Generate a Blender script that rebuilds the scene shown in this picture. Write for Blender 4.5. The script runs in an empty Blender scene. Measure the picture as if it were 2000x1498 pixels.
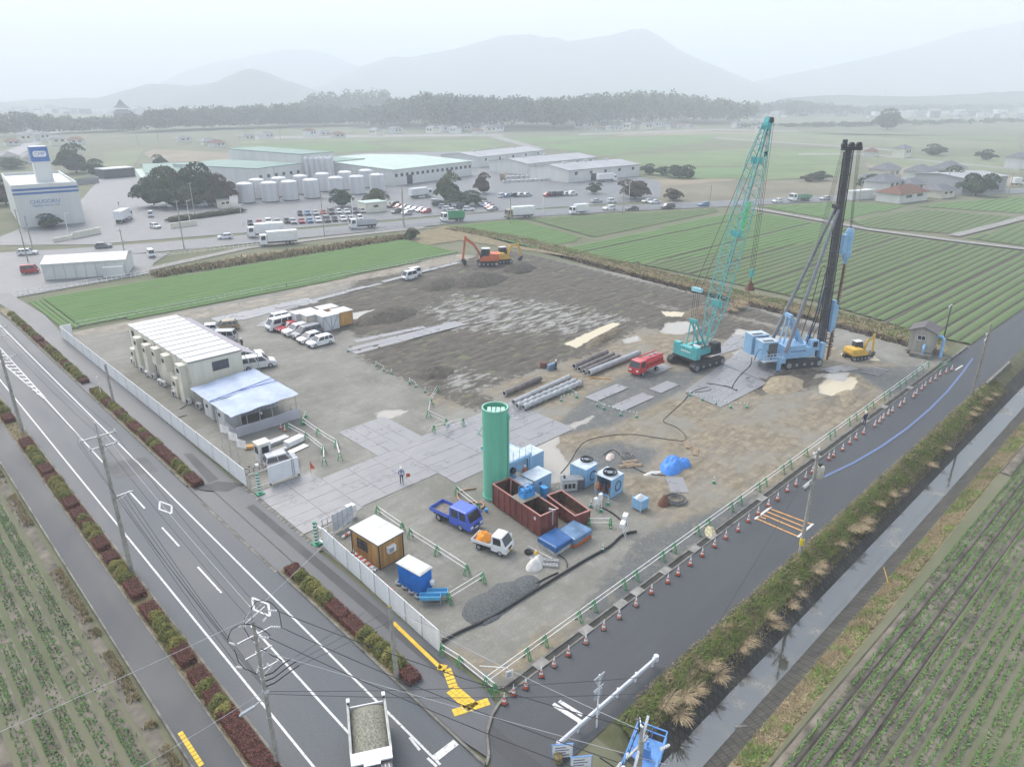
import bpy, bmesh, math, random
import numpy as np
from mathutils import Vector, Matrix
from mathutils.geometry import tessellate_polygon
R = math.radians
random.seed(7)
rng = np.random.default_rng(7)
scene = bpy.context.scene
C = scene.collection
FPX, YH, CAMH = 1387.0, 185.0, 36.0
PITCH = math.atan((749 - YH) / FPX)
YAW = R(44.1113)
CP, SP = math.cos(PITCH), math.sin(PITCH)
CY, SY = math.cos(YAW), math.sin(YAW)
OX, OY = -1.4696, 34.2589
CAMX, CAMY = -(OX * CY + OY * SY), -(-OX * SY + OY * CY)
def G(px, py, z=0.0):
    """ground point (height z) seen at a photograph pixel"""
    u = (px - 1000) / FPX; v = (749 - py) / FPX
    dy = CP + v * SP; dz = -SP + v * CP
    t = (z - CAMH) / dz
    x, y = u * t - OX, dy * t - OY
    return (x * CY + y * SY, -x * SY + y * CY)
def HZ(px, pyb, pyt, zb=0.0):
    """height of the point above ground pixel (px,pyb) that shows at row pyt"""
    u = (px - 1000) / FPX; v = (749 - pyb) / FPX
    dy = CP + v * SP; dz = -SP + v * CP
    Y = dy * (zb - CAMH) / dz
    v = (749 - pyt) / FPX
    return CAMH + Y * (v * CP - SP) / (CP + v * SP)
def AT(px, py, D):
    """point at horizontal camera depth D seen at a pixel (used to size far hills)"""
    u = (px - 1000) / FPX; v = (749 - py) / FPX
    t = D / (CP + v * SP)
    x, y, z = u * t - OX, D - OY, CAMH + t * (-SP + v * CP)
    return (x * CY + y * SY, -x * SY + y * CY, z)
cam_d = bpy.data.cameras.new('camera'); cam = bpy.data.objects.new('camera', cam_d); C.objects.link(cam)
cam_d.sensor_width = 36; cam_d.sensor_fit = 'HORIZONTAL'; cam_d.lens = FPX / 2000 * 36
cam_d.clip_start = 1; cam_d.clip_end = 30000
cam.location = (CAMX, CAMY, CAMH)
cam.rotation_euler = (R(90) - PITCH, 0, -R(90) + (R(90) - YAW) )
scene.camera = cam
SUN_EL, SUN_AZ = R(48), R(0)          # azimuth 0 = +Y
w = bpy.data.worlds.new('World'); scene.world = w; w.use_nodes = True
nt = w.node_tree; nt.nodes.clear()
sky = nt.nodes.new('ShaderNodeTexSky'); sky.sky_type = 'NISHITA'; sky.sun_disc = False
sky.sun_elevation = SUN_EL; sky.sun_rotation = SUN_AZ; sky.dust_density = 3.5; sky.air_density = 1.0; sky.ozone_density = 1.0
hsv = nt.nodes.new('ShaderNodeHueSaturation'); hsv.inputs['Saturation'].default_value = 0.62
bg = nt.nodes.new('ShaderNodeBackground'); bg.inputs['Strength'].default_value = 0.15
wo = nt.nodes.new('ShaderNodeOutputWorld')
nt.links.new(sky.outputs[0], hsv.inputs['Color']); nt.links.new(hsv.outputs[0], bg.inputs[0]); nt.links.new(bg.outputs[0], wo.inputs[0])
sd = bpy.data.lights.new('sun', 'SUN'); sd.energy = 0.9; sd.angle = R(35); sd.color = (1.0, 0.985, 0.96)
sun = bpy.data.objects.new('sun', sd); C.objects.link(sun)
sdir = Vector((math.sin(SUN_AZ) * math.cos(SUN_EL), math.cos(SUN_AZ) * math.cos(SUN_EL), math.sin(SUN_EL)))
sun.rotation_euler = sdir.to_track_quat('Z', 'Y').to_euler(); sun.location = sdir * 200
scene.view_settings.view_transform = 'Standard'; scene.view_settings.look = 'None'
scene.view_settings.gamma = 1.0; scene.view_settings.use_curve_mapping = False
scene.view_settings.exposure = 1.28
scene.cycles.use_denoising = True
scene.cycles.max_bounces = 5; scene.cycles.diffuse_bounces = 2; scene.cycles.glossy_bounces = 2
scene.cycles.transmission_bounces = 3; scene.cycles.volume_bounces = 2; scene.cycles.transparent_max_bounces = 6
MATS = {}
def nodemat(name):
    m = bpy.data.materials.new(name); m.use_nodes = True
    t = m.node_tree; return m, t, t.nodes['Principled BSDF']
def mat(name, col, rough=0.75, var=0.12, scale=3.0, bump=0.0, metal=0.0, spec=0.4, streak=False, var2=0.0, col2=None):
    """painted / rough surface: colour with noise variation at two scales, optional relief"""
    if name in MATS: return MATS[name]
    m, t, b = nodemat(name); N, L = t.nodes, t.links
    tc = N.new('ShaderNodeTexCoord'); mp = N.new('ShaderNodeMapping')
    L.new(tc.outputs['Object'], mp.inputs[0])
    if streak: mp.inputs['Scale'].default_value = (1, 1, 0.12)
    n = N.new('ShaderNodeTexNoise'); n.inputs['Scale'].default_value = scale; n.inputs['Detail'].default_value = 5; n.inputs['Roughness'].default_value = 0.65
    L.new(mp.outputs[0], n.inputs['Vector'])
    mx = N.new('ShaderNodeMix'); mx.data_type = 'RGBA'
    c = col; d = col2 or tuple(max(0, x * (1 - 2 * var)) for x in c); u = tuple(min(1, x * (1 + var)) for x in c)
    if col2: u = c
    mx.inputs['A'].default_value = (*d, 1); mx.inputs['B'].default_value = (*u, 1)
    cr = N.new('ShaderNodeMapRange'); cr.inputs['From Min'].default_value = 0.3; cr.inputs['From Max'].default_value = 0.68
    L.new(n.outputs['Fac'], cr.inputs['Value']); L.new(cr.outputs[0], mx.inputs['Factor']); L.new(mx.outputs['Result'], b.inputs['Base Color'])
    b.inputs['Roughness'].default_value = rough; b.inputs['Metallic'].default_value = metal
    b.inputs['Specular IOR Level'].default_value = spec
    if bump:
        bp = N.new('ShaderNodeBump'); bp.inputs['Strength'].default_value = 0.6; bp.inputs['Distance'].default_value = bump
        n2 = N.new('ShaderNodeTexNoise'); n2.inputs['Scale'].default_value = scale * 4; n2.inputs['Detail'].default_value = 4
        L.new(tc.outputs['Object'], n2.inputs['Vector']); L.new(n2.outputs['Fac'], bp.inputs['Height']); L.new(bp.outputs[0], b.inputs['Normal'])
    MATS[name] = m; return m
def glassmat():
    if 'glass' in MATS: return MATS['glass']
    m, t, b = nodemat('window_glass')
    b.inputs['Base Color'].default_value = (0.03, 0.035, 0.045, 1); b.inputs['Roughness'].default_value = 0.06
    b.inputs['Specular IOR Level'].default_value = 0.8
    MATS['glass'] = m; return m
class MB:
    def __init__(s): s.v = []; s.f = []; s.m = []; s.M = None; s.mi = 0
    def tf(s, p):
        if s.M is None: return (p[0], p[1], p[2])
        q = s.M @ Vector(p); return (q.x, q.y, q.z)
    def add(s, vs, fs, mi=None):
        o = len(s.v); s.v += [s.tf(p) for p in vs]; s.f += [tuple(o + i for i in f) for f in fs]
        s.m += [s.mi if mi is None else mi] * len(fs); return s
    def box(s, cx, cy, z0, sx, sy, sz, rz=0, mi=None, taper=1.0):
        x, y = sx / 2, sy / 2; c, d = math.cos(rz), math.sin(rz); P = []
        for z, k in ((z0, 1), (z0 + sz, taper)):
            for a, b in ((-x, -y), (x, -y), (x, y), (-x, y)):
                P.append((cx + (a * c - b * d) * k, cy + (a * d + b * c) * k, z))
        return s.add(P, [(3, 2, 1, 0), (4, 5, 6, 7), (0, 1, 5, 4), (1, 2, 6, 5), (2, 3, 7, 6), (3, 0, 4, 7)], mi)
    def b2(s, x0, x1, y0, y1, z0, z1, mi=None): return s.box((x0 + x1) / 2, (y0 + y1) / 2, z0, x1 - x0, y1 - y0, z1 - z0, mi=mi)
    def cyl(s, p0, p1, r0, r1=None, n=10, caps=True, mi=None):
        r1 = r0 if r1 is None else r1; p0, p1 = Vector(p0), Vector(p1); d = p1 - p0
        if d.length < 1e-6: return s
        d.normalize(); a = d.orthogonal().normalized(); b = d.cross(a); P = []
        for p, r in ((p0, r0), (p1, r1)):
            for i in range(n):
                t = 2 * math.pi * i / n; P.append(tuple(p + a * (r * math.cos(t)) + b * (r * math.sin(t))))
        F = [(i, (i + 1) % n, n + (i + 1) % n, n + i) for i in range(n)]
        if caps: F += [tuple(range(n))[::-1], tuple(range(n, 2 * n))]
        return s.add(P, F, mi)
    def bar(s, p0, p1, w, h=None, mi=None):
        h = h or w; p0, p1 = Vector(p0), Vector(p1); d = p1 - p0
        if d.length < 1e-6: return s
        d.normalize(); a = d.cross(Vector((0, 0, 1)))
        if a.length < 1e-3: a = Vector((1, 0, 0))
        a.normalize(); b = a.cross(d); P = []
        for p in (p0, p1):
            for i, j in ((-1, -1), (1, -1), (1, 1), (-1, 1)): P.append(tuple(p + a * (i * w / 2) + b * (j * h / 2)))
        return s.add(P, [(3, 2, 1, 0), (4, 5, 6, 7), (0, 1, 5, 4), (1, 2, 6, 5), (2, 3, 7, 6), (3, 0, 4, 7)], mi)
    def tube(s, pts, r, n=6, mi=None):
        pts = [Vector(p) for p in pts]; P = []; F = []
        for k, p in enumerate(pts):
            d = (pts[min(k + 1, len(pts) - 1)] - pts[max(k - 1, 0)])
            if d.length < 1e-9: d = Vector((1, 0, 0))
            d.normalize(); a = d.cross(Vector((0, 0, 1)))
            if a.length < 1e-3: a = Vector((1, 0, 0))
            a.normalize(); b = a.cross(d); rr = r[k] if isinstance(r, (list, tuple)) else r
            for i in range(n):
                t = 2 * math.pi * i / n; P.append(tuple(p + a * (rr * math.cos(t)) + b * (rr * math.sin(t))))
        for k in range(len(pts) - 1):
            for i in range(n): F.append((k * n + i, k * n + (i + 1) % n, (k + 1) * n + (i + 1) % n, (k + 1) * n + i))
        F += [tuple(range(n))[::-1], tuple(range((len(pts) - 1) * n, len(pts) * n))]
        return s.add(P, F, mi)
    def loft(s, rings, cap=True, mi=None):
        n = len(rings[0]); P = [p for r in rings for p in r]
        F = [(k * n + i, k * n + (i + 1) % n, (k + 1) * n + (i + 1) % n, (k + 1) * n + i) for k in range(len(rings) - 1) for i in range(n)]
        if cap: F += [tuple(range(n))[::-1], tuple(range((len(rings) - 1) * n, len(rings) * n))]
        return s.add(P, F, mi)
    def lathe(s, prof, n=16, c=(0, 0, 0), mi=None, cap=True):
        return s.loft([[(c[0] + r * math.cos(2 * math.pi * i / n), c[1] + r * math.sin(2 * math.pi * i / n), c[2] + z) for i in range(n)] for r, z in prof], cap, mi)
    def prism(s, poly, z0, z1, mi=None, top=None):
        n = len(poly); P = [(x, y, z0) for x, y in poly] + [(x, y, z1) for x, y in poly]
        o = [(i, (i + 1) % n, n + (i + 1) % n, n + i) for i in range(n)]
        tri = tessellate_polygon([[Vector((x, y, 0)) for x, y in poly]])
        s.add(P, o, mi)
        s.add(P[n:], [tuple(t) for t in tri], mi if top is None else top); return s
    def xprism(s, prof, y0, y1, mi=None):
        """profile in x,z extruded along y"""
        n = len(prof); P = [(x, y0, z) for x, z in prof] + [(x, y1, z) for x, z in prof]
        tri = [tuple(t) for t in tessellate_polygon([[Vector((x, z, 0)) for x, z in prof]])]
        return s.add(P, [(i, (i + 1) % n, n + (i + 1) % n, n + i) for i in range(n)] + [t[::-1] for t in tri] + [tuple(n + i for i in t) for t in tri], mi)
    def mesh(s, name, mats, smooth=False):
        me = bpy.data.meshes.new(name); me.from_pydata(s.v, [], s.f); ms = mats if isinstance(mats, (list, tuple)) else [mats]
        for m in ms: me.materials.append(m)
        if len(ms) > 1: me.polygons.foreach_set('material_index', s.m)
        bm = bmesh.new(); bm.from_mesh(me); bmesh.ops.recalc_face_normals(bm, faces=bm.faces); bm.to_mesh(me); bm.free()
        if smooth:
            me.polygons.foreach_set('use_smooth', [True] * len(me.polygons)); me.set_sharp_from_angle(angle=R(smooth if smooth is not True else 40))
        me.update(); return me
    def build(s, name, mats, parent=None, smooth=False, **kw):
        return put(name, s.mesh(name, mats, smooth), parent, **kw)
def tagp(o, label=None, cat=None, group=None, kind=None):
    if label: o['label'] = label
    if cat: o['category'] = cat
    if group: o['group'] = group
    if kind: o['kind'] = kind
    return o
def put(name, me, parent=None, loc=None, rz=0.0, label=None, cat=None, group=None, kind=None, scale=None):
    o = bpy.data.objects.new(name, me); C.objects.link(o)
    if parent is not None: o.parent = parent
    if loc is not None: o.location = loc if len(loc) == 3 else (loc[0], loc[1], 0)
    if rz: o.rotation_euler = (0, 0, rz)
    if scale is not None: o.scale = scale if hasattr(scale, '__len__') else (scale,) * 3
    return tagp(o, label, cat, group, kind)
def thing(name, label, cat, loc=(0, 0, 0), rz=0.0, group=None):
    return put(name, None, None, loc, rz, label, cat, group)
KIDS = {}
def clone(root, loc, rz=0.0, label=None, scale=None, group=None):
    """copy of a thing, its parts and sub-parts (mesh data shared)"""
    def cp(o, par):
        c = o.copy(); C.objects.link(c)
        if par is not None: c.parent = par
        for k in list(o.children): cp(k, c)
        return c
    r = cp(root, None)
    r.location = loc if len(loc) == 3 else (loc[0], loc[1], 0); r.rotation_euler = (0, 0, rz)
    if label: r['label'] = label
    if group: r['group'] = group
    if scale is not None: r.scale = scale if hasattr(scale, '__len__') else (scale,) * 3
    return r
SHEETS = [0]
def sheet(name, poly, z, m, kind='structure', parent=None):
    """flat sheet over a polygon of (x,y)"""
    SHEETS[0] += 1; z += 0.0004 * SHEETS[0]
    me = bpy.data.meshes.new(name)
    tri = tessellate_polygon([[Vector((x, y, 0)) for x, y in poly]])
    fs = []
    for t in tri:
        a, b, c = (poly[i] for i in t)
        cr = (b[0] - a[0]) * (c[1] - a[1]) - (b[1] - a[1]) * (c[0] - a[0])
        fs.append(tuple(t) if cr > 0 else tuple(t)[::-1])
    me.from_pydata([(x, y, z) for x, y in poly], [], fs); me.materials.append(m); me.update()
    o = put(name, me, parent)
    if kind and parent is None: o['kind'] = kind
    return o
def npmesh(name, V, F, mats, mi=None, smooth=False):
    """fast mesh from numpy arrays; F is (n,3) or (n,4)"""
    me = bpy.data.meshes.new(name); k = F.shape[1]
    me.vertices.add(len(V)); me.vertices.foreach_set('co', np.ascontiguousarray(V, dtype=np.float32).ravel())
    me.loops.add(F.size); me.loops.foreach_set('vertex_index', np.ascontiguousarray(F, dtype=np.int32).ravel())
    me.polygons.add(len(F)); me.polygons.foreach_set('loop_start', np.arange(0, F.size, k, dtype=np.int32))
    for m in (mats if isinstance(mats, (list, tuple)) else [mats]): me.materials.append(m)
    if mi is not None: me.polygons.foreach_set('material_index', np.ascontiguousarray(mi, dtype=np.int32))
    if smooth: me.polygons.foreach_set('use_smooth', np.ones(len(F), dtype=bool))
    me.update(calc_edges=True); me.validate(); return me
_P = rng.random((256, 256))
def vnoise(x, y):
    xi = np.floor(x).astype(int); yi = np.floor(y).astype(int); fx = x - xi; fy = y - yi
    fx = fx * fx * (3 - 2 * fx); fy = fy * fy * (3 - 2 * fy)
    a = _P[xi & 255, yi & 255]; b = _P[(xi + 1) & 255, yi & 255]; c = _P[xi & 255, (yi + 1) & 255]; d = _P[(xi + 1) & 255, (yi + 1) & 255]
    return (a * (1 - fx) + b * fx) * (1 - fy) + (c * (1 - fx) + d * fx) * fy
def fbm(x, y, o=4):
    s = 0; a = 0.5; x = np.asarray(x, float); y = np.asarray(y, float)
    for i in range(o): s = s + a * vnoise(x + 17.3 * i, y + 5.7 * i); x = x * 2.03; y = y * 2.03; a *= 0.5
    return s
def leafcards(pts, nrm, size, jit=0.9, asp=0.6):
    """one small folded leaf face (quad) per point, facing roughly along nrm"""
    n = len(pts); d = nrm + rng.normal(0, jit, (n, 3)); d /= np.linalg.norm(d, axis=1, keepdims=True) + 1e-9
    a = np.cross(d, rng.normal(0, 1, (n, 3))); a /= np.linalg.norm(a, axis=1, keepdims=True) + 1e-9
    b = np.cross(d, a); s = size * (0.6 + 0.8 * rng.random((n, 1)))
    V = np.stack([pts - a * s, pts - b * s * asp, pts + a * s, pts + b * s * asp], 1).reshape(-1, 3)
    F = np.arange(4 * n).reshape(-1, 4); return V, F
# ================================================================ ground, water, roads, fields
def GP(pts, z=0.0): return [G(x, y, z) for x, y in pts]
m_land = mat('land_soil_and_grass', (0.16, 0.155, 0.10), 0.95, 0.25, 0.05, col2=(0.095, 0.115, 0.055))
m_bank = mat('bank_soil', (0.14, 0.125, 0.075), 0.95, 0.25, 0.8, 0.05, col2=(0.07, 0.085, 0.03))
m_brown = mat('ditch_earth', (0.085, 0.07, 0.05), 0.95, 0.3, 0.9, 0.06, col2=(0.045, 0.038, 0.03))
m_dry = mat('dry_verge', (0.26, 0.205, 0.12), 0.95, 0.2, 0.5, 0.05, col2=(0.12, 0.11, 0.055))
def revet_mat():
    m, t, b = nodemat('concrete_block_revetment'); N, L = t.nodes, t.links
    geo = N.new('ShaderNodeNewGeometry'); mp = N.new('ShaderNodeMapping'); mp.inputs['Rotation'].default_value = (0, 0, R(45))
    L.new(geo.outputs['Position'], mp.inputs[0])
    br = N.new('ShaderNodeTexBrick'); br.inputs['Scale'].default_value = 1.0; br.offset = 0.0
    br.inputs['Brick Width'].default_value = 0.42; br.inputs['Row Height'].default_value = 0.42; br.inputs['Mortar Size'].default_value = 0.035
    br.inputs['Color1'].default_value = (0.075, 0.07, 0.058, 1); br.inputs['Color2'].default_value = (0.055, 0.052, 0.044, 1); br.inputs['Mortar'].default_value = (0.03, 0.029, 0.025, 1)
    L.new(mp.outputs[0], br.inputs['Vector'])
    n = N.new('ShaderNodeTexNoise'); n.inputs['Scale'].default_value = 0.7; n.inputs['Detail'].default_value = 5; L.new(geo.outputs['Position'], n.inputs['Vector'])
    mx = N.new('ShaderNodeMix'); mx.data_type = 'RGBA'; mx.blend_type = 'MULTIPLY'; mx.inputs['Factor'].default_value = 0.7
    cr = N.new('ShaderNodeMapRange'); cr.inputs['From Min'].default_value = 0.3; cr.inputs['From Max'].default_value = 0.7; cr.inputs['To Min'].default_value = 0.45; cr.inputs['To Max'].default_value = 1.25
    L.new(n.outputs['Fac'], cr.inputs['Value']); L.new(br.outputs['Color'], mx.inputs['A']); L.new(cr.outputs[0], mx.inputs['B'])
    L.new(mx.outputs['Result'], b.inputs['Base Color']); b.inputs['Roughness'].default_value = 0.85
    bp = N.new('ShaderNodeBump'); bp.inputs['Distance'].default_value = 0.05; bp.inputs['Strength'].default_value = 0.8; bp.invert = True
    L.new(br.outputs['Fac'], bp.inputs['Height']); L.new(bp.outputs[0], b.inputs['Normal']); return m
m_revet = revet_mat()
YL = [(-6500, 0), (-2500, 0), (-900, 0), (-300, 0), (-120, 0), (-60, 0), (-30, 0), (-18, -.25), (-14.4, -.25), (-13.7, -.35), (-12.6, -1.0), (-10.9, -2.55), (-9.3, -2.55), (-8.0, -.95), (-6.9, -.25), (-6.3, -.02),
      (-3, -.06), (0.2, -.06), (1.6, -.06), (2.2, -.06), (10, -.06), (25, -.06), (40, -.06), (55, -.06), (70, -.06), (85, -.06), (97, -.06), (108, -.06), (122, -.06), (136, -.06), (140, -.06), (160, -.06), (300, -.06), (600, -.06), (1200, -.06), (2500, -.06), (6500, -.06)]
def ditch_x(y): return float(np.interp(y, [2, 21, 41, 69, 108, 136], [93.0, 96.0, 97.0, 100.8, 106.5, 105.5]))
XL = [-6500, -2500, -900, -300, -120, -60, -30, -12, 0, 3.0, 4.6, 15, 30, 45, 60, 75, 86, 'd-0.8', 'd0.0', 'd1.3', 'd1.7', 'd4', 'd8', 125, 160, 220, 300, 330, 500, 900, 2500, 6500]
DZ = {'d-0.8': 0, 'd0.0': -1.5, 'd1.3': -1.5, 'd1.7': 0.15, 'd4': 0.35, 'd8': 0.0}
V = []; F = []; MI = []
for (y, zc) in YL:
    for xs in XL:
        if isinstance(xs, str): x = ditch_x(y) + float(xs[1:])
        else: x = xs
        z = -0.06
        if y < -6.2 and y > -31:
            if x >= 4.6 and x <= 330: z = zc
            elif y > -20: z = -0.06
        if isinstance(xs, str) and 2.0 <= y <= 137: z += DZ[xs]
        V.append((x, y, z))
nx = len(XL)
for j in range(len(YL) - 1):
    for i in range(nx - 1):
        F.append((j * nx + i, j * nx + i + 1, (j + 1) * nx + i + 1, (j + 1) * nx + i))
        y0, y1 = YL[j][0], YL[j + 1][0]; mi = 0
        can = XL[i] if not isinstance(XL[i], str) else 100
        if 3.0 <= can <= 330 and -14.5 <= y0 and y1 <= -6.2:
            mi = {-14.4: 4, -13.7: 4, -12.6: 2, -10.9: 2, -9.3: 2, -8.0: 1, -6.9: 1}[y0]
        if isinstance(XL[i], str) and 1.6 <= y0 <= 136: mi = {'d-0.8': 3, 'd0.0': 3, 'd1.3': 3, 'd1.7': 4, 'd4': 1, 'd8': 0}[XL[i]]
        MI.append(mi)
me = npmesh('ground', np.array(V), np.array(F), [m_land, m_bank, m_revet, m_brown, m_dry], np.array(MI))
put('ground', me, kind='structure')
def water_mat():
    m, t, b = nodemat('canal_water'); N, L = t.nodes, t.links
    tc = N.new('ShaderNodeNewGeometry'); n = N.new('ShaderNodeTexNoise'); n.inputs['Scale'].default_value = 0.35; n.inputs['Detail'].default_value = 6; n.inputs['Roughness'].default_value = 0.6
    L.new(tc.outputs['Position'], n.inputs['Vector'])
    mx = N.new('ShaderNodeMix'); mx.data_type = 'RGBA'; mx.inputs['A'].default_value = (0.05, 0.052, 0.04, 1); mx.inputs['B'].default_value = (0.15, 0.135, 0.09, 1)
    cr = N.new('ShaderNodeMapRange'); cr.inputs['From Min'].default_value = 0.55; cr.inputs['From Max'].default_value = 0.68
    L.new(n.outputs['Fac'], cr.inputs['Value']); L.new(cr.outputs[0], mx.inputs['Factor']); L.new(mx.outputs['Result'], b.inputs['Base Color'])
    rr = N.new('ShaderNodeMapRange'); rr.inputs['From Min'].default_value = 0.55; rr.inputs['From Max'].default_value = 0.72; rr.inputs['To Min'].default_value = 0.03; rr.inputs['To Max'].default_value = 0.6
    L.new(n.outputs['Fac'], rr.inputs['Value']); L.new(rr.outputs[0], b.inputs['Roughness'])
    b.inputs['Specular IOR Level'].default_value = 1.0
    b.inputs['IOR'].default_value = 1.9
    n2 = N.new('ShaderNodeTexNoise'); n2.inputs['Scale'].default_value = 5; bp = N.new('ShaderNodeBump'); bp.inputs['Strength'].default_value = 0.08; bp.inputs['Distance'].default_value = 0.02
    L.new(tc.outputs['Position'], n2.inputs['Vector']); L.new(n2.outputs['Fac'], bp.inputs['Height']); L.new(bp.outputs[0], b.inputs['Normal']); return m
m_water = water_mat()
sheet('canal_water', [(3.6, -11.05), (330, -11.05), (330, -9.15), (3.6, -9.15)], -2.40, m_water)
def asphalt_mat(name, base, dark=0.6, wet=0.0, dirscale=(1, 1, 1)):
    m, t, b = nodemat(name); N, L = t.nodes, t.links
    geo = N.new('ShaderNodeNewGeometry'); mp = N.new('ShaderNodeMapping'); mp.inputs['Scale'].default_value = dirscale; L.new(geo.outputs['Position'], mp.inputs[0])
    n1 = N.new('ShaderNodeTexNoise'); n1.inputs['Scale'].default_value = 0.35; n1.inputs['Detail'].default_value = 6; n1.inputs['Roughness'].default_value = 0.6; L.new(mp.outputs[0], n1.inputs['Vector'])
    n2 = N.new('ShaderNodeTexNoise'); n2.inputs['Scale'].default_value = 9; n2.inputs['Detail'].default_value = 3; L.new(geo.outputs['Position'], n2.inputs['Vector'])
    r1 = N.new('ShaderNodeMapRange'); r1.inputs['From Min'].default_value = 0.33; r1.inputs['From Max'].default_value = 0.67; r1.inputs['To Min'].default_value = dark; r1.inputs['To Max'].default_value = 1.25
    r2 = N.new('ShaderNodeMapRange'); r2.inputs['From Min'].default_value = 0.3; r2.inputs['From Max'].default_value = 0.7; r2.inputs['To Min'].default_value = 0.85; r2.inputs['To Max'].default_value = 1.15
    L.new(n1.outputs['Fac'], r1.inputs['Value']); L.new(n2.outputs['Fac'], r2.inputs['Value'])
    mu = N.new('ShaderNodeMath'); mu.operation = 'MULTIPLY'; L.new(r1.outputs[0], mu.inputs[0]); L.new(r2.outputs[0], mu.inputs[1])
    vm = N.new('ShaderNodeVectorMath'); vm.operation = 'SCALE'; vm.inputs[0].default_value = base; L.new(mu.outputs[0], vm.inputs['Scale']); L.new(vm.outputs[0], b.inputs['Base Color'])
    rr = N.new('ShaderNodeMapRange'); rr.inputs['From Min'].default_value = 0.36; rr.inputs['From Max'].default_value = 0.64; rr.inputs['To Min'].default_value = 0.62 - wet; rr.inputs['To Max'].default_value = 0.8 - wet
    L.new(n1.outputs['Fac'], rr.inputs['Value']); L.new(rr.outputs[0], b.inputs['Roughness']); b.inputs['Specular IOR Level'].default_value = 0.5
    return m
m_road = asphalt_mat('road_asphalt', (0.068, 0.076, 0.084), 0.8, 0.1, (0.9, 0.12, 1))
m_side = asphalt_mat('side_road_asphalt', (0.052, 0.056, 0.06), 0.75, 0.08, (0.15, 0.9, 1))
m_walk = asphalt_mat('pavement_asphalt', (0.076, 0.081, 0.087), 0.72, 0.2, (0.8, 0.25, 1))
m_lwalk = asphalt_mat('left_pavement_asphalt', (0.046, 0.05, 0.055), 0.8, 0.08, (0.8, 0.25, 1))
m_patch = asphalt_mat('fresh_asphalt_patch', (0.042, 0.043, 0.046), 0.85, 0.05)
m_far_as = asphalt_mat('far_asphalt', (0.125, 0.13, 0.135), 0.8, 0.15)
m_conc = mat('concrete', (0.27, 0.26, 0.24), 0.85, 0.2, 1.2, 0.01)
m_concd = mat('weathered_concrete', (0.2, 0.19, 0.165), 0.9, 0.3, 1.0, 0.02)
def paint_mat(name, col, worn=0.36):
    m, t, b = nodemat(name); N, L = t.nodes, t.links
    geo = N.new('ShaderNodeNewGeometry'); n = N.new('ShaderNodeTexNoise'); n.inputs['Scale'].default_value = 4; n.inputs['Detail'].default_value = 8; n.inputs['Roughness'].default_value = 0.75; L.new(geo.outputs['Position'], n.inputs['Vector'])
    cr = N.new('ShaderNodeMapRange'); cr.inputs['From Min'].default_value = worn; cr.inputs['From Max'].default_value = worn + 0.1; L.new(n.outputs['Fac'], cr.inputs['Value'])
    mx = N.new('ShaderNodeMix'); mx.data_type = 'RGBA'; mx.inputs['A'].default_value = (0.13, 0.13, 0.13, 1); mx.inputs['B'].default_value = (*col, 1)
    L.new(cr.outputs[0], mx.inputs['Factor']); L.new(mx.outputs['Result'], b.inputs['Base Color']); b.inputs['Roughness'].default_value = 0.7; return m
m_line = paint_mat('white_road_paint', (0.62, 0.62, 0.6))
m_orange = paint_mat('orange_road_paint', (0.6, 0.3, 0.08), 0.38)
m_yellow = mat('yellow_tactile_tile', (0.72, 0.48, 0.05), 0.75, 0.12, 2.0)
m_blueline = paint_mat('faded_blue_road_paint', (0.1, 0.17, 0.36), 0.42)
sheet('main_road', [(-11.55, -60), (-3.25, -60), (-3.25, 118), (-4, 131), (-6, 160), (-9, 420), (-20, 420), (-18, 160), (-11.55, 131)], 0.0, m_road)
sheet('side_road', [(-3.25, -6.3), (230, -6.3), (230, -0.25), (2.0, -0.25), (0.9, -0.35), (-0.3, -0.9), (-1.6, -1.7), (-2.6, -2.8), (-3.25, -4.2)], 0.002, m_side)
sheet('side_road_west', [(-60, -9), (-11.55, -9), (-11.55, -2.5), (-60, -2.5)], 0.002, m_side)
def kerb(name, pts, w=0.16, h=0.13, z=-0.03, m=None):
    mb = MB()
    for a, b in zip(pts[:-1], pts[1:]):
        L_ = math.dist(a, b); n = max(1, int(L_ / 2.0)); ang = math.atan2(b[1] - a[1], b[0] - a[0])
        for i in range(n):
            t0 = i / n; t1 = (i + 1) / n - 0.02 / L_; t = (t0 + t1) / 2
            mb.box(a[0] + (b[0] - a[0]) * t, a[1] + (b[1] - a[1]) * t, z, L_ * (t1 - t0), w, h - z, ang)
    return mb.build(name, m or m_concd, kind='structure')
WZ = 0.115
sheet('pavement', [(-1.72, 5.2), (-1.72, 118), (-2.5, 140), (0.7, 140), (1.9, 118), (1.25, 105), (0.55, 37), (0.55, 0.5), (0.2, -0.45), (-0.5, -0.75), (-1.7, -1.5), (-2.75, -2.9), (-3.05, -1), (-3.05, 5.2)], WZ, m_walk)
for (a, b_) in ((22.0, 40.6), (73.6, 78.9)): sheet('driveway', [(-3.2, a), (-1.72, a), (-1.72, b_), (-3.2, b_)], WZ - 0.06, m_walk)
sheet('left_pavement', [(-15.35, -2), (-13.2, -2), (-13.2, 120), (-15.35, 120)], WZ, m_lwalk)
for (a, b_) in ((5.2, 22.0), (40.6, 73.6), (78.9, 128)): sheet('planting_bed', [(-3.1, a), (-1.72, a), (-1.72, b_), (-3.1, b_)], WZ - 0.03, m_dry)
sheet('left_planting_bed', [(-13.2, 1), (-11.7, 1), (-11.7, 112), (-13.2, 112)], WZ - 0.03, m_dry)
kerb('kerb', [(-3.17, 128), (-3.17, 41)]); kerb('kerb', [(-3.17, 21.8), (-3.17, -3.2), (-2.6, -2.85), (-1.65, -1.6), (-0.5, -0.82), (0.3, -0.5), (1.2, -0.3)])
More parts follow.
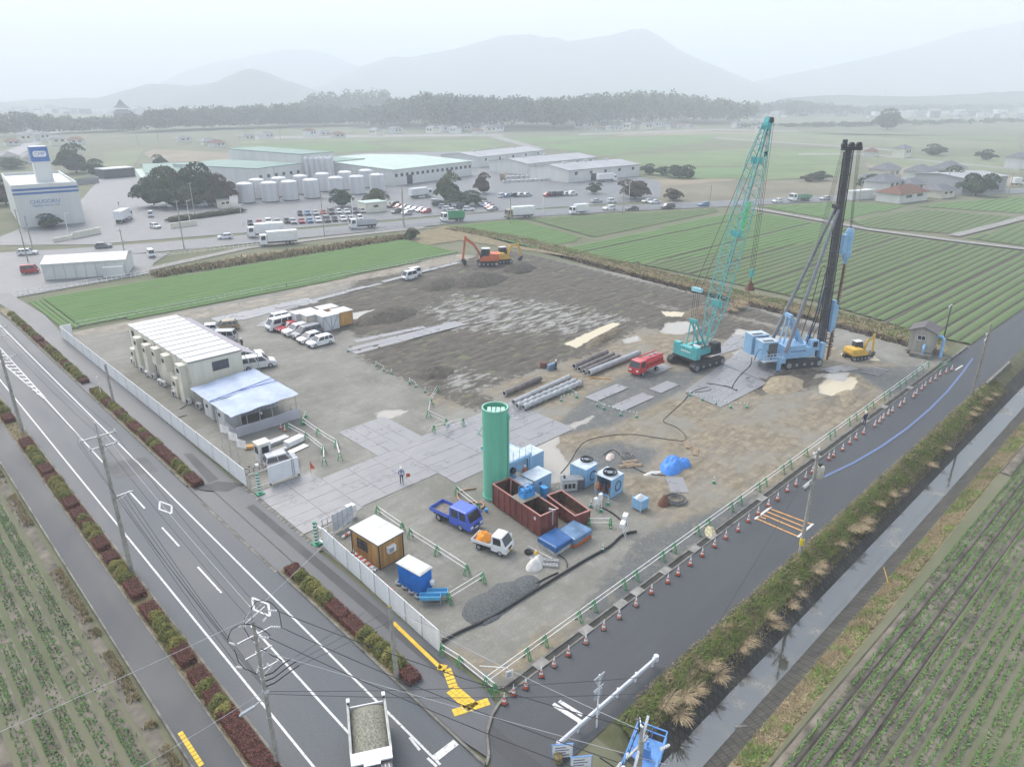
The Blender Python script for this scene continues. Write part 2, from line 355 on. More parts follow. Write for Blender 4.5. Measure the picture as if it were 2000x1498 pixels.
kerb('kerb', [(-11.63, 0.5), (-11.63, 118)]); kerb('kerb', [(-15.42, -2), (-15.42, 112)], 0.12, 0.2)
kerb('kerb', [(-1.75, 5.2), (-1.75, 21.8)], 0.1, 0.17); kerb('kerb', [(-1.75, 40.8), (-1.75, 73.4)], 0.1, 0.17); kerb('kerb', [(-1.75, 79), (-1.75, 128)], 0.1, 0.17)
kerb('kerb', [(-13.2, 1), (-13.2, 112)], 0.1, 0.17)
mb = MB()
for y in np.arange(22.3, 37, 0.6):
    mb.box(0.72, y, 0.02, 0.34, 0.54, 0.105)
    mb.box(-3.32, y, -0.02, 0.3, 0.56, 0.045)
mb.build('drain_cover_blocks', m_concd, kind='structure')
for p in ([(300 + 605, 990)], ): pass
sheet('asphalt_patch', [(-0.75, 3.2), (0.05, 3.2), (0.0, 33), (-0.75, 33)], WZ + 0.004, m_patch)
sheet('asphalt_patch', GP([(358, 888), (375, 887), (428, 938), (408, 945)]), WZ + 0.004, m_patch)
sheet('asphalt_patch', GP([(380, 955), (425, 942), (478, 946), (445, 962), (400, 960)]), WZ + 0.005, m_patch)
sheet('asphalt_patch', GP([(905, 1405), (940, 1398), (1062, 1498), (1005, 1498)]), 0.008, m_patch)
sheet('asphalt_patch', GP([(200, 905), (285, 892), (310, 920), (225, 935)]), 0.004, m_side)
def stripe(a, b, w, m=None, z=0.008):
    d = math.dist(a, b); nx_, ny_ = -(b[1] - a[1]) / d * w / 2, (b[0] - a[0]) / d * w / 2
    return sheet('road_marking', [(a[0] + nx_, a[1] + ny_), (a[0] - nx_, a[1] - ny_), (b[0] - nx_, b[1] - ny_), (b[0] + nx_, b[1] + ny_)], z, m or m_line)
stripe((-5.0, -1.3), (-5.0, 150), 0.15); stripe((-10.35, 2.0), (-10.35, 150), 0.15)
for y0, y1 in ((3.2, 17.5), (22.6, 27.2), (31.2, 35.2), (39.6, 44.0), (52.0, 76)): stripe((-7.62, y0), (-7.62, y1), 0.15)
for cy, s in ((38.4, 1.0), (18.9, 1.0)):
    P = [(-5.62, cy - 0.1), (-6.15, cy - 1.45 * s), (-6.68, cy + 0.1), (-6.15, cy + 1.5 * s)]
    for i in range(4): stripe(P[i], P[(i + 1) % 4], 0.16)
for y in np.arange(77.5, 103, 1.9):
    w_ = 0.2 + 1.2 * (y - 76) / 26
    stripe((-7.62 - w_, y + 0.9), (-7.62 + 0.02, y), 0.42)
stripe((-7.7, 76), (-9.2, 104), 0.14); stripe((-7.55, 76), (-7.5, 104), 0.14)
stripe((-5.05, -0.75), (-3.35, -0.75), 0.5)
stripe(G(1080, 1375), G(1135, 1410), 0.32); stripe(G(1092, 1369), G(1137, 1397), 0.26)
for q in ((800, 1440, 820, 1465), (835, 1480, 853, 1497)): stripe(G(q[0], q[1]), G(q[2], q[3]), 0.16)
for a, b_ in (((1478, 1013), (1561, 1049)), ((1490, 1005), (1571, 1039)), ((1497, 999), (1576, 1031)), ((1505, 994), (1585, 1024))): stripe(G(*a), G(*b_), 0.2, m_orange)
stripe(G(1485, 1009), G(1496, 1013), 0.2, m_orange); stripe(G(1474, 1014), G(1506, 990), 0.2); stripe(G(1558, 1049), G(1588, 1023), 0.2); stripe(G(1866, 723), G(1880, 714), 0.2)
bl = [G(x, y) for x, y in ((1608, 932), (1665, 905), (1720, 873), (1770, 838), (1815, 800), (1850, 765), (1880, 728), (1900, 700))]
for a, b_ in zip(bl[:-1], bl[1:]): stripe(a, b_, 0.28, m_blueline, 0.007)
def tactile(pts, wd=0.6, z=WZ + 0.006):
    mb = MB(); n2 = max(1, round(wd / 0.3))
    for a, b_ in zip(pts[:-1], pts[1:]):
        L_ = math.dist(a, b_); n = int(L_ / 0.3); ang = math.atan2(b_[1] - a[1], b_[0] - a[0])
        for i in range(n):
            t = (i + 0.5) / n; cx, cy = a[0] + (b_[0] - a[0]) * t, a[1] + (b_[1] - a[1]) * t
            for k in range(n2):
                o = (k - (n2 - 1) / 2) * 0.3
                mb.box(cx - math.sin(ang) * o, cy + math.cos(ang) * o, z, 0.285, 0.285, 0.02, ang)
    return mb.build('tactile_paving', m_yellow, kind='structure')
tactile([G(768, 1218), G(862, 1308)], 0.3); tactile([G(855, 1305), G(872, 1308), G(886, 1345)], 0.6)
tactile([G(882, 1348), G(925, 1385)], 0.9); tactile([G(885, 1395), G(955, 1372)], 0.6); tactile([G(352, 1432), G(395, 1498)], 0.3)
mb = MB()
for x0 in np.arange(1.5, 89, 2.0):
    mb.b2(x0, x0 + 1.98, -0.28, -0.14, -0.5, 0.05); mb.b2(x0, x0 + 1.98, 0.28, 0.42, -0.5, 0.10)
mb.build('gutter_walls', m_concd, kind='structure')
sheet('gutter_bed', [(1.5, -0.14), (89, -0.14), (89, 0.28), (1.5, 0.28)], 0.006, mat('dark_gutter', (0.035, 0.035, 0.03), 0.7, 0.3, 1.0))  # bed of the open channel, dark base tone with noise
mb = MB()
for x in (4.3, 9.0, 13.1, 15.2, 19.0, 23.3, 26.0, 35.0, 47, 60, 66, 75): mb.b2(x, x + 1.1, -0.28, 0.42, 0.05, 0.11)
mb.build('gutter_lids', m_conc, kind='structure')
x0, x1, y0, y1, st = 1.0, 100.0, 0.45, 104.0, 0.45
xs = np.arange(x0, x1, st); ys = np.arange(y0, y1, st); XX, YY = np.meshgrid(xs, ys)
def inside(poly, soft=1.2):
    """soft inside mask (1 in, 0 out) from signed distance to polygon"""
    P = np.array(poly); ins = np.zeros(XX.shape, bool); dist = np.full(XX.shape, 1e9); n = len(P)
    for i in range(n):
        (ax, ay), (bx, by) = P[i], P[(i + 1) % n]
        c = ((ay > YY) != (by > YY)) & (XX < (bx - ax) * (YY - ay) / (by - ay + 1e-12) + ax); ins ^= c
        dx, dy = bx - ax, by - ay; t = np.clip(((XX - ax) * dx + (YY - ay) * dy) / (dx * dx + dy * dy + 1e-12), 0, 1)
        dist = np.minimum(dist, np.hypot(XX - ax - t * dx, YY - ay - t * dy))
    sd_ = np.where(ins, dist, -dist); return np.clip(0.5 + sd_ / (2 * soft), 0, 1)
def U(*polys, soft=1.2):
    r = np.zeros(XX.shape)
    for p in polys: r = np.maximum(r, inside(GP(p), soft))
    return r
mud = U([(700, 545), (905, 512), (990, 500), (1060, 540), (1200, 575), (1335, 610), (1250, 640), (1160, 690), (1040, 725), (935, 765), (975, 790), (930, 800), (840, 765), (735, 718), (680, 680), (900, 630), (700, 660), (640, 610)],
        [(1250, 640), (1330, 600), (1430, 620), (1560, 655), (1440, 668), (1330, 650)], [(1440, 740), (1500, 720), (1650, 725), (1600, 760), (1480, 770)], [(895, 512), (960, 478), (1090, 510), (1250, 550), (1420, 590), (1600, 640), (1610, 655), (1420, 615), (1335, 605), (1200, 580), (1050, 545)], [(560, 600), (640, 580), (700, 560), (760, 600), (690, 640), (640, 660), (650, 640)], soft=2.0)
tan = U([(830, 770), (935, 762), (1130, 690), (1240, 640), (1345, 600), (1500, 630), (1650, 690), (1815, 730), (1700, 830), (1520, 950), (1380, 1030), (1290, 1030), (1200, 960), (1060, 870), (1000, 840), (1130, 800), (960, 800), (880, 800)], soft=3.0)
tan = np.maximum(tan, 0.95 * U([(935, 1300), (990, 1290), (1060, 1230), (1150, 1185), (1160, 1210), (1090, 1270), (980, 1330)], [(880, 1260), (960, 1290), (940, 1310), (880, 1275)], soft=1.0))
tan = np.maximum(tan, 0.55 * U([(350, 880), (430, 860), (440, 890), (390, 900)], [(590, 890), (620, 885), (610, 905), (585, 905)], soft=1.5))
dark = U([(1080, 838), (1150, 770), (1240, 725), (1330, 725), (1420, 700), (1330, 765), (1200, 830), (1100, 850)], [(1120, 880), (1200, 862), (1290, 880), (1250, 925), (1140, 915)], [(1250, 1050), (1420, 985), (1480, 960), (1440, 1030), (1330, 1080), (1230, 1180), (1160, 1230), (1130, 1200), (1180, 1130)],
         [(1640, 720), (1800, 715), (1815, 735), (1740, 775), (1700, 745)], [(1060, 865), (1150, 800), (1180, 810), (1010, 885)], [(1520, 960), (1660, 870), (1690, 850), (1600, 935), (1500, 985)], soft=1.5)
milk = U([(1000, 905), (1010, 890), (1060, 850), (1160, 812), (1155, 820), (1095, 850), (1085, 872), (1110, 905), (1130, 930), (1080, 945), (1030, 925)], [(735, 805), (770, 800), (800, 803), (770, 815), (740, 822)], [(1300, 632), (1340, 628), (1370, 640), (1330, 655), (1290, 650)],
         [(1600, 730), (1660, 728), (1650, 745), (1590, 740)], [(640, 618), (740, 604), (760, 615), (690, 625)], [(1215, 665), (1245, 655), (1250, 665), (1220, 672)], [(1440, 642), (1580, 668), (1560, 680), (1430, 655)], [(1430, 690), (1480, 670), (1480, 690), (1440, 700)], soft=0.7)
sand = U([(1100, 672), (1195, 630), (1213, 633), (1190, 645), (1125, 680)], [(1598, 755), (1625, 737), (1668, 738), (1675, 748), (1660, 768), (1620, 778), (1600, 772)], [(1290, 608), (1380, 612), (1370, 622), (1300, 618)], [(1640, 690), (1700, 690), (1720, 705), (1660, 705)], soft=0.5)
streak = U([(830, 610), (900, 575), (1060, 590), (1150, 605), (1230, 625), (1120, 650), (980, 650), (880, 640)], [(860, 720), (960, 735), (920, 765), (860, 750)], soft=4)
nz = fbm(XX * 0.9, YY * 0.9, 4); nz2 = fbm(XX * 0.35 + YY * 0.12, YY * 2.2, 4)
Z = 0.02 + 0.03 * nz + mud * (0.42 * (nz2 - 0.45) + 0.3 * (nz - 0.5)) + 0.08 * tan * (nz - 0.5)
Z += np.clip(U([(1590, 790), (1640, 790), (1690, 750), (1680, 735), (1600, 735), (1590, 755)], soft=0.8) - sand, 0, 1) * 0.55
edge = np.minimum(np.minimum(XX - x0, x1 - XX), np.minimum(YY - y0, y1 - YY)); Z = np.where(edge < 1.5, 0.02 * 1, Z)
Z = np.where(milk > 0.45, 0.015, Z); Z = np.where(sand > 0.5, 0.03, Z)
keep = (XX[:-1, :-1] < np.array([[ditch_x(y) - 1.0 for y in ys[:-1]]]).T)
ny_, nx_ = XX.shape; idx = np.arange(ny_ * nx_).reshape(ny_, nx_)
F = np.stack([idx[:-1, :-1], idx[:-1, 1:], idx[1:, 1:], idx[1:, :-1]], -1)[keep]
def site_mat():
    m, t, b = nodemat('site_ground'); N, L = t.nodes, t.links
    geo = N.new('ShaderNodeNewGeometry')
    def noise(sc, det=5, ro=0.6, scl=None):
        n = N.new('ShaderNodeTexNoise'); n.inputs['Scale'].default_value = sc; n.inputs['Detail'].default_value = det; n.inputs['Roughness'].default_value = ro
        if scl:
            mp = N.new('ShaderNodeMapping'); mp.inputs['Scale'].default_value = scl; mp.inputs['Rotation'].default_value = (0, 0, R(12)); L.new(geo.outputs['Position'], mp.inputs[0]); L.new(mp.outputs[0], n.inputs['Vector'])
        else: L.new(geo.outputs['Position'], n.inputs['Vector'])
        return n.outputs['Fac']
    def rng_(v, a, b_, c=0, d=1):
        r = N.new('ShaderNodeMapRange'); r.inputs['From Min'].default_value = a; r.inputs['From Max'].default_value = b_; r.inputs['To Min'].default_value = c; r.inputs['To Max'].default_value = d; L.new(v, r.inputs['Value']); return r.outputs[0]
    def mixc(f, a, b_):
        x = N.new('ShaderNodeMix'); x.data_type = 'RGBA'; L.new(f, x.inputs['Factor'])
        for k, v in (('A', a), ('B', b_)):
            if isinstance(v, tuple): x.inputs[k].default_value = (*v, 1)
            else: L.new(v, x.inputs[k])
        return x.outputs['Result']
    big = noise(0.16, 6, 0.62); mid = noise(0.9, 6, 0.68); fine = noise(7, 4, 0.7); stx = noise(0.5, 6, 0.62, (0.55, 2.6, 1))
    def attr(name):
        a = N.new('ShaderNodeAttribute'); a.attribute_name = name; s = N.new('ShaderNodeSeparateColor'); L.new(a.outputs['Color'], s.inputs[0]); return s.outputs
    A = attr('soil_a'); B = attr('soil_b')
    def edge_(w_, amt=0.9):
        add = N.new('ShaderNodeMath'); add.operation = 'MULTIPLY_ADD'; L.new(rng_(mid, 0.25, 0.75, -0.5, 0.5), add.inputs[0]); add.inputs[1].default_value = amt; L.new(w_, add.inputs[2]); return rng_(add.outputs[0], 0.38, 0.62)
    gravel = mixc(rng_(big, 0.35, 0.65), (0.17, 0.165, 0.138), (0.3, 0.292, 0.258))
    gravel = mixc(rng_(fine, 0.35, 0.7, 0, .7), gravel, (0.15, 0.148, 0.13)); gravel = mixc(rng_(stx, 0.45, 0.66, 0, .5), gravel, (0.17, 0.158, 0.125)); gravel = mixc(rng_(mid, 0.56, 0.72, 0, .6), gravel, (0.33, 0.32, 0.285))
    mudc = mixc(rng_(stx, 0.34, 0.62), (0.05, 0.043, 0.034), (0.135, 0.12, 0.094))
    mudc = mixc(rng_(mid, 0.4, 0.62, 0, 0.7), mudc, (0.062, 0.056, 0.045))
    strk = mixc(rng_(stx, 0.47, 0.56), mudc, (0.3, 0.295, 0.275))
    tanc = mixc(rng_(mid, 0.32, 0.68), (0.135, 0.11, 0.075), (0.34, 0.29, 0.2)); tanc = mixc(rng_(stx, .48, .6, 0, .6), tanc, (0.13, 0.11, 0.08)); tanc = mixc(rng_(fine, .4, .7, 0, .4), tanc, (.16, .14, .105))
    tanc = mixc(rng_(big, 0.45, 0.62, 0, 0.75), tanc, (0.22, 0.21, 0.18))
    darkc = mixc(rng_(fine, 0.3, 0.7), (0.075, 0.081, 0.08), (0.15, 0.156, 0.152)); darkc = mixc(rng_(mid, .5, .64, 0, .7), darkc, (0.2, 0.18, 0.14))
    c = mixc(edge_(A[1]), gravel, tanc); c = mixc(edge_(A[0]), c, mudc); c = mixc(edge_(B[2], 1.2), c, strk)
    c = mixc(edge_(A[2]), c, darkc)
    pw = edge_(B[0], 0.55); sw = edge_(B[1], 0.35)
    c = mixc(sw, c, (0.56, 0.5, 0.37)); c = mixc(pw, c, (0.36, 0.335, 0.29))
    L.new(c, b.inputs['Base Color'])
    L.new(rng_(pw, 0, 1, 0.9, 0.12), b.inputs['Roughness']); b.inputs['Specular IOR Level'].default_value = 0.4
    bp = N.new('ShaderNodeBump'); bp.inputs['Distance'].default_value = 0.06; L.new(rng_(pw, 0, 1, 0.7, 0.0), bp.inputs['Strength'])
    ad = N.new('ShaderNodeMath'); ad.operation = 'ADD'; L.new(mid, ad.inputs[0]); L.new(fine, ad.inputs[1]); L.new(ad.outputs[0], bp.inputs['Height']); L.new(bp.outputs[0], b.inputs['Normal']); return m
Vv = np.stack([XX, YY, Z], -1).reshape(-1, 3)
me = npmesh('site_ground', Vv, F, site_mat(), smooth=True)
for nm, ch in (('soil_a', (mud, tan, dark)), ('soil_b', (milk, sand, streak))):
    ca = me.color_attributes.new(nm, 'FLOAT_COLOR', 'POINT'); arr = np.ones((len(me.vertices), 4), np.float32)
    for k in range(3): arr[:, k] = ch[k].ravel()[:len(arr)]
    ca.data.foreach_set('color', arr.ravel())
put('site_ground', me, kind='structure')
SITE_Z = (xs, ys, Z)
def sz(x, y):
    i = min(max(int((y - y0) / st), 0), Z.shape[0] - 1); j = min(max(int((x - x0) / st), 0), Z.shape[1] - 1); return float(Z[i, j])
def crop_mat(name, green, soil, cover=0.5, sc=0.5):
    m, t, b = nodemat(name); N, L = t.nodes, t.links
    geo = N.new('ShaderNodeNewGeometry')
    n = N.new('ShaderNodeTexNoise'); n.inputs['Scale'].default_value = sc; n.inputs['Detail'].default_value = 7; n.inputs['Roughness'].default_value = 0.7; L.new(geo.outputs['Position'], n.inputs['Vector'])
    n3 = N.new('ShaderNodeTexNoise'); n3.inputs['Scale'].default_value = 0.06; n3.inputs['Detail'].default_value = 3; L.new(geo.outputs['Position'], n3.inputs['Vector'])
    ad = N.new('ShaderNodeMath'); ad.operation = 'MULTIPLY_ADD'; ad.inputs[1].default_value = 0.6; L.new(n3.outputs['Fac'], ad.inputs[0]); L.new(n.outputs['Fac'], ad.inputs[2])
    r = N.new('ShaderNodeMapRange'); r.inputs['From Min'].default_value = 0.8 - cover * 0.45; r.inputs['From Max'].default_value = 0.95 - cover * 0.35; L.new(ad.outputs[0], r.inputs['Value'])
    mx = N.new('ShaderNodeMix'); mx.data_type = 'RGBA'; mx.inputs['A'].default_value = (*soil, 1); mx.inputs['B'].default_value = (*green, 1); L.new(r.outputs[0], mx.inputs['Factor'])
    L.new(mx.outputs['Result'], b.inputs['Base Color']); b.inputs['Roughness'].default_value = 0.9; b.inputs['Specular IOR Level'].default_value = 0.2; return m
m_crop = crop_mat('winter_wheat', (0.105, 0.185, 0.06), (0.15, 0.15, 0.09), 0.85)
m_crop2 = crop_mat('thin_winter_wheat', (0.105, 0.155, 0.062), (0.15, 0.145, 0.095), 0.6)
m_soil = mat('furrow_soil', (0.072, 0.064, 0.048), 0.95, 0.25, 0.7)
m_soil2 = mat('pale_furrow_soil', (0.17, 0.15, 0.118), 0.95, 0.3, 0.6)
def clip_rows(poly, th, off):
    """interval(s) of the line at offset `off` (normal to direction th) inside poly"""
    c, s = math.cos(th), math.sin(th); ts = []; n = len(poly)
    for i in range(n):
        (ax, ay), (bx, by) = poly[i], poly[(i + 1) % n]
        oa, ob = -ax * s + ay * c - off, -bx * s + by * c - off
        if (oa > 0) != (ob > 0):
            k = oa / (oa - ob); x, y = ax + (bx - ax) * k, ay + (by - ay) * k; ts.append(x * c + y * s)
    ts.sort(); return [(ts[i], ts[i + 1]) for i in range(0, len(ts) - 1, 2)]
def field(name, poly, th, pitch, bed, z, mats, h=0.12, every=(), skip=0):
    """raised beds; every=(n,k): every n-th furrow is k times as wide"""
    c, s = math.cos(th), math.sin(th); offs = [-x * s + y * c for x, y in poly]; V = []; F = []; MI = []
    o = min(offs) + pitch * 0.5; k = 0
    while o < max(offs):
        fw = pitch - bed
        if every and k % every[0] == every[0] - 1: fw *= every[1]
        prof = [(-bed / 2 - fw / 2, 0), (-bed / 2, h * 0.25), (-bed / 2 + 0.12 * bed, h), (bed / 2 - 0.12 * bed, h), (bed / 2, h * 0.25), (bed / 2 + fw / 2, 0)]
        for a, b_ in clip_rows(poly, th, o):
            n = max(2, int((b_ - a) / 6)); base = len(V)
            for i in range(n + 1):
                t = a + (b_ - a) * i / n; jit = 0.05 * math.sin(t * 0.9 + k * 2.1)
                for (d, hz) in prof: V.append((t * c - (o + d + jit) * s, t * s + (o + d + jit) * c, z + hz * (1 + 0.2 * math.sin(t * 1.7 + k))))
            for i in range(n):
                for j in range(5):
                    F.append((base + i * 6 + j, base + (i + 1) * 6 + j, base + (i + 1) * 6 + j + 1, base + i * 6 + j + 1)[::-1]); MI.append(1 if j in (0, 4) else 0)
        o += bed + fw; k += 1
    V = np.array(V); F = np.array(F); me = npmesh(name, V, F[:, ::-1], mats, np.array(MI)); return put(name, me, kind='structure')
XD = 0.0
F1 = [(4.5, 105.8), (4.5, 130.4), (89, 131.2), (88.6, 108.3), (45, 104.8)]
field('wheat_field', F1, XD, 1.65, 1.32, 0.02, [m_crop, m_soil], 0.16)
field('wheat_field', [(2.0, 106), (2.0, 130), (4.4, 130), (4.4, 106)], R(90), 0.8, 0.62, 0.02, [m_crop, m_soil], 0.12)
F2 = [(101.5, 5), (108, 26), (110, 47), (110.5, 71), (106.5, 92.5), (131, 92), (198, 96), (207, 92), (203, 72), (194.5, 50), (190.5, 30), (190, 10), (189, -0.5), (97, -0.3)]
F2a = GP([(1240, 515), (1080, 492), (1410, 420), (1480, 416), (1640, 445), (1640, 470)])
F2 = GP([(1640, 470), (1640, 445), (1700, 457), (2000, 492)]) + [(215, -0.3), (101, -0.4)] + GP([(1830, 660), (1600, 591), (1420, 552), (1240, 515)])
field('wheat_field', F2, R(-1.2), 1.95, 1.45, 0.03, [m_crop2, m_soil], 0.16, (7, 2.2))
field('wheat_field', F2a, R(-1.2), 1.95, 1.5, 0.03, [m_crop, m_soil], 0.14, (9, 3.0))
field('wheat_field', GP([(872, 443), (1010, 430), (1140, 466), (1050, 487)]), R(0.5), 1.9, 1.5, 0.03, [m_crop, m_soil])
field('wheat_field', GP([(1030, 428), (1395, 408), (1400, 414), (1160, 464)]), R(0.5), 1.9, 1.5, 0.03, [m_crop2, m_soil])
field('wheat_field', GP([(1485, 404), (1640, 396), (1770, 402), (1700, 418), (1640, 432)]), R(0), 2.2, 1.8, 0.03, [m_crop, m_soil], 0.1)
field('wheat_field', GP([(1690, 445), (1660, 432), (1790, 410), (1990, 425), (1870, 458), (1760, 450)]), R(0), 2.2, 1.7, 0.03, [m_crop2, m_soil], 0.1)
field('wheat_field', GP([(1790, 404), (1850, 396), (2010, 385), (2010, 418)]), R(0), 2.4, 1.9, 0.03, [m_crop, m_soil], 0.1)
field('wheat_field', GP([(1890, 466), (2010, 432), (2010, 482)]), R(0), 2.4, 1.9, 0.03, [m_crop2, m_soil], 0.1)
FR = [(4, -14.9), (110, -14.9), (110, -75), (4, -75)]
field('near_field', FR, R(-1.0), 1.12, .84, -0.25, [m_soil2, m_soil], 0.1)
FL = [(-15.7, 10), (-15.7, 100), (-60, 100), (-60, 10)]
field('near_field', FL, R(90), 1.15, .85, -0.1, [m_soil2, m_soil], 0.1)
m_fg = [mat('far_field_green_%s' % k, c_, 0.95, 0.12, 0.03) for k, c_ in (('a', (0.12, 0.19, 0.07)), ('b', (0.145, 0.195, 0.085)), ('c', (0.165, 0.185, 0.1)))]
m_ft = mat('far_fallow', (0.25, 0.21, 0.145), 0.95, 0.15, 0.04)
m_fb = mat('far_stubble', (0.18, 0.165, 0.115), 0.95, 0.15, 0.04)
far = [(0, [(455, 298), (460, 285), (700, 277), (760, 290), (640, 300)]), (1, [(740, 280), (960, 272), (985, 285), (900, 300), (770, 291)]), (2, [(200, 300), (280, 292), (260, 325), (205, 330)]),
       (0, [(1040, 285), (1170, 272), (1395, 262), (1390, 275), (1180, 305)]), (1, [(1200, 305), (1480, 290), (1600, 300), (1440, 325), (1260, 325)]), (0, [(1260, 328), (1470, 328), (1480, 348), (1330, 350), (1250, 335)]),
       (2, [(1400, 262), (1560, 262), (1990, 280), (1990, 292), (1650, 285), (1400, 275)]), (1, [(1500, 290), (1640, 292), (1650, 320), (1500, 325)]), (0, [(1000, 270), (1180, 265), (1160, 271), (1010, 283)]),
       (1, [(1480, 326), (1650, 322), (1640, 345), (1490, 352)]), (2, [(1680, 300), (1990, 310), (1990, 340), (1700, 322)]), (1, [(1500, 262), (1980, 268), (1990, 276), (1560, 260)]), (2, [(470, 275), (700, 270), (930, 268), (720, 276), (470, 282)])]
for k, p in far: sheet('far_field', GP(p), 0.02, m_fg[k])
for p in ([(1440, 358), (1660, 345), (1650, 395), (1490, 398), (1440, 380)], [(1180, 375), (1440, 352), (1460, 395), (1400, 405), (1250, 395)]): sheet('fallow_field', GP(p), 0.015, m_fb)
for p in ([(280, 300), (300, 292), (480, 300), (470, 312), (310, 318)], [(1260, 350), (1440, 350), (1380, 375), (1300, 372)], [(1240, 258), (1500, 258), (1500, 262), (1200, 266)], [(1690, 318), (1990, 345), (1990, 365), (1880, 360), (1700, 335)]): sheet('fallow_field', GP(p), 0.012, m_ft)
def roadpx(name, pts, w_, m=None, z=0.03):
    P = [Vector(G(*p)) for p in pts]; Lf, Rt = [], []
    for i, p in enumerate(P):
        d = (P[min(i + 1, len(P) - 1)] - P[max(i - 1, 0)]).normalized(); n = Vector((-d.y, d.x)); Lf.append(tuple(p + n * w_ / 2)); Rt.append(tuple(p - n * w_ / 2))
    return sheet(name, Lf + Rt[::-1], z, m or m_far_as)
roadpx('farm_road', [(1470, 408), (1560, 424), (1700, 450), (1850, 470), (2010, 489)], 3.2, m_conc, 0.22)
roadpx('farm_road', [(1862, 462), (1930, 445), (2010, 424)], 3.0, m_conc, 0.22)
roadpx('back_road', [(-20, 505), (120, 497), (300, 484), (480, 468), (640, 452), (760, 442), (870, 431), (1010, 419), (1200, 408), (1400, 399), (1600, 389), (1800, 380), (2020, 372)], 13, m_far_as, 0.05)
roadpx('back_pavement', [(250, 535), (480, 485), (640, 465), (800, 448), (830, 445)], 3.0, m_conc, 0.06)
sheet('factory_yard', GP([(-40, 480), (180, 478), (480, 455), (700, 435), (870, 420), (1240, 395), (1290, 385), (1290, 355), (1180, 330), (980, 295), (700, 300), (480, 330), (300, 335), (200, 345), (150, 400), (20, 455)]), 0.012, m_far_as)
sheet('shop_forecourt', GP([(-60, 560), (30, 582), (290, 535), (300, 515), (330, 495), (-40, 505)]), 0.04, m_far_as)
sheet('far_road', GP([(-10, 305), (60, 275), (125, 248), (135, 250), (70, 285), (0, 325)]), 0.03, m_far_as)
for p in ([(470, 268), (700, 264), (980, 262), (985, 266), (700, 269), (470, 273)], [(1130, 262), (1400, 252), (1560, 256), (1560, 258), (1400, 255), (1130, 265)], [(955, 268), (975, 266), (1060, 290), (1045, 292)], [(1560, 300), (1680, 300), (1990, 330), (1990, 333), (1680, 303), (1560, 303)], [(1390, 270), (1405, 269), (1740, 292), (1740, 295)]): sheet('far_road', GP(p), 0.025, m_conc)
sheet('verge', GP([(300, 535), (480, 498), (640, 478), (785, 460), (792, 466), (600, 490), (480, 512), (300, 542)]), 0.08, m_dry)
sheet('verge', GP([(790, 462), (870, 442), (1010, 480), (1240, 518), (1235, 526), (1100, 500), (900, 470), (830, 480)]), 0.012, m_dry)
sheet('dirt_track', GP([(560, 575), (600, 560), (895, 497), (930, 500), (900, 516), (700, 548), (580, 590), (200, 655), (140, 655), (150, 648)]), -0.005, mat('track_dirt', (0.28, 0.25, 0.2), 0.95, 0.2, 0.4))
def haze():
    m = bpy.data.materials.new('pale_haze'); m.use_nodes = True; t = m.node_tree; t.nodes.clear()
    v = t.nodes.new('ShaderNodeVolumePrincipled'); o = t.nodes.new('ShaderNodeOutputMaterial')
    v.inputs['Color'].default_value = (0.89, 0.945, 1.0, 1); v.inputs['Density'].default_value = 0.00064; v.inputs['Anisotropy'].default_value = 0.0
    t.links.new(v.outputs[0], o.inputs['Volume'])
    ob = MB().b2(-6800, 6800, -6800, 6800, -4.0, 560).build('haze', m, kind='stuff'); m.cycles.homogeneous_volume = True
haze()
# ================================================================ hills on the horizon
m_hill = mat('far_forest_hill', (0.055, 0.075, 0.045), 0.95, 0.3, 0.004)
def ridge(name, sky_px, D, depth, seed=0, zbase=-3):
    """mountain range whose crest passes through the skyline pixels at camera depth D"""
    px = np.arange(sky_px[0][0], sky_px[-1][0] + 1, 9.0); py = np.interp(px, [p[0] for p in sky_px], [p[1] for p in sky_px])
    py = py + 2.5 * (fbm(px * 0.02 + seed, px * 0 + seed, 4) - 0.47) * 2
    crest = np.array([AT(a, b, D) for a, b in zip(px, py)])
    d = np.array([math.sin(YAW), math.cos(YAW)]); V = []; rows = [-1.0, -0.75, -0.5, -0.3, -0.15, -0.05, 0, 0.3, 1.0]; prof = [0, 0.16, 0.4, 0.64, 0.84, 0.96, 1, 0.7, 0]
    for r_, k in zip(rows, prof):
        for i, c_ in enumerate(crest):
            g = float(fbm(i * 0.12 + seed, r_ * 3 + seed, 3)) - 0.47
            kk = k + (0.25 * g if 0 < k < 1 else 0)
            V.append((c_[0] + d[0] * r_ * depth, c_[1] + d[1] * r_ * depth, zbase + (c_[2] - zbase) * max(0, min(kk, 1.0))))
    n = len(px); F = [(j * n + i, j * n + i + 1, (j + 1) * n + i + 1, (j + 1) * n + i) for j in range(len(rows) - 1) for i in range(n - 1)]
    put(name, npmesh(name, np.array(V), np.array(F), m_hill, smooth=True), kind='structure')
ridge('hill', [(60, 196), (210, 190), (240, 178), (290, 165), (320, 166), (370, 169), (430, 158), (470, 138), (490, 134), (510, 138), (560, 158), (620, 178), (700, 190), (800, 196)], 2500, 500, 3)
ridge('mountain', [(560, 185), (640, 165), (680, 140), (760, 111), (800, 113), (860, 103), (920, 88), (980, 72), (1040, 67), (1058, 74), (1076, 73), (1110, 81), (1150, 76), (1200, 67), (1230, 59), (1265, 58), (1290, 72), (1330, 100), (1370, 118), (1420, 140), (1480, 165), (1560, 188)], 3600, 900, 11)
ridge('far_mountain', [(280, 185), (360, 140), (420, 125), (500, 108), (560, 99), (600, 96), (640, 106), (700, 130), (780, 150)], 4600, 900, 21)
ridge('mountain', [(1420, 175), (1480, 158), (1600, 135), (1720, 108), (1800, 88), (1870, 66), (1930, 55), (2000, 42), (2150, 10)], 3900, 900, 31)
